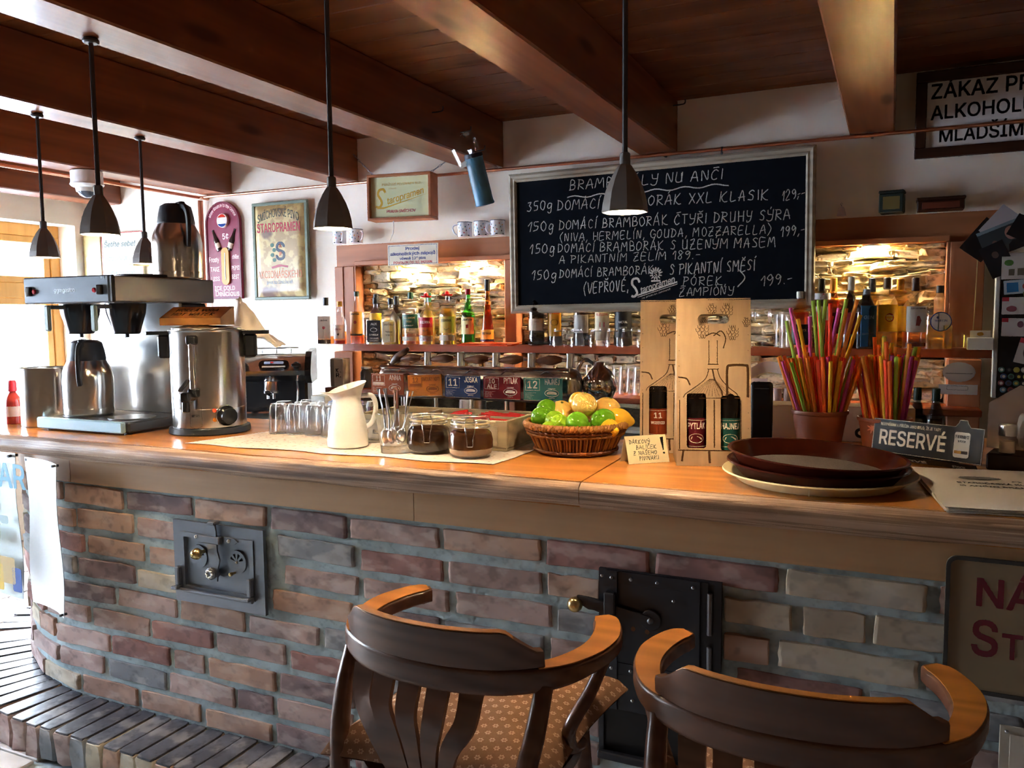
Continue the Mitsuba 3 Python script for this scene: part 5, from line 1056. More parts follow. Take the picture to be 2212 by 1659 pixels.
for i in range(3):
    Thing('orange_folder', ['lowest orange folder lying on the bottle shelf', 'middle orange folder lying on the bottle shelf', 'top orange folder lying on the bottle shelf'][i], 'folder', 'orange folders on the shelf', at=(-1.90 + .012 * i, 3.775 + .006 * i, ZS + .0035 + .0055 * i), rz=4 * i - 3).own(box(.30, .10, .005, .002), 'satin', ['d8481c', 'c8401c', 'e05a24'][i])
bottle('dark wine bottle with plain beige label under the chalkboard', -1.655, 3.86, .30, .041, 'glass_dark', '181214', .05, None, 0, [(.26, .46, 'c8b49c', ('PORTO', .40, .006, .03, '8a6a58'))], .64)
bottle('amber liqueur bottle with yellow label and red lettering under the chalkboard', -1.565, 3.89, .27, .038, 'glass_dark', '8a5a20', .03, None, 0, [(.18, .78, 'c08420', ('KAHLUA', .60, .012, .055, 'b02c1c'), (oval(.02, .016).difference(oval(.017, .013)), .44, 0, 0, '7c4a18'))], .80)
bottle('green aniseed bottle with black and white labels under the chalkboard', -1.425, 3.90, .30, .041, 'glass_dark', '1c2c50', .03, None, 0, [(.56, .66, '14161c', ('RICARD', .61, .012, .055, 'e0e0dc')), (.22, .52, 'a8a49c')], .70)
bottle('pale bottle with red lettering under the chalkboard', -1.318, 3.91, .28, .040, 'matte', 'c8b070', .03, None, 0, [(.20, .72, 'c4b89c', ('KLEISTER', .54, .011, .06, 'a83038'), (sbox(-.012, -.012, .012, .012), .38, 0, 0, 'a01c28'))], .72) if False else bottle('pale bottle with red lettering under the chalkboard', -1.318, 3.91, .28, .040, 'glass', 'c8b070', .03, None, 0, [(.10, .72, 'c4b89c', ('KLEISTER', .54, .011, .06, 'a83038'), (sbox(-.012, -.012, .012, .012), .38, 0, 0, 'a01c28'))], .72)
bottle('round-shouldered black bottle with white lettering under the chalkboard', -1.212, 3.92, .27, .046, 'glass_dark', '14161a', .03, None, 0, [(.16, .66, '0d0d10', ('METAL', .42, .010, .045, 'b0b0ac'), ('SPIRIT', .32, .008, .04, 'b0b0ac'))], .70)
OG = shape(lathe([(.037, 0), (.036, .03), (.026, .078), (.025, .088), (0, .089)], 20), 'glass', 35); OGB = shape(lathe([(0, .074), (.0255, .0745), (.0252, .087), (0, .0875)], 20), 'thick_glass', 35)
for i, x in enumerate((-1.500, -1.406, -1.306, -1.222, -1.148, -1.07, -0.99)):
    t = Thing('tasting_glass', 'tapered clear glass standing upside down on the bottle shelf', 'drinking glass', 'upturned glasses under the chalkboard', at=(x, 3.785, ZS)); t.part('wall', OG); t.part('foot', OGB)
WG = shape(lathe([(.028, .0), (.030, .002), (.004, .008), (.0035, .075), (.012, .085), (.036, .12), (.038, .15), (.032, .185)], 22), 'glass', 40)
for x, y in ((-.60, 3.84), (-.535, 3.88), (-.47, 3.83), (-.66, 3.9)):
    Thing('wine_glass', 'clear stemmed glass on the shelf right of the carriers', 'wine glass', 'stemmed glasses on the shelf', at=(x, y, ZS)).own(WG)
for x, y in ((-.42, 3.80), (-.455, 3.90)):
    t = Thing('beer_mug', 'clear straight glass with a small printed badge next to the orange bottle', 'beer glass', 'straight glasses on the shelf', at=(x, y, ZS)); t.part('wall', lathe([(0, .001), (.034, .001), (.037, .15)], 22), 'glass', smooth=40); t.part('badge', patch(.0358, .07, .10, -80, 18, 6), 'satin', 'd0d4d8', True)
bottle('squat orange-red aperitif bottle left of the tall straws', -.372, 3.83, .25, .042, 'glass_amber', 'c8c4b8', .03, 'glass_amber', .7, [(.06, .42, '18120f', ('APEROL', .30, .010, .05, 'c8a060'))], .62)
bottle('dark rum bottle with black cap and a red, white and blue tag', -.285, 3.86, .305, .038, 'glass_dark', '121316', .055, None, 0, [(.28, .60, 'c8b8a8', (dot(.012), .44, 0, 0, '9c2a24')), (.70, .79, 'd8d8d8', (Polygon([(-.016, -.010), (.016, -.010), (0, .012)]), .75, 0, 0, 'b02430'))], .62)
bottle('orange liqueur bottle with ribbed gold cap behind the tagged rum', -.240, 3.93, .31, .036, 'glass_amber', 'c89038', .06, 'glass_amber', .8, [(.2, .5, '5a2010')], .62)
t = Thing('skull_bottle', 'clear glass skull-shaped bottle behind the tall straws', 'bottle', at=(-.20, 3.95, ZS)); m = trimesh.creation.icosphere(3, 1); v = m.vertices * [.045, .05, .055]; v[:, 2] += .20; t.part('head', tm(v, m.faces), 'glass', smooth=True); t.part('stand', lathe([(0, 0), (.04, 0), (.04, .13), (.02, .148), (0, .148)], 24), 'glass_gold', smooth=40); t.part('liquor', sphere(.028, 2, (0, -.01, .19)), 'glass_amber', smooth=True)
bottle('dark red bitter bottle with silver cap', -.163, 3.84, .31, .042, 'glass_dark', 'b0a894', .06, None, 0, [(.2, .5, '7c1420')], .58)
bottle('small dark green bottle with pale cap behind the blue-labelled one', -.105, 3.86, .235, .030, 'glass_green', 'a0a4a0', .035, None, 0, (), .68)
bottle('dark bottle with blue vertical label beside the yellow rum', -.098, 3.79, .20, .037, 'glass_dark', None, .0, None, 0, [(.04, .92, '2a6a9c', ('B', .80, .018, .014, '9cc4dc'), ('L', .62, .018, .014, '9cc4dc'), ('U', .44, .018, .014, '9cc4dc'), ('E', .26, .018, .014, '9cc4dc'))], .98, True) if False else bottle('dark square bottle with shiny blue label beside the yellow rum', -.100, 3.79, .255, .036, 'glass_dark', '9098a0', .03, None, 0, [(.04, .72, '2a6494', ('GIN', .50, .014, .04, '8ab4d4'), ('SAPPHIRE', .24, .008, .052, '8ab4d4'))], .74, True)
bottle('tall dark-capped clear bottle behind the blue-labelled one', -.082, 3.93, .305, .036, 'glass_gold', '20262c', .06, None, 0, (), .62)
bottle('rum bottle with big yellow label, red spot and brown cap', -.022, 3.85, .302, .044, 'glass', '4a3020', .05, 'glass_gold', .55, [(.24, .62, 'd8a820', (dot(.018), .44, 0, 0, 'a02028'), (sbox(-.03, -.0015, .04, .0015), .44, 0, 0, 'a02028'), ('HAVANA', .455, .006, .03, 'e8d8a8'), ('CLUB', .41, .006, .02, 'e8d8a8'))], .68)
bottle('golden rum bottle with yellow label standing behind the other yellow one', .030, 3.94, .30, .042, 'glass_gold', '9a6a20', .05, None, 0, [(.24, .6, 'c8981c', (sbox(-.04, -.0015, .04, .0015), .42, 0, 0, 'a02028'))], .66)
bottle('spiced rum bottle with white label and red sketch, brown cap', .086, 3.83, .298, .045, 'glass', '3a2018', .055, 'glass_amber', .28, [(.24, .60, 'c8c0b0', ('CAPTAIN MORGAN', .56, .006, .06, '4a4038'), (Polygon([(-.010, -.02), (.004, -.022), (.012, .0), (.004, .02), (-.006, .018)]), .40, 0, 0, '8a3a2c')), (.04, .09, '5a2418')], .64)
bottle('clear bottle with round white label ringed in blue, at the right end', .176, 3.80, .262, .050, 'glass', '3a3028', .03, 'glass_gold', .42, [], .68, True)
t = Thing('bottle_badge', 'round white label ringed in blue on the rightmost clear bottle', 'label', M=T().translate([.176, 3.80, ZS + .115]).rotate([0, 0, 1], 6)); t.part('ring', mv(stand(prism(dot(.040), .0006)), 0, -.0478, 0), 'satin', '24408c', False); t.part('face', mv(stand(prism(dot(.036), .0006)), 0, -.0485, 0), 'satin', 'd0ccc0', False); t.part('lettering', mv(stand(cat(text('MARTIN', .008, .045, True, .0004), mv(prism(dot(.005), .0004), -.012, .017))), 0, -.0492, 0), 'satin', '4a5470', False)
t = Thing('glass_vase', 'tall clear glass tube behind the rightmost bottle', 'vase', at=(.19, 3.93, ZS)); t.own(lathe([(0, .001), (.03, .001), (.03, .25), (.012, .29), (.012, .33)], 24), 'glass', smooth=40)
t = Thing('small_glass', 'small clear glass right of the round-labelled bottle', 'drinking glass', at=(.255, 3.79, ZS)); t.own(lathe([(0, .001), (.022, .001), (.026, .06)], 22), 'glass', smooth=40)
t = Thing('card_holder', 'stack of pale cards in a small holder at the right end of the shelf', 'card holder', at=(.325, 3.79, ZS)); t.part('holder', bx(-.045, .045, -.02, .02, .0005, .05, .002), 'matte', 'c8c0b0')
t.part('card', bx(-.036, .036, -.001, .002, .0505, .078, .0005), 'matte', 'd8d0c0'); t.part('print', mv(stand(prism(oval(.012, .008), .0006)), 0, -.0012, .064), 'matte', 'b8883c', False)
for x, c, lab in ((-.415, 'd8b8b0', 'small pill bottle with pinkish cap on the work counter, left of two'), (-.375, 'd0b0a8', 'small pill bottle with pinkish cap on the work counter, right of two')):
    t = Thing('pill_bottle', lab, 'bottle', at=(x, 3.45, .8605)); t.part('body', lathe([(0, 0), (.018, 0), (.019, .003), (.019, .21), (.014, .225), (0, .225)], 20), 'gloss', '4a4a50', 40); t.part('cap', lathe([(.0165, .226), (.017, .227), (.017, .285), (0, .286)], 20), 'satin', c)
for x, y in ((.10, 3.60), (.165, 3.58), (.05, 3.64)):
    bottle('dark green wine bottle standing on the work counter under the shelf', x, y, .29, .038, 'glass_dark', '0f2a20', .05, None, 0, (), .62, z=.8605, group='green bottles under the shelf')
# enamel mugs on the cornice
MUGB = shape(lathe([(0, 0), (.036, 0), (.038, .003), (.0385, .074), (.040, .077), (.0385, .0775), (.0365, .074), (.036, .005), (0, .005)], 32), 'gloss', 40, 'e4e6ea')
MUGH = shape(tube(spline([(.038, 0, .064), (.058, 0, .063), (.066, 0, .048), (.060, 0, .026), (.045, 0, .012)], 6), .0042, 8), 'gloss', 40, 'e4e6ea'); MUGR = shape(lathe([(.0385, .0745), (.0408, .0768), (.0400, .0782), (.038, .0778)], 32), 'gloss', 40, '4c5468')
for i, (x, hd, lab) in enumerate([(-2.917, -38, 'white spotted enamel mug, leftmost on the cornice'), (-2.800, -20, 'white spotted enamel mug, second from the left on the cornice'), (-2.094, 195, 'white spotted enamel mug left of the three beside the chalkboard'), (-1.996, 60, 'white spotted enamel mug in the middle of the three beside the chalkboard'), (-1.898, 195, 'white spotted enamel mug touching the chalkboard frame')]):
    t = Thing('enamel_mug', lab, 'mug', 'spotted enamel mugs', at=(x, 3.918, 1.8725)); t.part('body', MUGB)
    h_ = numbered(t.key + '__handle'); scene[h_] = {**MUGH, 'to_world': t.M @ T().rotate([0, 0, 1], hd)}; t.part('rim', MUGR)
    for q in range(13):
        a, z, c = -160 + 27 * q % 180 * 1.0 + 5 * i, .016 + (q * .023 + .01 * i) % .05, ['b8283c', 'd89a30', '2c7c84', '6c94b8', '20242c'][(q + i) % 5]
        t.part('spot', on_cyl(prism(Point(0, 0).buffer(.0036, quad_segs=4), .0004), .03885, -170 + (q * 47 + 13 * i) % 150, z), 'gloss', c, False)
    for q in range(3): t.part('black_tuft', on_cyl(prism(Polygon([(-.006, 0), (.006, 0), (.005, .005), (.001, .007), (-.003, .004), (-.005, .006)]), .0004), .0388, -160 + 58 * q + 7 * i, .003), 'gloss', '1e222a', False)
# right cornice: bell, tin, wooden casket
t = Thing('small_bell', 'small white porcelain bell with wire loop on the right cornice', 'bell', at=(-.214, 3.91, 1.8725)); t.part('body', lathe([(.019, 0), (.020, .002), (.016, .02), (.011, .036), (.004, .042), (0, .043)], 20), 'gloss', 'c8c4cc', 40); t.part('loop', tube([(.0, 0, .043), (-.004, 0, .052), (0, 0, .059), (.004, 0, .052), (0, 0, .043)], .0012, 6), 'iron')
t = Thing('tea_tin', 'dark green square tin with a gold picture on the right cornice', 'tin', at=(-.013, 3.92, 1.8725), rz=-6); t.part('body', bx(-.048, .048, -.04, .04, 0, .082, .004), 'satin', '1c2a26'); t.part('lid', bx(-.05, .05, -.042, .042, .0825, .094, .003), 'satin', '18221f'); t.part('gold_picture', mv(stand(prism(sbox(-.032, .014, .034, .068), .0006)), 0, -.0402, 0), 'satin', '6a5a30', False)
t = Thing('wooden_casket', 'long dark reddish wooden casket on the right cornice', 'box', at=(.172, 3.92, 1.8725)); t.part('body', bx(-.088, .088, -.035, .035, 0, .042, .003), 'wood_dark', smooth=False); t.part('lid', bx(-.092, .092, -.038, .038, .0425, .055, .003), 'wood_dark', smooth=False); t.part('carved_panel', bx(-.07, .07, -.0365, -.0352, .008, .034, .001), 'satin', '5a2a1c')
# ================================================================ on the back wall
def upr(m, x, z, y=0.0): return mv(stand(m), x, y, z)
# lit box sign hung on chains
t = Thing('box_sign', 'pale yellow brewery box sign in a brown wooden case hung on chains', 'sign', at=(-2.415, 3.77, 2.092), rz=8)
w, h, d = .372, .245, .105
for b in ((-w / 2, w / 2, 0, d, h / 2 - .014, h / 2), (-w / 2, w / 2, 0, d, -h / 2, -h / 2 + .014), (-w / 2, -w / 2 + .014, 0, d, -h / 2 + .0145, h / 2 - .0145), (w / 2 - .014, w / 2, 0, d, -h / 2 + .0145, h / 2 - .0145)): t.part('case_board', bx(*b, .002), 'wood_cabinet', smooth=False)
pk = t.part('panel', bx(-w / 2 + .0145, w / 2 - .0145, .022, .026, -h / 2 + .0145, h / 2 - .0145, 0), 'satin', 'd8dcae', False)
for s, x, z, hh, ww, c, b_ in (('PRAŽSKÉ PIVOVARY N.P.', .01, .062, .013, .23, 'c0a850', False), ('závod', -.045, .042, .009, .045, 'c8b878', False), ('PRAHA·SMÍCHOV', .005, -.082, .015, .17, 'a02838', True)): t.part('lettering', upr(text(s, hh, ww, b_), x, z, .0219), 'satin', c, False, parent=pk)
st_ = text('taropramen', .034, .215, True); v = st_.vertices; v[:, 1] += v[:, 0] * .24; st_.vertices = v
S_ = stroke([(-.086, .034), (-.098, .052), (-.122, .048), (-.130, .024), (-.116, .002), (-.108, -.022), (-.122, -.042), (-.146, -.038)], .013, 8)
t.part('lettering', upr(st_, .030, -.012, .0219), 'satin', 'c8a83c', False, parent=pk); t.part('lettering', upr(S_, 0, -.008, .0215), 'satin', 'c8a83c', False, parent=pk)
t.part('underline', upr(prism([(-.145, -.060), (-.095, -.060), (.165, .012), (.160, .004), (-.09, -.050), (-.115, -.052)], .0006), 0, 0, .0219), 'satin', 'c8a83c', False, parent=pk)
for sx, ax, ay, az in ((-.165, -.405, .10, .30), (.165, .50, -.02, .26)):
    p0, p1 = np.array([sx, .05, h / 2]), np.array([sx + (ax - sx) * .62, .05 + ay * .5, h / 2 + az * .45]); n = 9; Lk = []
    for i in range(n):
        c = p0 + (p1 - p0) * (i + .5) / n; ln = np.linalg.norm(p1 - p0) / n
        ring = [(.004 * math.cos(a), 0, ln * .62 * math.sin(a)) for a in np.linspace(0, 2 * PI, 9)[:-1]]
        m = tube(ring, .0014, 5, closed=True, up=(0, 1, 0)); dirv = (p1 - p0) / np.linalg.norm(p1 - p0)
        m = rot(m, 90 * (i % 2)); m.apply_transform(trimesh.geometry.align_vectors([0, 0, 1], dirv)); m.apply_translation(c); Lk.append(m)
    t.part('chain', cat(Lk), 'iron', kind='stuff')
t.part('cable', tube(spline([(-.06, .06, -h / 2), (-.075, .09, -.17), (-.10, .12, -.20), (-.11, .12, -.222)], 6), .003, 6), 'satin', 'c8c4bc')
# small white notice on the cornice
t = Thing('liquor_notice', 'small white enamel notice with blue and red lettering fixed to the cornice', 'sign', at=(-2.378, 3.842, 1.786), rz=0)
t.part('plate', upr(prism(sbox(-.160, -.057, .160, .057), .003, -.003), 0, 0), 'gloss', 'd8d0bc', False); fr = sbox(-.153, -.051, .153, .051); t.part('border', upr(prism(fr.difference(fr.buffer(-.0018)), .0006), 0, 0), 'gloss', '3c4a80', False)
for s, z, hh, ww, c in (('Prodej', .026, .016, .088, '2c3878'), ('alkoholických nápojů', -.002, .017, .285, '2c3878'), ('včetně 12° piva', -.026, .014, .165, '2c3878'), ('POVOLEN OD 10. HODIN', -.047, .012, .245, 'a83040')): t.part('lettering', upr(text(s, hh, ww, True), 0, z), 'gloss', c, False)
# chalkboard
CB = T().translate([-1.052, 3.842, 1.818]).rotate([0, 1, 0], -0.45)
t = Thing('chalkboard', 'large black chalkboard menu in a whitewashed wooden frame', 'chalkboard', M=CB)
bw, bh, fw = 1.475, .706, .042
t.part('board', upr(prism(sbox(-bw / 2 + fw - .004, -bh / 2 + fw - .004, bw / 2 - fw + .004, bh / 2 - fw + .004), .008, -.008), 0, 0), 'matte', '15181c', False)
prf = [(0, -.006), (fw, -.006), (fw, .010), (fw * .8, .016), (fw * .6, .013), (fw * .3, .017), (.004, .013), (0, .008)]
for nm, a, b_, ang in (('rail', -bw / 2, bw / 2, 0), ('rail', -bw / 2, bw / 2, 180), ('stile', -bh / 2, bh / 2, 90), ('stile', -bh / 2, bh / 2, 270)):
    L_ = b_ - a; sec_ = np.array(prf)
    m = sweep([(-L_ / 2, 0, 0), (L_ / 2, 0, 0)], [(-x_, z_) for x_, z_ in sec_], (0, 0, 1)); v = m.vertices
    # mitre: the inner edge is shorter
    inn = (-v[:, 1] if False else np.abs(v[:, 1])); v[:, 0] = np.sign(v[:, 0]) * (L_ / 2 - inn); v[:, 1] = inn - (bh if ang % 180 == 0 else bw) / 2
    m.vertices = v; m.fix_normals(); m = rot(m, ang); t.part(nm, upr(m, 0, 0), 'wood_frame_grey', smooth=False)
CH = dict(col='b4b2ac')
def chalk(s, x0, x1, z0, z1, h, seed, lw=.105, part='chalk_text'):
    m = hand(s, h * .92, x1 - x0, lw * .82, .05, seed); v = m.vertices; v[:, 1] += (v[:, 0] / (x1 - x0)) * (z1 - z0); m.vertices = v
    t.part(part, upr(m, x0 + 1.052, z0 - 1.818 - (x0 + 1.052) * .00785, -.0008), 'matte', CH['col'], False)
for i, a in enumerate([('BRAMBORÁLY NU ANČI', -1.464, -.719, 2.066, 2.055, .050), ('350g', -1.694, -1.560, 1.974, 1.98, .050), ('DOMÁCÍ BRAMBORÁK XXL KLASIK', -1.53, -.515, 1.972, 1.948, .050), ('129;-', -.458, -.362, 1.946, 1.954, .046), ('150g', -1.69, -1.553, 1.873, 1.875, .050),
      ('DOMÁCÍ BRAMBORÁK ČTYŘI DRUHY SÝRA', -1.521, -.423, 1.875, 1.856, .048), ('(NIVA, HERMELÍN, GOUDA, MOZZARELLA)', -1.516, -.505, 1.816, 1.798, .042), ('199,-', -.461, -.362, 1.790, 1.795, .046), ('150g', -1.68, -1.549, 1.761, 1.763, .050), ('DOMÁCÍ BRAMBORÁK S UZENÝM MASEM', -1.529, -.486, 1.762, 1.738, .046),
      ('A PIKANTNÍM ZELÍM 189.-', -1.52, -.82, 1.707, 1.701, .042), ('150g', -1.674, -1.542, 1.630, 1.632, .050), ('DOMÁCÍ BRAMBORÁK', -1.522, -1.04, 1.636, 1.638, .044), ('S PIKANTNÍ SMĚSÍ', -.962, -.574, 1.634, 1.640, .054), ('(VEPŘOVÉ,', -1.393, -1.165, 1.555, 1.564, .056), ('PÓREK,', -.899, -.70, 1.584, 1.580, .042), (')', -.655, -.622, 1.585, 1.58, .062), ('ŽAMPIÓNY', -.916, -.667, 1.533, 1.534, .042), ('199.-', -.545, -.413, 1.570, 1.581, .050)]):
    chalk(*a, seed=i)
u = np.linspace(0, 1, 40); t.part('chalk_line', upr(stroke(np.stack([-1.474 + .786 * u + 1.052, 2.033 - 1.818 + .006 * np.sin(u * 36) + 0 * u], 1), .0055, 1), 0, 0, -.0008), 'matte', CH['col'], False)
LG = 'c4bcb0'
m = text('taropramen', .030, .166, True, .0006); v = m.vertices; v[:, 1] += v[:, 0] * .30; m.vertices = v; t.part('printed_logo', upr(m, .032, -.243, -.0006), 'matte', LG, False)
t.part('printed_logo', upr(stroke([(-.055, -.215), (-.066, -.196), (-.088, -.200), (-.092, -.222), (-.075, -.245), (-.068, -.266), (-.082, -.282), (-.096, -.278)], .011, 8), 0, 0, -.0008), 'matte', LG, False)
for dz, lw in ((0, .007), (-.010, .003)): t.part('printed_logo', upr(stroke([(-.066, -.276 + dz), (.128, -.218 + dz)], lw), 0, 0, -.0008), 'matte', LG, False)
m = text('ZALOŽENO NA SMÍCHOVĚ', .007, .14, False, .0006); v = m.vertices; v[:, 1] += v[:, 0] * .30; m.vertices = v; t.part('printed_logo', upr(m, .025, -.275, -.0006), 'matte', LG, False)
lv = []
for a in range(15, 166, 25): lv.append(shapely.affinity.rotate(shapely.affinity.scale(Point(.024, 0).buffer(1, quad_segs=3), .011, .004), a, origin=(0, 0)))
for a in range(195, 346, 30): lv.append(shapely.affinity.rotate(shapely.affinity.scale(Point(.022, 0).buffer(1, quad_segs=3), .009, .003), a, origin=(0, 0)))
ring = Point(0, 0).buffer(.019, quad_segs=8).difference(Point(0, 0).buffer(.0155, quad_segs=8))
t.part('printed_crest', upr(prism(shapely.union_all(lv + [ring]), .0006), .024, -.178, -.0002), 'matte', LG, False); t.part('printed_crest', upr(text('S', .022, .014, True, .0006), .024, -.189, -.0002), 'matte', LG, False)
t.part('printed_crest', upr(prism(sbox(-.022, -.036, .022, -.028), .0006), .024, -.178, -.0002), 'matte', LG, False)
t.part('hook', tube(spline([(.335, -.01, bh / 2 + .03), (.335, -.02, bh / 2 + .01), (.335, -.022, bh / 2 - .005), (.34, -.026, bh / 2 + .004)], 4), .003, 6), 'iron_dark')
# age notice, partly out of the picture
t = Thing('age_notice', 'white notice with bold black lettering in a dark wooden frame', 'sign', M=T().translate([.52, 3.945, 2.275]).rotate([1, 0, 0], 4))
w, h = .905, .352
for x0_, x1_, z0_, z1_ in ((-w / 2, w / 2, h / 2 - .042, h / 2), (-w / 2, w / 2, -h / 2, -h / 2 + .042), (-w / 2, -w / 2 + .042, -h / 2 + .0425, h / 2 - .0425), (w / 2 - .042, w / 2, -h / 2 + .0425, h / 2 - .0425)): t.part('frame_bar', bx(x0_, x1_, -.018, .012, z0_, z1_, .003), 'wood_dark', smooth=False)
t.part('sheet', upr(prism(sbox(-w / 2 + .043, -h / 2 + .043, w / 2 - .043, h / 2 - .043), .004, -.004), 0, 0), 'matte', 'd0ccc8', False)
for s, z, hh, ww, x0_ in (('ZÁKAZ PRODEJE', .066, .058, .60, -.395), ('ALKOHOLU OSOBÁM', -.018, .054, .70, -.395), ('MLADŠÍM 18 LET', -.112, .054, .54, -.36)): t.part('lettering', upr(mv(text(s, hh, ww, True, .0008, False), x0_), 0, z), 'matte', '101014', False)
# rusty enamel beer sign
t = Thing('beer_sign', 'old yellow enamel beer sign with rust patches and green rim', 'sign', at=(-3.393, 3.975, 1.856))
def rust(p, n, uv):
    a = fbm(p.x * 6, p.z * 6, 3.0, 4); b = fbm(p.x * 30, p.z * 30, 7.0, 3)
    c = mix((0.48, 0.37, 0.16), (0.36, 0.24, 0.10), smoothstep(.4, .6, b))
    return mix(c, (0.16, 0.09, 0.06), smoothstep(.60, .72, a))
scene['mat_enamel'] = pr(mikit.proc(rust), .32, specular=.5)
def dome(u, v):
    x, z = (u - .5) * .38, (v - .5) * .555; e = np.minimum(np.minimum(u, 1 - u) * .38, np.minimum(v, 1 - v) * .555)
    return np.stack([x, -.010 - .016 * np.clip(e / .04, 0, 1) ** .6, z], 1)
t.part('plate', grid(24, 30, dome), 'mat_enamel', smooth=True)
for q in ((-.212, .212, .278, .296), (-.212, .212, -.296, -.278), (-.212, -.190, -.2775, .2775), (.190, .212, -.2775, .2775)): t.part('rim', bx(q[0], q[1], -.016, .006, q[2], q[3], .003), 'satin', '64705e')
m = text('SMÍCHOVSKÉ PIVO', .048, .315, False, .001); v = m.vertices; v[:, 1] += .03 - v[:, 0] ** 2 * 1.4; m.vertices = v; t.part('lettering', upr(m, 0, .175, -.0262), 'satin', '2a3028', False)
t.part('lettering', upr(text('STAROPRAMEN', .052, .33, True), 0, .115, -.0262), 'satin', 'a82838', False); t.part('lettering', upr(text('AKCIONÁŘSKÉHO', .045, .34, False), 0, -.165, -.0262), 'satin', 'b8602c', False); t.part('lettering', upr(text('piva na Smíchově', .022, .20, False), 0, -.20, -.0262), 'satin', '5c6a78', False)
t.part('lettering', upr(text('S', .105, .075, True), .012, -.055, -.0262), 'satin', '222c3c', False); t.part('lettering', upr(cat(mv(text('A', .024, .02, True), .012, .018), mv(text('P', .024, .018, True), .014, -.032)), 0, 0, -.0272), 'satin', 'c0542c', False)
t.part('leaves', upr(cat(*[prism(shapely.affinity.scale(Point(-.05 + .015 * (i % 2), .035 - .03 * i).buffer(1, quad_segs=5), .014, .012), .0008) for i in range(4)]), 0, 0, -.0262), 'satin', '2c5a48', False); t.part('ribbon', upr(prism([(-.06, -.095), (0, -.082), (.07, -.092), (.066, -.105), (.02, -.096), (-.056, -.108)], .0008), 0, 0, -.0262), 'satin', '9c3a44', False)
# red opener board
OB = Polygon([(-.142, -.30), (.142, -.30), (.142, .17)] + [(.142 * math.cos(a), .17 + .142 * math.sin(a)) for a in np.linspace(0, PI, 20)[1:-1]] + [(-.142, .17)])
t = Thing('opener_board', 'dark red wooden bottle opener board with rounded top by the corner pipe', 'sign', at=(-3.862, 3.985, 1.873))
t.part('board', upr(prism(OB, .016, -.008), 0, 0), 'satin', '7c1c34', False); t.part('rim', upr(prism(OB.difference(OB.buffer(-.012)), .005, .0082), 0, 0), 'satin', '661428', False)
k = t.part('cap_disc', upr(prism(Point(.012, .19).buffer(.043, quad_segs=12), .018, .0082), 0, 0), 'gloss', 'd8d0c8', False)
for c, z0_, z1_ in (('b83428', .21, .235), ('28407c', .148, .170)): t.part('cap_band', upr(prism(Point(.012, .19).buffer(.039, quad_segs=12).intersection(sbox(-.1, z0_, .1, z1_)), .0008, .0263), 0, 0), 'gloss', c, False, parent=k)
for s, x in ((1, -.055), (-1, .075)):
    bm = scl(lathe([(0, 0), (.019, 0), (.020, .003), (.020, .07), (.012, .095), (.008, .13), (.009, .14), (0, .141)], 16), 1, .5, 1)
    k = t.part('bottle_relief', mv(rot(bm, s * -22, (0, 1, 0)), x + s * .025, -.010, .005), 'gloss', '20120f', 40); t.part('bottle_label', mv(rot(mv(scl(lathe([(.0206, .015), (.0206, .05)], 16), 1, .53, 1)), s * -22, (0, 1, 0)), x + s * .025, -.010, .005), 'satin', 'c8b098', parent=k)
t.part('thermometer', upr(prism(rpoly(.062, .235, .030, 8, .02, -.095), .012, .0082), 0, 0), 'satin', 'b8822c', False); t.part('thermometer_tube', upr(prism(rpoly(.006, .17, .003, 3, .02, -.095), .002, .0203), 0, 0), 'gloss', 'd0ccc0', False)
m = text('More Bounce to the Ounce', .022, .27, True); v = m.vertices; a = PI / 2 - v[:, 0] / .118; rr_ = .108 + v[:, 1]; m.vertices = np.stack([rr_ * np.cos(a), .17 + rr_ * np.sin(a), v[:, 2]], 1); t.part('lettering', upr(m, 0, 0, -.0083), 'satin', 'd8b8b4', False)
for s, x, z, hh, ww in (('5¢', .02, .075, .036, .05), ('Frosty', -.082, -.065, .03, .085), ('chilled', .10, -.05, .026, .06), ('TAKE', -.078, -.125, .028, .075), ('PEPSI', .096, -.12, .026, .065), ('LESS', -.075, -.185, .026, .07), ('BEST', .092, -.175, .026, .06), ('ICE COLD', .0, -.245, .026, .17), ('Delicious', .02, -.282, .034, .20)): t.part('lettering', upr(text(s, hh, ww, True), x, z, -.0083), 'satin', 'd8b8b4', False)
# tin signs in the far left corner
t = Thing('old_tin_sign', 'faded yellowish tin picture sign in the far left corner by the window', 'sign', at=(-5.070, 3.985, 1.79)); t.part('plate', bx(-.088, .088, -.004, .004, -.245, .245, .001), 'satin', 'b8a874'); t.part('picture', upr(prism(rpoly(.13, .30, .02, 4, 0, -.05), .0006), 0, 0, -.0042), 'satin', 'c4dce0', False); t.part('rim', bx(.080, .088, -.008, -.0042, -.245, .245, .001), 'satin', '8a7048')
t = Thing('advice_sign', 'pale green advice sign with red rim and slanted lettering on the back wall', 'sign', at=(-4.778, 3.985, 1.79)); t.part('plate', bx(-.197, .197, -.004, .004, -.25, .25, .001), 'satin', 'd0d8b4'); e = sbox(-.197, -.25, .197, .25); t.part('rim', upr(prism(e.difference(e.buffer(-.006)), .002), 0, 0, -.0042), 'satin', '9c4038', False)
for s, z, c in (('Šetřte sebe!', .155, '3a4a48'), ('Šetřte svoje prachy!', .06, '3a4a48'), ('Pijte hravě', -.04, '3c6c90'), ('naše pivo', -.13, '3c6c90')):
    m = text(s, .034, min(.30, .026 * len(s)), True, .0008, False); v = m.vertices; v[:, 0] += v[:, 1] * .25; m.vertices = v; t.part('lettering', upr(m, -.175, z, -.0044), 'satin', c, False)
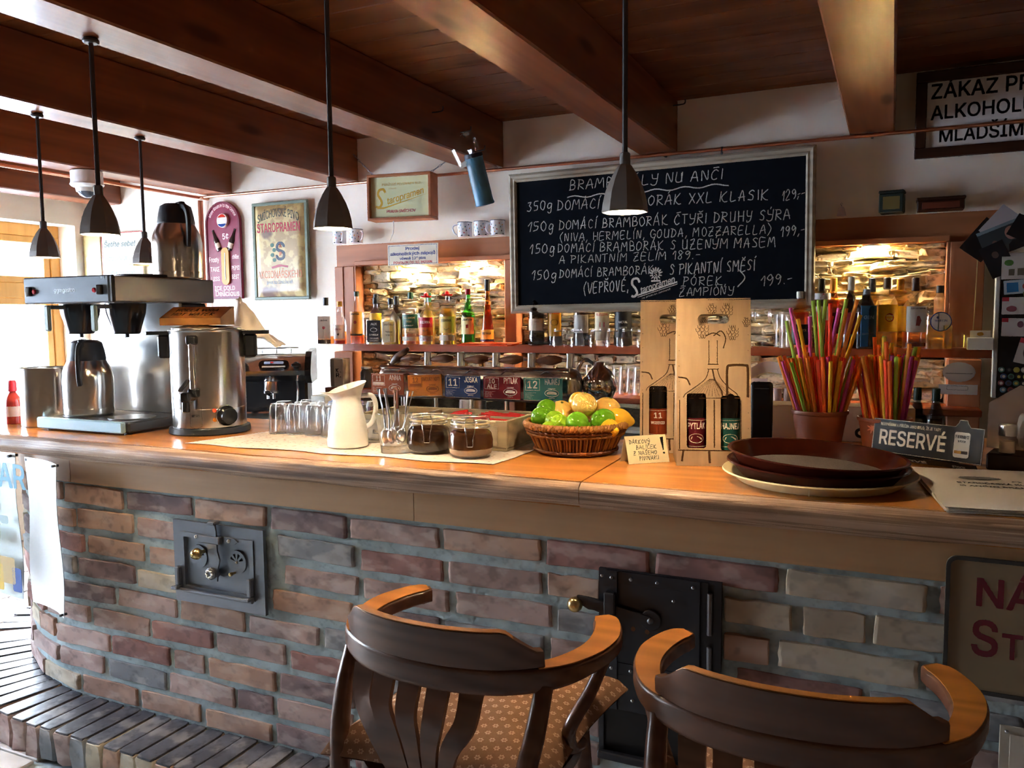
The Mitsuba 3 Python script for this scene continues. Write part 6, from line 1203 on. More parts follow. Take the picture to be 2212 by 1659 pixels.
t = Thing('wall_lamp', 'small brass wall lamp with glass globe right of the advice sign', 'lamp', at=(-4.545, 3.90, 1.80)); t.part('base', lathe([(0, 0), (.05, 0), (.052, .008), (.03, .02), (0, .022)], 24), 'brass'); t.part('globe', lathe([(.03, .022), (.055, .06), (.05, .11), (.02, .135), (0, .137)], 24), 'glass', smooth=50); t.part('bracket', tube([(0, .02, .01), (0, .09, .01)], .008, 8), 'brass')
# copper pipes
def copper(lab, pts, r): Thing('copper_pipe', lab, 'pipe').own(tube(pts, r, 12), 'copper')
copper('thin copper pipe running along the back wall under the joists', [(-3.965, 3.935, 2.2145), (2.2, 3.935, 2.2145)], .0085)
copper('copper pipe running under the joists from the corner towards the window side', spline([(-4.0, -1.5, 2.212), (-4.0, 3.88, 2.212), (-3.995, 3.925, 2.212), (-3.975, 3.935, 2.212)], 6), .0095)
copper('upright copper pipe beside the red opener board', [(-4.03, 3.965, .02), (-4.03, 3.965, 2.20)], .016)
for x in (-1.02, -.10): Thing('pipe_clip', 'small clip holding the copper pipe ' + ('over the chalkboard' if x < -.5 else 'by the right joist'), 'clip').own(cat(bx(x - .004, x + .004, 3.92, 3.999, 2.224, 2.2275, .001), tube([(x, 3.935 + .0115 * math.cos(a), 2.2145 + .0115 * math.sin(a)) for a in np.linspace(-.5, 3.6, 10)], .002, 6)) if False else bx(x - .005, x + .005, 3.944, 3.999, 2.210, 2.219, .001), 'iron')
# camera dome under the second joist from the left
t = Thing('camera_dome', 'white ceiling camera dome under a joist behind the second pendant lamp', 'security camera', at=(-3.86, 3.02, 2.2275))
t.part('housing', lathe([(0, -.003), (.076, -.003), (.078, -.006), (.078, -.062), (.083, -.072), (.075, -.082), (.055, -.090), (0, -.090)], 36), 'satin', 'dcdcd8', 30); t.part('dome', lathe([(.053, -.0905), (.050, -.108), (.036, -.128), (.018, -.138), (0, -.140)], 28), 'gloss', '3c4854', True); t.part('bezel', lathe([(.0535, -.0905), (.057, -.0905), (.053, -.110), (.050, -.110)], 28, True), 'gloss', 'e0e0dc')
# hanging mug and tankard on the third joist's side
t = Thing('glass_mug', 'clear glass beer mug hanging from a hook on the joist', 'beer mug', M=T().translate([-1.845, 3.50, 2.165]).rotate([0, 1, 0], -24).rotate([1, 0, 0], 12))
t.part('wall', lathe([(0, 0), (.034, 0), (.044, .006), (.046, .02), (.046, .14), (.047, .145)], 28), 'thick_glass' if False else 'glass', smooth=40); t.part('base', lathe([(0, .002), (.042, .006), (.043, .018), (0, .020)], 28), 'thick_glass', smooth=40); t.part('rim', lathe([(.0455, .143), (.049, .145), (.049, .149), (.0455, .149)], 28, True), 'thick_glass')
t.part('handle', tube(spline([(.046, 0, .125), (.075, 0, .128), (.085, 0, .09), (.072, 0, .045), (.046, 0, .035)], 6), .008, 10), 'thick_glass', smooth=40)
t = Thing('blue_tankard', 'tall dull blue metal tankard with dark rim hanging beside the glass mug', 'tankard', M=T().translate([-1.80, 3.58, 1.985]).rotate([0, 1, 0], -7).rotate([1, 0, 0], 16))
def bl(p, n, uv): return mix((0.07, 0.22, 0.33), (0.05, 0.12, 0.16), smoothstep(.45, .65, fbm(p.x * 14, p.y * 14, p.z * 8, 3)))
scene['mat_blue'] = pr(mikit.proc(bl), .4, specular=.4)
t.part('wall', lathe([(0, 0), (.045, 0), (.048, .004), (.0445, .02), (.0425, .22), (.0445, .226), (.042, .226), (.040, .22), (.042, .01), (0, .01)], 32), 'mat_blue', smooth=40); t.part('rim', lathe([(.0445, .2262), (.0455, .228), (.043, .245), (.039, .245), (.0415, .2262)], 28, True), 'iron_dark')
t.part('handle', sweep(spline([(-.02, .042, .20), (-.02, .075, .205), (-.02, .08, .16), (-.02, .06, .09), (-.02, .044, .07)], 6), np.array(rpoly(.018, .005, .002, 2).exterior.coords)[:-1], (1, 0, 0)), 'mat_blue')
for x, y, z, lab in ((-1.8955, 3.515, 2.325, 'iron hook in the joist above the hanging glass mug'), (-1.8955, 3.66, 2.262, 'iron hook in the joist above the blue tankard'), (-1.8955, 3.25, 2.36, 'empty iron hook in the joist left of the hanging mug'), (-.9635, 3.90, 2.43, 'empty iron hook in the joist above the chalkboard')):
    Thing('iron_hook', lab, 'hook', 'hooks in the joists', at=(x, y, z)).own(tube(spline([(0, 0, 0), (.035, 0, 0), (.055, 0, .004), (.058, 0, .022)], 5), .0032, 7), 'iron_dark')
# ---- magnet board with photos at the right
t = Thing('magnet_board', 'black metal magnet board in a pale frame at the right end of the shelf', 'magnet board', at=(.372, 3.80, 1.10)); t.part('panel', bx(.018, .62, 0, .02, .0, .56, .002), 'satin', '0f1114'); t.part('edge', bx(0, .0175, -.004, .024, .0, .56, .003), 'satin', 'b0b0ac'); t.part('top_rail', bx(0, .62, -.004, .024, .5605, .58, .003), 'satin', 'b0b0ac'); t.part('back_post', bx(.02, .60, .021, .18, .0, .56, .002), 'satin', '1c1e20')
def card(nm, lab, cat_, x, z, w, h, ang, c, art=()):
    k = Thing(nm, lab, cat_, M=T().translate([x, 3.7955 - 0.0012 * (COUNT.get('cards', 0)), z]).rotate([0, 1, 0], ang)); COUNT['cards'] = COUNT.get('cards', 0) + 1
    k.part('sheet', upr(prism(sbox(-w / 2, -h / 2, w / 2, h / 2), .0008, -.0008), 0, 0), 'satin', c, False)
    for m, cc in art: k.part('print', upr(m, 0, 0), 'satin', cc, False)
C0 = lambda x, y, a, b: prism(shapely.affinity.scale(Point(x, y).buffer(1, quad_segs=6), a, b), .0006); R0_ = lambda a, b, c, d: prism(sbox(a, b, c, d), .0006)
card('photo_print', 'dark photo print lowest left in the fan of photos', 'photo', .325, 1.735, .10, .15, 38, '0c0d10', [(C0(.0, .03, .012, .016), '5a4038')])
card('photo_print', 'white-backed photo print behind the others in the fan of photos', 'photo', .385, 1.790, .10, .13, 40, 'a8a4a8')
card('photo_print', 'photo print of a smiling person in dark clothes, in front in the fan', 'photo', .390, 1.735, .155, .115, -22, '30383c', [(C0(.035, .012, .022, .027), '9c7468'), (prism(Polygon([(.005, -.0575), (.012, -.03), (.03, -.018), (.055, -.02), (.074, -.05), (.074, -.0575)]), .0006), '15161a'), (C0(-.03, -.005, .009, .011), '6a4a40'), (R0_(-.055, -.0575, -.01, -.025), '101216'), (R0_(-.0775, .045, .0775, .0575), '6c8088')])
card('photo_print', 'dark photo print at the right edge of the fan of photos', 'photo', .475, 1.765, .12, .09, 28, '0d0f14')
card('photo_print', 'dark lower photo print hanging below the fan of photos', 'photo', .375, 1.655, .09, .13, -25, '14171c', [(C0(0, .02, .012, .014), '4a3a34')])
card('magnet_sheet', 'white sheet of letter magnets at the top of the magnet board', 'magnet', .455, 1.620, .13, .09, 0, 'b4b2ac', [(C0(-.04, .02, .016, .012), '4a7a3c'), (R0_(-.04, -.03, -.02, -.005), '5c5648'), (R0_(-.01, -.03, .012, -.002), '5c5648'), (R0_(.02, -.03, .035, -.004), '5c5648')])
card('postcard', 'blue and white postcard under the letter magnets', 'card', .450, 1.545, .10, .055, -4, 'a8b8c0', [(R0_(-.04, -.02, .0, .018), '2c6ca0'), (C0(.025, .0, .012, .012), 'a83c34')])
card('postcard', 'white card with a red corner, upper of two on the magnet board', 'card', .440, 1.470, .088, .068, 0, 'b8b4b0', [(R0_(-.044, .018, -.02, .034), 'a02c34'), (C0(-.01, -.012, .018, .012), '7c4048')])
card('postcard', 'white card with a red corner, lower of two on the magnet board', 'card', .442, 1.385, .088, .072, 1, 'b8b4b0', [(R0_(-.044, .02, -.022, .036), 'a02c34'), (C0(.02, .012, .011, .013), '6c4450')])
card('postcard', 'tilted white card with a dark drawing low on the magnet board', 'card', .500, 1.285, .095, .10, 14, 'aca8a4', [(C0(0, .0, .025, .03), '55484c'), (R0_(-.047, .03, -.02, .05), 'a02c34')])
card('postcard', 'green picture card at the right of the magnet board', 'card', .535, 1.46, .10, .16, -16, '6c7c3c')
for i in range(24):
    x, z = .405 + .026 * (i % 6) + .008 * ((i // 6) % 2), 1.215 - .027 * (i // 6)
    k = Thing('round_magnet', 'round bottle cap magnet at the bottom of the magnet board', 'magnet', 'cap magnets', M=T().translate([x, 3.7995, z])); c = ['3a5a4c', '8a8478', '2c3a5a', '9c8a3c', '6a2c2c', '1c1e22', '4a6a7c'][(i * 5) % 7]
    k.part('cap', upr(cyl(.0115, .005, 14, .002), 0, 0), 'satin', c); k.part('centre', upr(mv(cyl(.006, .001, 10), 0, 0, .0052), 0, 0), 'satin', ['b8b4a8', '3c3a38', 'a8923c'][i % 3])
t = Thing('paper_bag_note', 'grey paper bag pinned on the right post under the shelf', 'paper', M=T().translate([.262, 3.905, 1.195])); t.part('bag', upr(prism(shapely.affinity.scale(Point(0, 0).buffer(1, quad_segs=4), .062, .042), .003), 0, 0), 'matte', '8a827a', False); t.part('fold', upr(prism(sbox(-.05, -.008, .05, -.004), .0006), 0, 0, -.0032), 'matte', '5c5650', False)
t = Thing('paper_label', 'white paper label pinned on the right post below the paper bag', 'paper', M=T().translate([.258, 3.905, 1.120])); t.part('sheet', upr(prism(sbox(-.07, -.02, .075, .022), .002), 0, 0), 'matte', 'aca8a0', False); k = rpoly(.08, .018, .004, 3); t.part('outline', upr(prism(k.difference(k.buffer(-.0015)), .0006), 0, .008, -.0022), 'matte', '5c5a58', False)
Thing('pull_cord', 'thin pale cord hanging down the right post', 'cord').own(tube(spline([(.318, 3.933, 1.70), (.315, 3.932, 1.55), (.312, 3.933, 1.42), (.308, 3.932, 1.34)], 6), .0022, 6), 'matte', 'b8a070')
# ================================================================ rough front edge of the bar top
def edge_fn(p, n, uv):
    a = p.x + p.y * 0.6
    t = fbm(a * 4.0, p.z * 260, 1.0, 4)
    c = mix((0.20, 0.115, 0.065), (0.34, 0.215, 0.135), smoothstep(0.30, 0.66, t))
    c = mix(c, (0.50, 0.35, 0.23), smoothstep(0.66, 0.80, fbm(a * 6.0 + 7, p.z * 420, 3.0, 3)) * 0.7)
    return mix(c, (0.09, 0.045, 0.028), smoothstep(0.58, 0.75, fbm(a * 1.3, p.z * 20, 5.0, 3)) * 0.8)
scene['wood_edge'] = pr(mikit.proc(edge_fn), 0.5, specular=0.4)
def edge_strip(s0, s1, seed):
    n = int((s1 - s0) / 0.012); ss = np.linspace(s0, s1, n); pr_ = [(0.026, 1.0405), (0.040, 1.0390), (0.047, 1.031), (0.050, 1.020), (0.051, 1.008), (0.050, 0.996), (0.047, 0.985), (0.042, 0.977), (0.020, 0.9755)]
    V = []
    for s in ss:
        for j, (o, z) in enumerate(pr_):
            q = np.array([[s * 7, z * 60, seed * 5.0]]); d = 0.016 * (meshkit.fbm(q * [0.5, .25, 1], 3, seed)[0] - 0.5) + 0.006 * (meshkit.noise(np.array([[s * 2.2, z * 260, seed]]), seed + 3)[0] - 0.5)
            big = 0.012 * (meshkit.noise(np.array([[s * 4, seed, 2.0]]), seed)[0] - 0.5)
            w = 0 if j in (0, 8) else 1; x, y, _ = topfront(s, o + d * w)
            V.append((x, y, z + (big * (1 if j in (6, 7) else 0) - 0.006 * (meshkit.noise(np.array([[s * 9, 1.0, seed]]), seed + 9)[0]) * (j in (1, 2)))))
    k = len(pr_); i, j = np.meshgrid(np.arange(n - 1), np.arange(k - 1), indexing='ij')
    q = np.stack([i * k + j, i * k + j + 1, (i + 1) * k + j + 1, (i + 1) * k + j], -1).reshape(-1, 4)
    return tm(V, np.vstack([q[:, [0, 1, 2]], q[:, [0, 2, 3]]]))
TOP.part('front_edge', edge_strip(0.0, XE + 0.683, 1), 'wood_edge', smooth=35); TOP.part('front_edge', edge_strip(XE + 0.685, TMAX, 2), 'wood_edge', smooth=35)

# ================================================================ small iron stove door
YD = YF - 0.012
t = Thing('stove_door', 'small grey iron stove door with brass knob and round vents, set in the brick bar', 'stove door', at=(-2.085, YD, 0.5405))
PW, PH = 0.3725, 0.266
FX = lambda fx: fx * PW
FZ = lambda fy: PH * (1 - fy)
outer = sbox(0, 0, PW, PH); inner = sbox(FX(.13), FZ(.79), FX(.855), FZ(.19))
t.part('frame', upr(prism(outer.difference(inner), .012, -.004), 0, 0), 'iron', smooth=False)
t.part('door_panel', upr(prism(inner.buffer(.004, join_style='mitre'), .004, -.003), 0, 0), 'iron', smooth=False)
t.part('moulding', upr(prism(inner.buffer(.016, join_style='mitre').difference(inner), .004, .0082), 0, 0), 'iron', smooth=False)
for fx in (.277, .707):
    cx_, cz_ = FX(fx), FZ(.417); ds = Point(cx_, cz_).buffer(.037, quad_segs=10); cuts = []
    for a0 in (10, 52, 94, 136):
        cuts.append(Polygon([(cx_, cz_)] + [(cx_ + .029 * math.cos(math.radians(a)), cz_ + .029 * math.sin(math.radians(a))) for a in np.linspace(a0, a0 + 32, 5)]).buffer(-.002))
    k = t.part('vent_disc', upr(prism(ds.difference(shapely.union_all(cuts)), .006, .0015), 0, 0), 'iron', smooth=False)
    t.part('vent_hole', upr(prism(shapely.union_all(cuts), .0006, .0012), 0, 0), 'iron_dark', smooth=False, parent=k); t.part('rivet', mv(sphere(.0045, 2), cx_, -.008, cz_), 'steel', smooth=True, parent=k)  # dark plates in the cutouts imitate the shade inside the vents
for s0_, s1_ in ((.24, .33), (.60, .71)): t.part('strap_end', upr(prism(Polygon([(FX(s0_), FZ(.20)), (FX(s0_) - .014, FZ(.165)) if s0_ < .4 else (FX(s0_), FZ(.13)), (FX(s0_), FZ(.13)) if s0_ < .4 else (FX(s1_), FZ(.13)), (FX(s1_), FZ(.13)) if s0_ < .4 else (FX(s1_) + .014, FZ(.165)), (FX(s1_), FZ(.20))]).buffer(0), .004, .0125), 0, 0), 'iron', smooth=False)
for fx in (.29, .655): t.part('rivet', mv(sphere(.006, 2), FX(fx), -.018, FZ(.165)), 'steel', smooth=True)
t.part('bracket', bx(FX(.34), FX(.575), -.030, -.013, FZ(.215), FZ(.125), .003), 'iron')
t.part('latch', upr(prism(Polygon([(FX(.46), FZ(.66)), (FX(.52), FZ(.66)), (FX(.535), FZ(.50)), (FX(.555), FZ(.40)), (FX(.53), FZ(.30)), (FX(.525), FZ(.06)), (FX(.51), FZ(-.02)), (FX(.46), FZ(-.02)), (FX(.44), FZ(.08)), (FX(.44), FZ(.34)), (FX(.455), FZ(.44)), (FX(.475), FZ(.52))]).buffer(.002), .006, .018), 0, 0), 'iron', smooth=False)
t.part('latch_cap', bx(FX(.455), FX(.535), -.032, -.004, FZ(-.01), FZ(-.055), .003), 'iron')
t.part('knob', mv(rot(lathe([(0, 0), (.006, 0), (.006, .012), (.010, .016), (.017, .026), (.018, .034), (.013, .045), (.005, .049), (.004, .052), (0, .052)], 24), 90, (1, 0, 0)), FX(.39), -.022, FZ(.32)), 'brass', smooth=40)
k = t.part('medallion', mv(rot(cyl(.019, .030, 24, .003), 90, (1, 0, 0)), FX(.475), -.0055, FZ(.57)), 'iron'); t.part('rosette', cat(*[mv(sphere(.0045, 1), FX(.475) + .0115 * math.cos(a), -.036, FZ(.57) + .0115 * math.sin(a)) for a in np.arange(8) * PI / 4]), 'steel', smooth=True, parent=k, kind='stuff')
t.part('small_knob', mv(rot(lathe([(0, 0), (.004, 0), (.0035, .01), (.006, .014), (.005, .022), (0, .024)], 14), 90, (1, 0, 0)), FX(.685), -.008, FZ(.545)), 'brass', smooth=40)
for fx, f0, f1 in ((.075, .48, .83), (.875, .50, .83)):
    h_ = FZ(f0) - FZ(f1); k = t.part('hinge_post', mv(cat(bx(-.009, .009, -.040, -.012, 0, .012, .003), bx(-.008, .008, -.030, -.012, .012, h_ - .02, .003), lathe([(.009, h_ - .02), (.006, h_ - .012), (.007, h_ - .008), (.003, h_), (0, h_ + .004)], 12)), FX(fx), 0, FZ(f1)), 'iron', kind='stuff')
t.part('bottom_rod', tube([(FX(-.0), -.022, FZ(.835)), (FX(.9), -.022, FZ(.835))], .0065, 10), 'iron')
# ================================================================ large black oven door
t = Thing('oven_door', 'large black riveted iron oven door with brass ball handle, behind the bar chairs', 'oven door', at=(-0.6425, YD, 0.34))
OW, OH = 0.300, 0.485
t.part('frame', upr(prism(sbox(0, 0, OW, OH).difference(sbox(.012, .015, OW - .012, .13)), .010, -.004), 0, 0), 'iron_dark', smooth=False)
t.part('hollow', upr(prism(sbox(.011, .014, OW - .011, .131), .001, -.0045), 0, 0), 'satin', '060607', False)  # flat black sheet painted as the shade inside the open bottom
t.part('sill', bx(.0, OW - .03, -.022, -.0065, .0, .02, .003), 'iron_dark')
t.part('upper_panel', upr(prism(sbox(.045, .255, .225, .455), .006, .0065), 0, 0), 'iron_dark', smooth=False); t.part('lower_panel', upr(prism(sbox(.045, .135, .225, .225), .006, .0065), 0, 0), 'iron_dark', smooth=False)
for z0_, z1_ in ((.455, .483), (.225, .253)): t.part('strap', upr(prism(sbox(.02, z0_, .27, z1_), .005, .0066), 0, 0), 'iron_dark', smooth=False)
for x0_, x1_ in ((.022, .05), (.222, .252)): t.part('stile', upr(prism(sbox(x0_, .135, x1_, .484), .006, .0120), 0, 0), 'iron_dark', smooth=False)
for x, z in ((.012, .47), (.036, .468), (.085, .469), (.15, .469), (.236, .469), (.036, .239), (.085, .239), (.236, .239), (.09, .165), (.236, .34), (.19, .43)): t.part('rivet', mv(sphere(.0045, 2), x, -.0178, z), 'steel_dull', smooth=True)
k = t.part('latch_disc', mv(rot(cyl(.026, .008, 24, .002), 90, (1, 0, 0)), .135, -.0125, .375), 'iron_dark'); t.part('rivet', mv(sphere(.008, 2), .135, -.022, .375), 'iron', smooth=True, parent=k)
t.part('latch_bar', upr(prism(Polygon([(.02, .375), (.135, .365), (.135, .385), (.02, .405)]), .006, .0185), 0, 0), 'iron_dark', smooth=False); t.part('catch', bx(.022, .050, -.038, -.0185, .375, .435, .003), 'iron_dark')
k = t.part('handle', upr(prism(Polygon([(.02, .378), (-.005, .384), (-.02, .384), (-.045, .397), (-.05, .414), (-.02, .413), (.02, .408)]), .010, .020), 0, 0), 'iron_dark', smooth=False)
t.part('ball', mv(cat(sphere(.019, 3), ), -.054, -.032, .392), 'brass', smooth=True, parent=k)
for z0_, z1_ in ((.36, .46), (.22, .33)): t.part('hinge_pin', tube([(.275, -.016, z0_), (.275, -.016, z1_)], .006, 10), 'iron')
for x, z in ((.09, .345), (.125, .343), (.16, .336)): t.part('rust_spot', mv(rot(cyl(.006, .001, 10), 90, (1, 0, 0)), x, -.0127, z), 'matte', '5a3a28')
t.part('small_pull', cat(tube([(.135, -.018, .19), (.133, -.02, .165)], .0018, 6), mv(sphere(.0055, 2), .132, -.021, .162)), 'brass', smooth=40)
# ================================================================ plates on the bar front
t = Thing('enamel_plate', 'brown enamel plate with dark red lettering at the right end of the bar front', 'sign', at=(.115, YF - .034, .668))
P_ = rpoly(.62, .284, .022, 6, .31, .142); t.part('plate', upr(prism(P_, .004, -.004), 0, 0), 'satin', '7c6a50', False); t.part('rim', upr(prism(P_.difference(P_.buffer(-.008)), .004, .0002), 0, 0), 'satin', '2c2a28', False)
t.part('lettering', upr(mv(text('NÁRODNÍ', .056, .36, True, .0008, False), .056), 0, .185, -.0002), 'satin', '5a1420', False)
t.part('lettering', upr(mv(text('S', .072, .048, True, .0008, False), .050), 0, .082, -.0002), 'satin', '5a1420', False); t.part('lettering', upr(mv(text('TATEK', .050, .20, True, .0008, False), .104), 0, .082, -.0002), 'satin', '5a1420', False)
t = Thing('pale_tin_plate', 'small pale tin plate low at the right end of the bar front', 'sign', at=(.222, YF - .034, .40)); t.part('plate', bx(0, .30, 0, .004, 0, .21, .001), 'satin', 'a8a090'); t.part('inner_panel', bx(.018, .282, -.002, -.0002, .016, .194, .0005), 'satin', 'bcb4a4'); t.part('rivet', mv(sphere(.004, 1), .012, -.001, .198), 'steel_dull', smooth=True)
# curved tin posters at the window end
def hung(x0, y0, x1, y1, z0, z1, bow, n=16):
    def fn(u, v):
        nx, ny = (y1 - y0), -(x1 - x0); L_ = math.hypot(nx, ny); b = bow * np.sin(PI * u) + .006 * np.sin(7 * v + 3 * u) + .008 * meshkit.noise(np.stack([u * 3, v * 4, u * 0 + z0], 1), 2)
        return np.stack([x0 + (x1 - x0) * u + nx / L_ * b * -1, y0 + (y1 - y0) * u + ny / L_ * b, z0 + (z1 - z0) * v], 1)
    f = grid(n, n, fn); return f
def sheet(f, th=.0015):
    b = f.copy(); nrm = f.vertex_normals.mean(0); b.vertices = b.vertices - nrm * th * (1 if nrm[1] < 0 else -1); b.invert(); return cat(f, b)
t = Thing('metal_sign', 'bent pale shiny tin panel hung on the rounded end of the bar', 'sign')
t.part('sheet', sheet(hung(-2.775, 1.868, -2.520, 1.800, .44, .968, -.02)), 'steel_pale', smooth=True)
for x, y, z in ((-2.530, 1.792, .962), (-2.765, 1.862, .958), (-2.530, 1.792, .45)): t.part('bolt', tube([(x, y - .003, z), (x + .003, y + .02, z)], .0045, 8), 'iron_dark')
scene['steel_pale'] = pr((0.74, 0.77, 0.78), 0.32, metallic=0.75)
t = Thing('tin_poster', 'large pale tin poster with blue lettering behind the bent tin panel', 'poster')
for x, y in ((-2.91, 1.897), (-3.38, 1.922)): t.part('bolt', tube([(x, y - .006, .955), (x, y + .03, .955)], .005, 8), 'iron_dark')
px0, py0, px1, py1 = -3.42, 1.935, -2.885, 1.905
f = hung(px0, py0, px1, py1, .42, .970, -.012); t.part('sheet', sheet(f), 'satin', 'c4ccca', True)
dl = math.hypot(px1 - px0, py1 - py0); ang = math.degrees(math.atan2(py1 - py0, px1 - px0))
def on_poster(m, u, z, off=.024): return mv(rot(mv(stand(m), u, -off, z), ang), px0, py0, 0)
t.part('lettering', on_poster(text('PIVOVAR', .085, .56, True), .345, .845), 'satin', '4c90a8', False)
for u, z, w_, h_, c in ((.40, .53, .26, .10, 'b8a070'), (.54, .50, .055, .09, '3c5c9c'), (.43, .50, .05, .10, 'c8a848'), (.30, .66, .30, .05, 'a8b8ac'), (.48, .72, .05, .03, '9cb0b0'), (.34, .76, .06, .03, 'a8bcb8')): t.part('printed_block', on_poster(prism(rpoly(w_, h_, .008, 3), .0006), u, z), 'satin', c, False)
# ================================================================ bar chairs
def cush_fn(p, n, uv):
    a, b = (p.x + 0.3 * p.y) / 0.024, (p.y - 0.3 * p.x + 0.9 * p.z) / 0.024
    row = dr.floor(b); fx, fy = a + 0.5 * (row - 2 * dr.floor(row / 2)), b
    fx, fy = fx - dr.floor(fx) - 0.5, fy - dr.floor(fy) - 0.5
    r, th = dr.sqrt(fx * fx + fy * fy), dr.atan2(fy, fx)
    fl = smoothstep(0.03, 0.0, dr.abs(r - 0.17) - 0.06 - 0.05 * dr.cos(6 * th)) * smoothstep(.34, .26, r)
    return mix(mix((0.24, 0.13, 0.075), (0.20, 0.105, 0.06), fbm(p.x * 300, p.y * 300, p.z * 300, 2)), (0.55, 0.42, 0.32), fl * 0.6)
scene['cushion_print'] = two({'type': 'diffuse', 'reflectance': mikit.proc(cush_fn)})
CHP = {}
CS = 0.925                                             # width of the arm bow
def chair_meshes():
    P = CHP
    # arm rail: a U bent round the back, wide flat arms
    ctrl = [(-.232, .20), (-.262, .165), (-.285, .09), (-.280, .01), (-.245, -.075), (-.175, -.135), (-.09, -.163), (0, -.171), (.09, -.163), (.175, -.135), (.245, -.075), (.280, .01), (.285, .09), (.262, .165), (.232, .20)]
    c = spline([(x * CS, y, 0) for x, y in ctrl], 7); n = len(c)
    wid = np.interp(np.linspace(0, 1, n), [0, .04, .14, .26, .36, .64, .74, .86, .96, 1], [.030, .056, .062, .046, .026, .026, .046, .062, .056, .030])
    sec = np.array(rpoly(1, 1, .22, 3).exterior.coords)[:-1]
    hgt = np.interp(np.linspace(0, 1, n), [0, .2, .36, .64, .8, 1], [.032, .034, .050, .050, .034, .032])
    P['rail'] = sweep(c + [0, 0, .0], sec, (0, 0, 1), np.stack([wid, hgt], 1))
    v = P['rail'].vertices; zt = v[:, 2].copy()
    # arms: worn top as a thin skin
    keep = [i for i in range(n) if abs(c[i, 0]) > .19 and c[i, 1] > -.135]
    def skin(idx):
        m = sweep(c[idx] + np.stack([0 * hgt[idx], 0 * hgt[idx], hgt[idx] / 2 + .0006], 1), np.array(rpoly(1, .002, .0009, 2).exterior.coords)[:-1], (0, 0, 1), np.stack([wid[idx] * .86, 0 * wid[idx] + 1], 1)); return m
    left = [i for i in keep if c[i, 0] < 0]; right = [i for i in keep if c[i, 0] > 0]
    P['worn'] = [skin(left[1:-1]), skin(right[1:-1])]
    # crest on top of the back
    ii = [i for i in range(n) if abs(c[i, 0]) < .212 and c[i, 1] < -.09]; cc = c[ii]; u = np.linspace(0, 1, len(ii))
    hh = np.interp(u, [0, .03, .10, .14, .86, .90, .97, 1], [.030, .032, .058, .072, .072, .058, .032, .030])
    sec2 = np.array([(-.5, 0), (.5, 0), (.5, .8), (.42, .97), (.3, 1), (-.3, 1), (-.42, .97), (-.5, .8)])
    m = sweep(cc + [0, -.0, .0245], sec2, (0, 0, 1), np.stack([0 * hh + .024, hh], 1)); v = m.vertices; v[:, 1] -= (v[:, 2] - .0245) * .16; m.vertices = v; P['crest'] = m
    m = sweep(cc[4:-4] + np.stack([0 * hh[4:-4], -.0115 + 0 * hh[4:-4], hh[4:-4] + .0245], 1), np.array(rpoly(.017, .002, .0009, 2).exterior.coords)[:-1], (0, 0, 1)); P['crest_edge'] = m
chair_meshes()
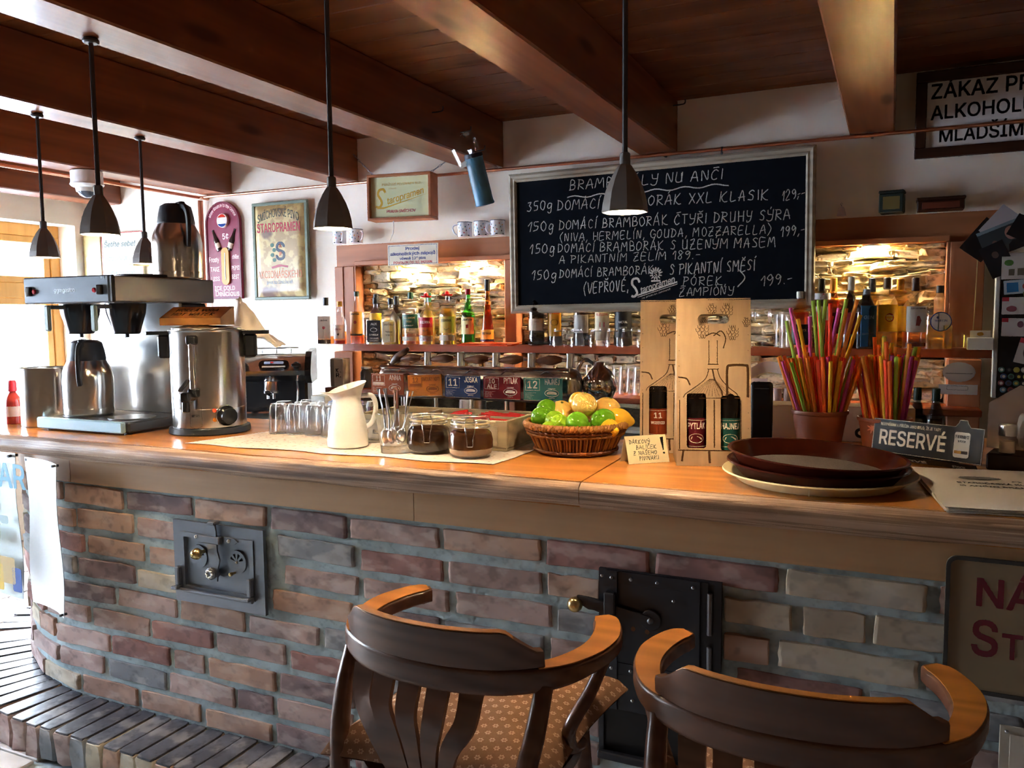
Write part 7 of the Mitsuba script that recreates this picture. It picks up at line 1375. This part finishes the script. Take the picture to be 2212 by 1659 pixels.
def bar_chair(lab, x, y, rz):
    ZA = .793                                           # middle of the arm rail
    t = Thing('bar_chair', lab, 'chair', 'wooden chairs at the bar', at=(x, y, 0), rz=rz)
    k = t.part('arm_rail', mv(CHP['rail'], 0, 0, ZA), 'wood_chair', smooth=45)
    for m in CHP['worn']: t.part('worn_top', mv(m, 0, 0, ZA), 'wood_worn', smooth=45, parent=k, label='orange worn varnish on the arm')
    k = t.part('crest', mv(CHP['crest'], 0, 0, ZA), 'wood_chair', smooth=45); t.part('worn_edge', mv(CHP['crest_edge'], 0, 0, ZA), 'wood_worn', smooth=45, parent=k)
    for i, (xt, xb) in enumerate([(-.150, -.062), (-.092, -.038), (-.028, -.012), (.034, .014), (.098, .042)]):
        yt = -.171 + .10 * xt * xt * 12
        pth = spline([(xt, yt * .985, ZA - .022), (xt * .92 + xb * .08, yt - .018, ZA - .08), (xb * .6 + xt * .4, -.185, .66), (xb, -.170, .575)], 6)
        t.part('slat', sweep(pth, np.array(rpoly(1, .011, .003, 2).exterior.coords)[:-1], (0, 1, 0), np.stack([np.interp(np.linspace(0, 1, len(pth)), [0, .5, 1], [.046, .040, .024]), 0 * pth[:, 0] + 1], 1)), 'wood_chair', smooth=40)
    for s in (-1, 1):
        t.part('back_post', tube(spline([(s * .215, -.098, ZA - .016), (s * .212, -.135, .70), (s * .200, -.168, .60), (s * .185, -.19, .40), (s * .19, -.23, .0)], 6), [.017, .019, .020, .020, .016], 14), 'wood_chair', smooth=45)
        t.part('arm_support', tube(spline([(s * .275, .06, ZA - .014), (s * .255, .03, .72), (s * .225, .0, .655), (s * .215, .03, .60), (s * .205, .11, .566)], 7), [.012, .013, .014, .014, .013], 12), 'wood_chair', smooth=45)
        t.part('front_leg', tube(spline([(s * .17, .19, .548), (s * .185, .205, .3), (s * .20, .225, 0)], 5), [.020, .019, .015], 14), 'wood_chair', smooth=45)
    sp = Polygon([(.215 * math.copysign(abs(math.cos(a)) ** .75, math.cos(a)), .02 + .215 * math.copysign(abs(math.sin(a)) ** .8, math.sin(a))) for a in np.linspace(0, 2 * PI, 48)[:-1]])
    t.part('seat', prism(sp, .028, .548), 'wood_chair', smooth=35)
    ring = [(.185 * math.cos(a), .0 + .19 * math.sin(a), .30) for a in np.linspace(0, 2 * PI, 40)[:-1]]; t.part('stretcher_ring', tube(ring, .010, 8, closed=True), 'wood_chair', smooth=45)
    # tie-on cushion
    def cu(u, v):
        a, b = 2 * u - 1, 2 * v - 1; ed = np.clip(1 - np.maximum(abs(a), abs(b)) ** 3.0, 0, 1) ** .55
        r_ = 1 + .05 * (a * a * b * b) - .05 * (np.abs(a) ** 4 * (1 - b * b) + np.abs(b) ** 4 * (1 - a * a))
        return a * .228 * r_, b * .225 * r_, ed
    def topf(u, v): a, b, e = cu(u, v); w_ = meshkit.fbm(np.stack([a * 16, b * 16, a * 0], 1), 3, 2); return np.stack([a + .01, b + .045, .600 + .075 * e + .012 * (w_ - .5) * e + .035 * (b + .1) + .02 * a], 1)
    def botf(u, v): a, b, e = cu(u, v); return np.stack([a + .01, b + .045, .598 - .020 * e + .035 * np.clip(b + .1, -.2, 1) * (1 - e) + .02 * a * (1 - e)], 1)
    A, B = grid(40, 40, topf), grid(40, 40, botf); B.invert()
    q = Thing('seat_cushion', 'brown cushion with small white flowers on the ' + ('left' if x < -.4 else 'right') + ' bar chair', 'cushion', 'cushions on the bar chairs', at=(x, y, 0), rz=rz); m = cat(A, B); m.merge_vertices(); m.fix_normals(); q.own(m, 'cushion_print', smooth=60)
bar_chair('dark wooden bar chair with worn orange arms, left of the two', -.768, 1.425, -1.5)
bar_chair('dark wooden bar chair with worn orange arms, right of the two and nearest', -.130, 1.415, 2.5)
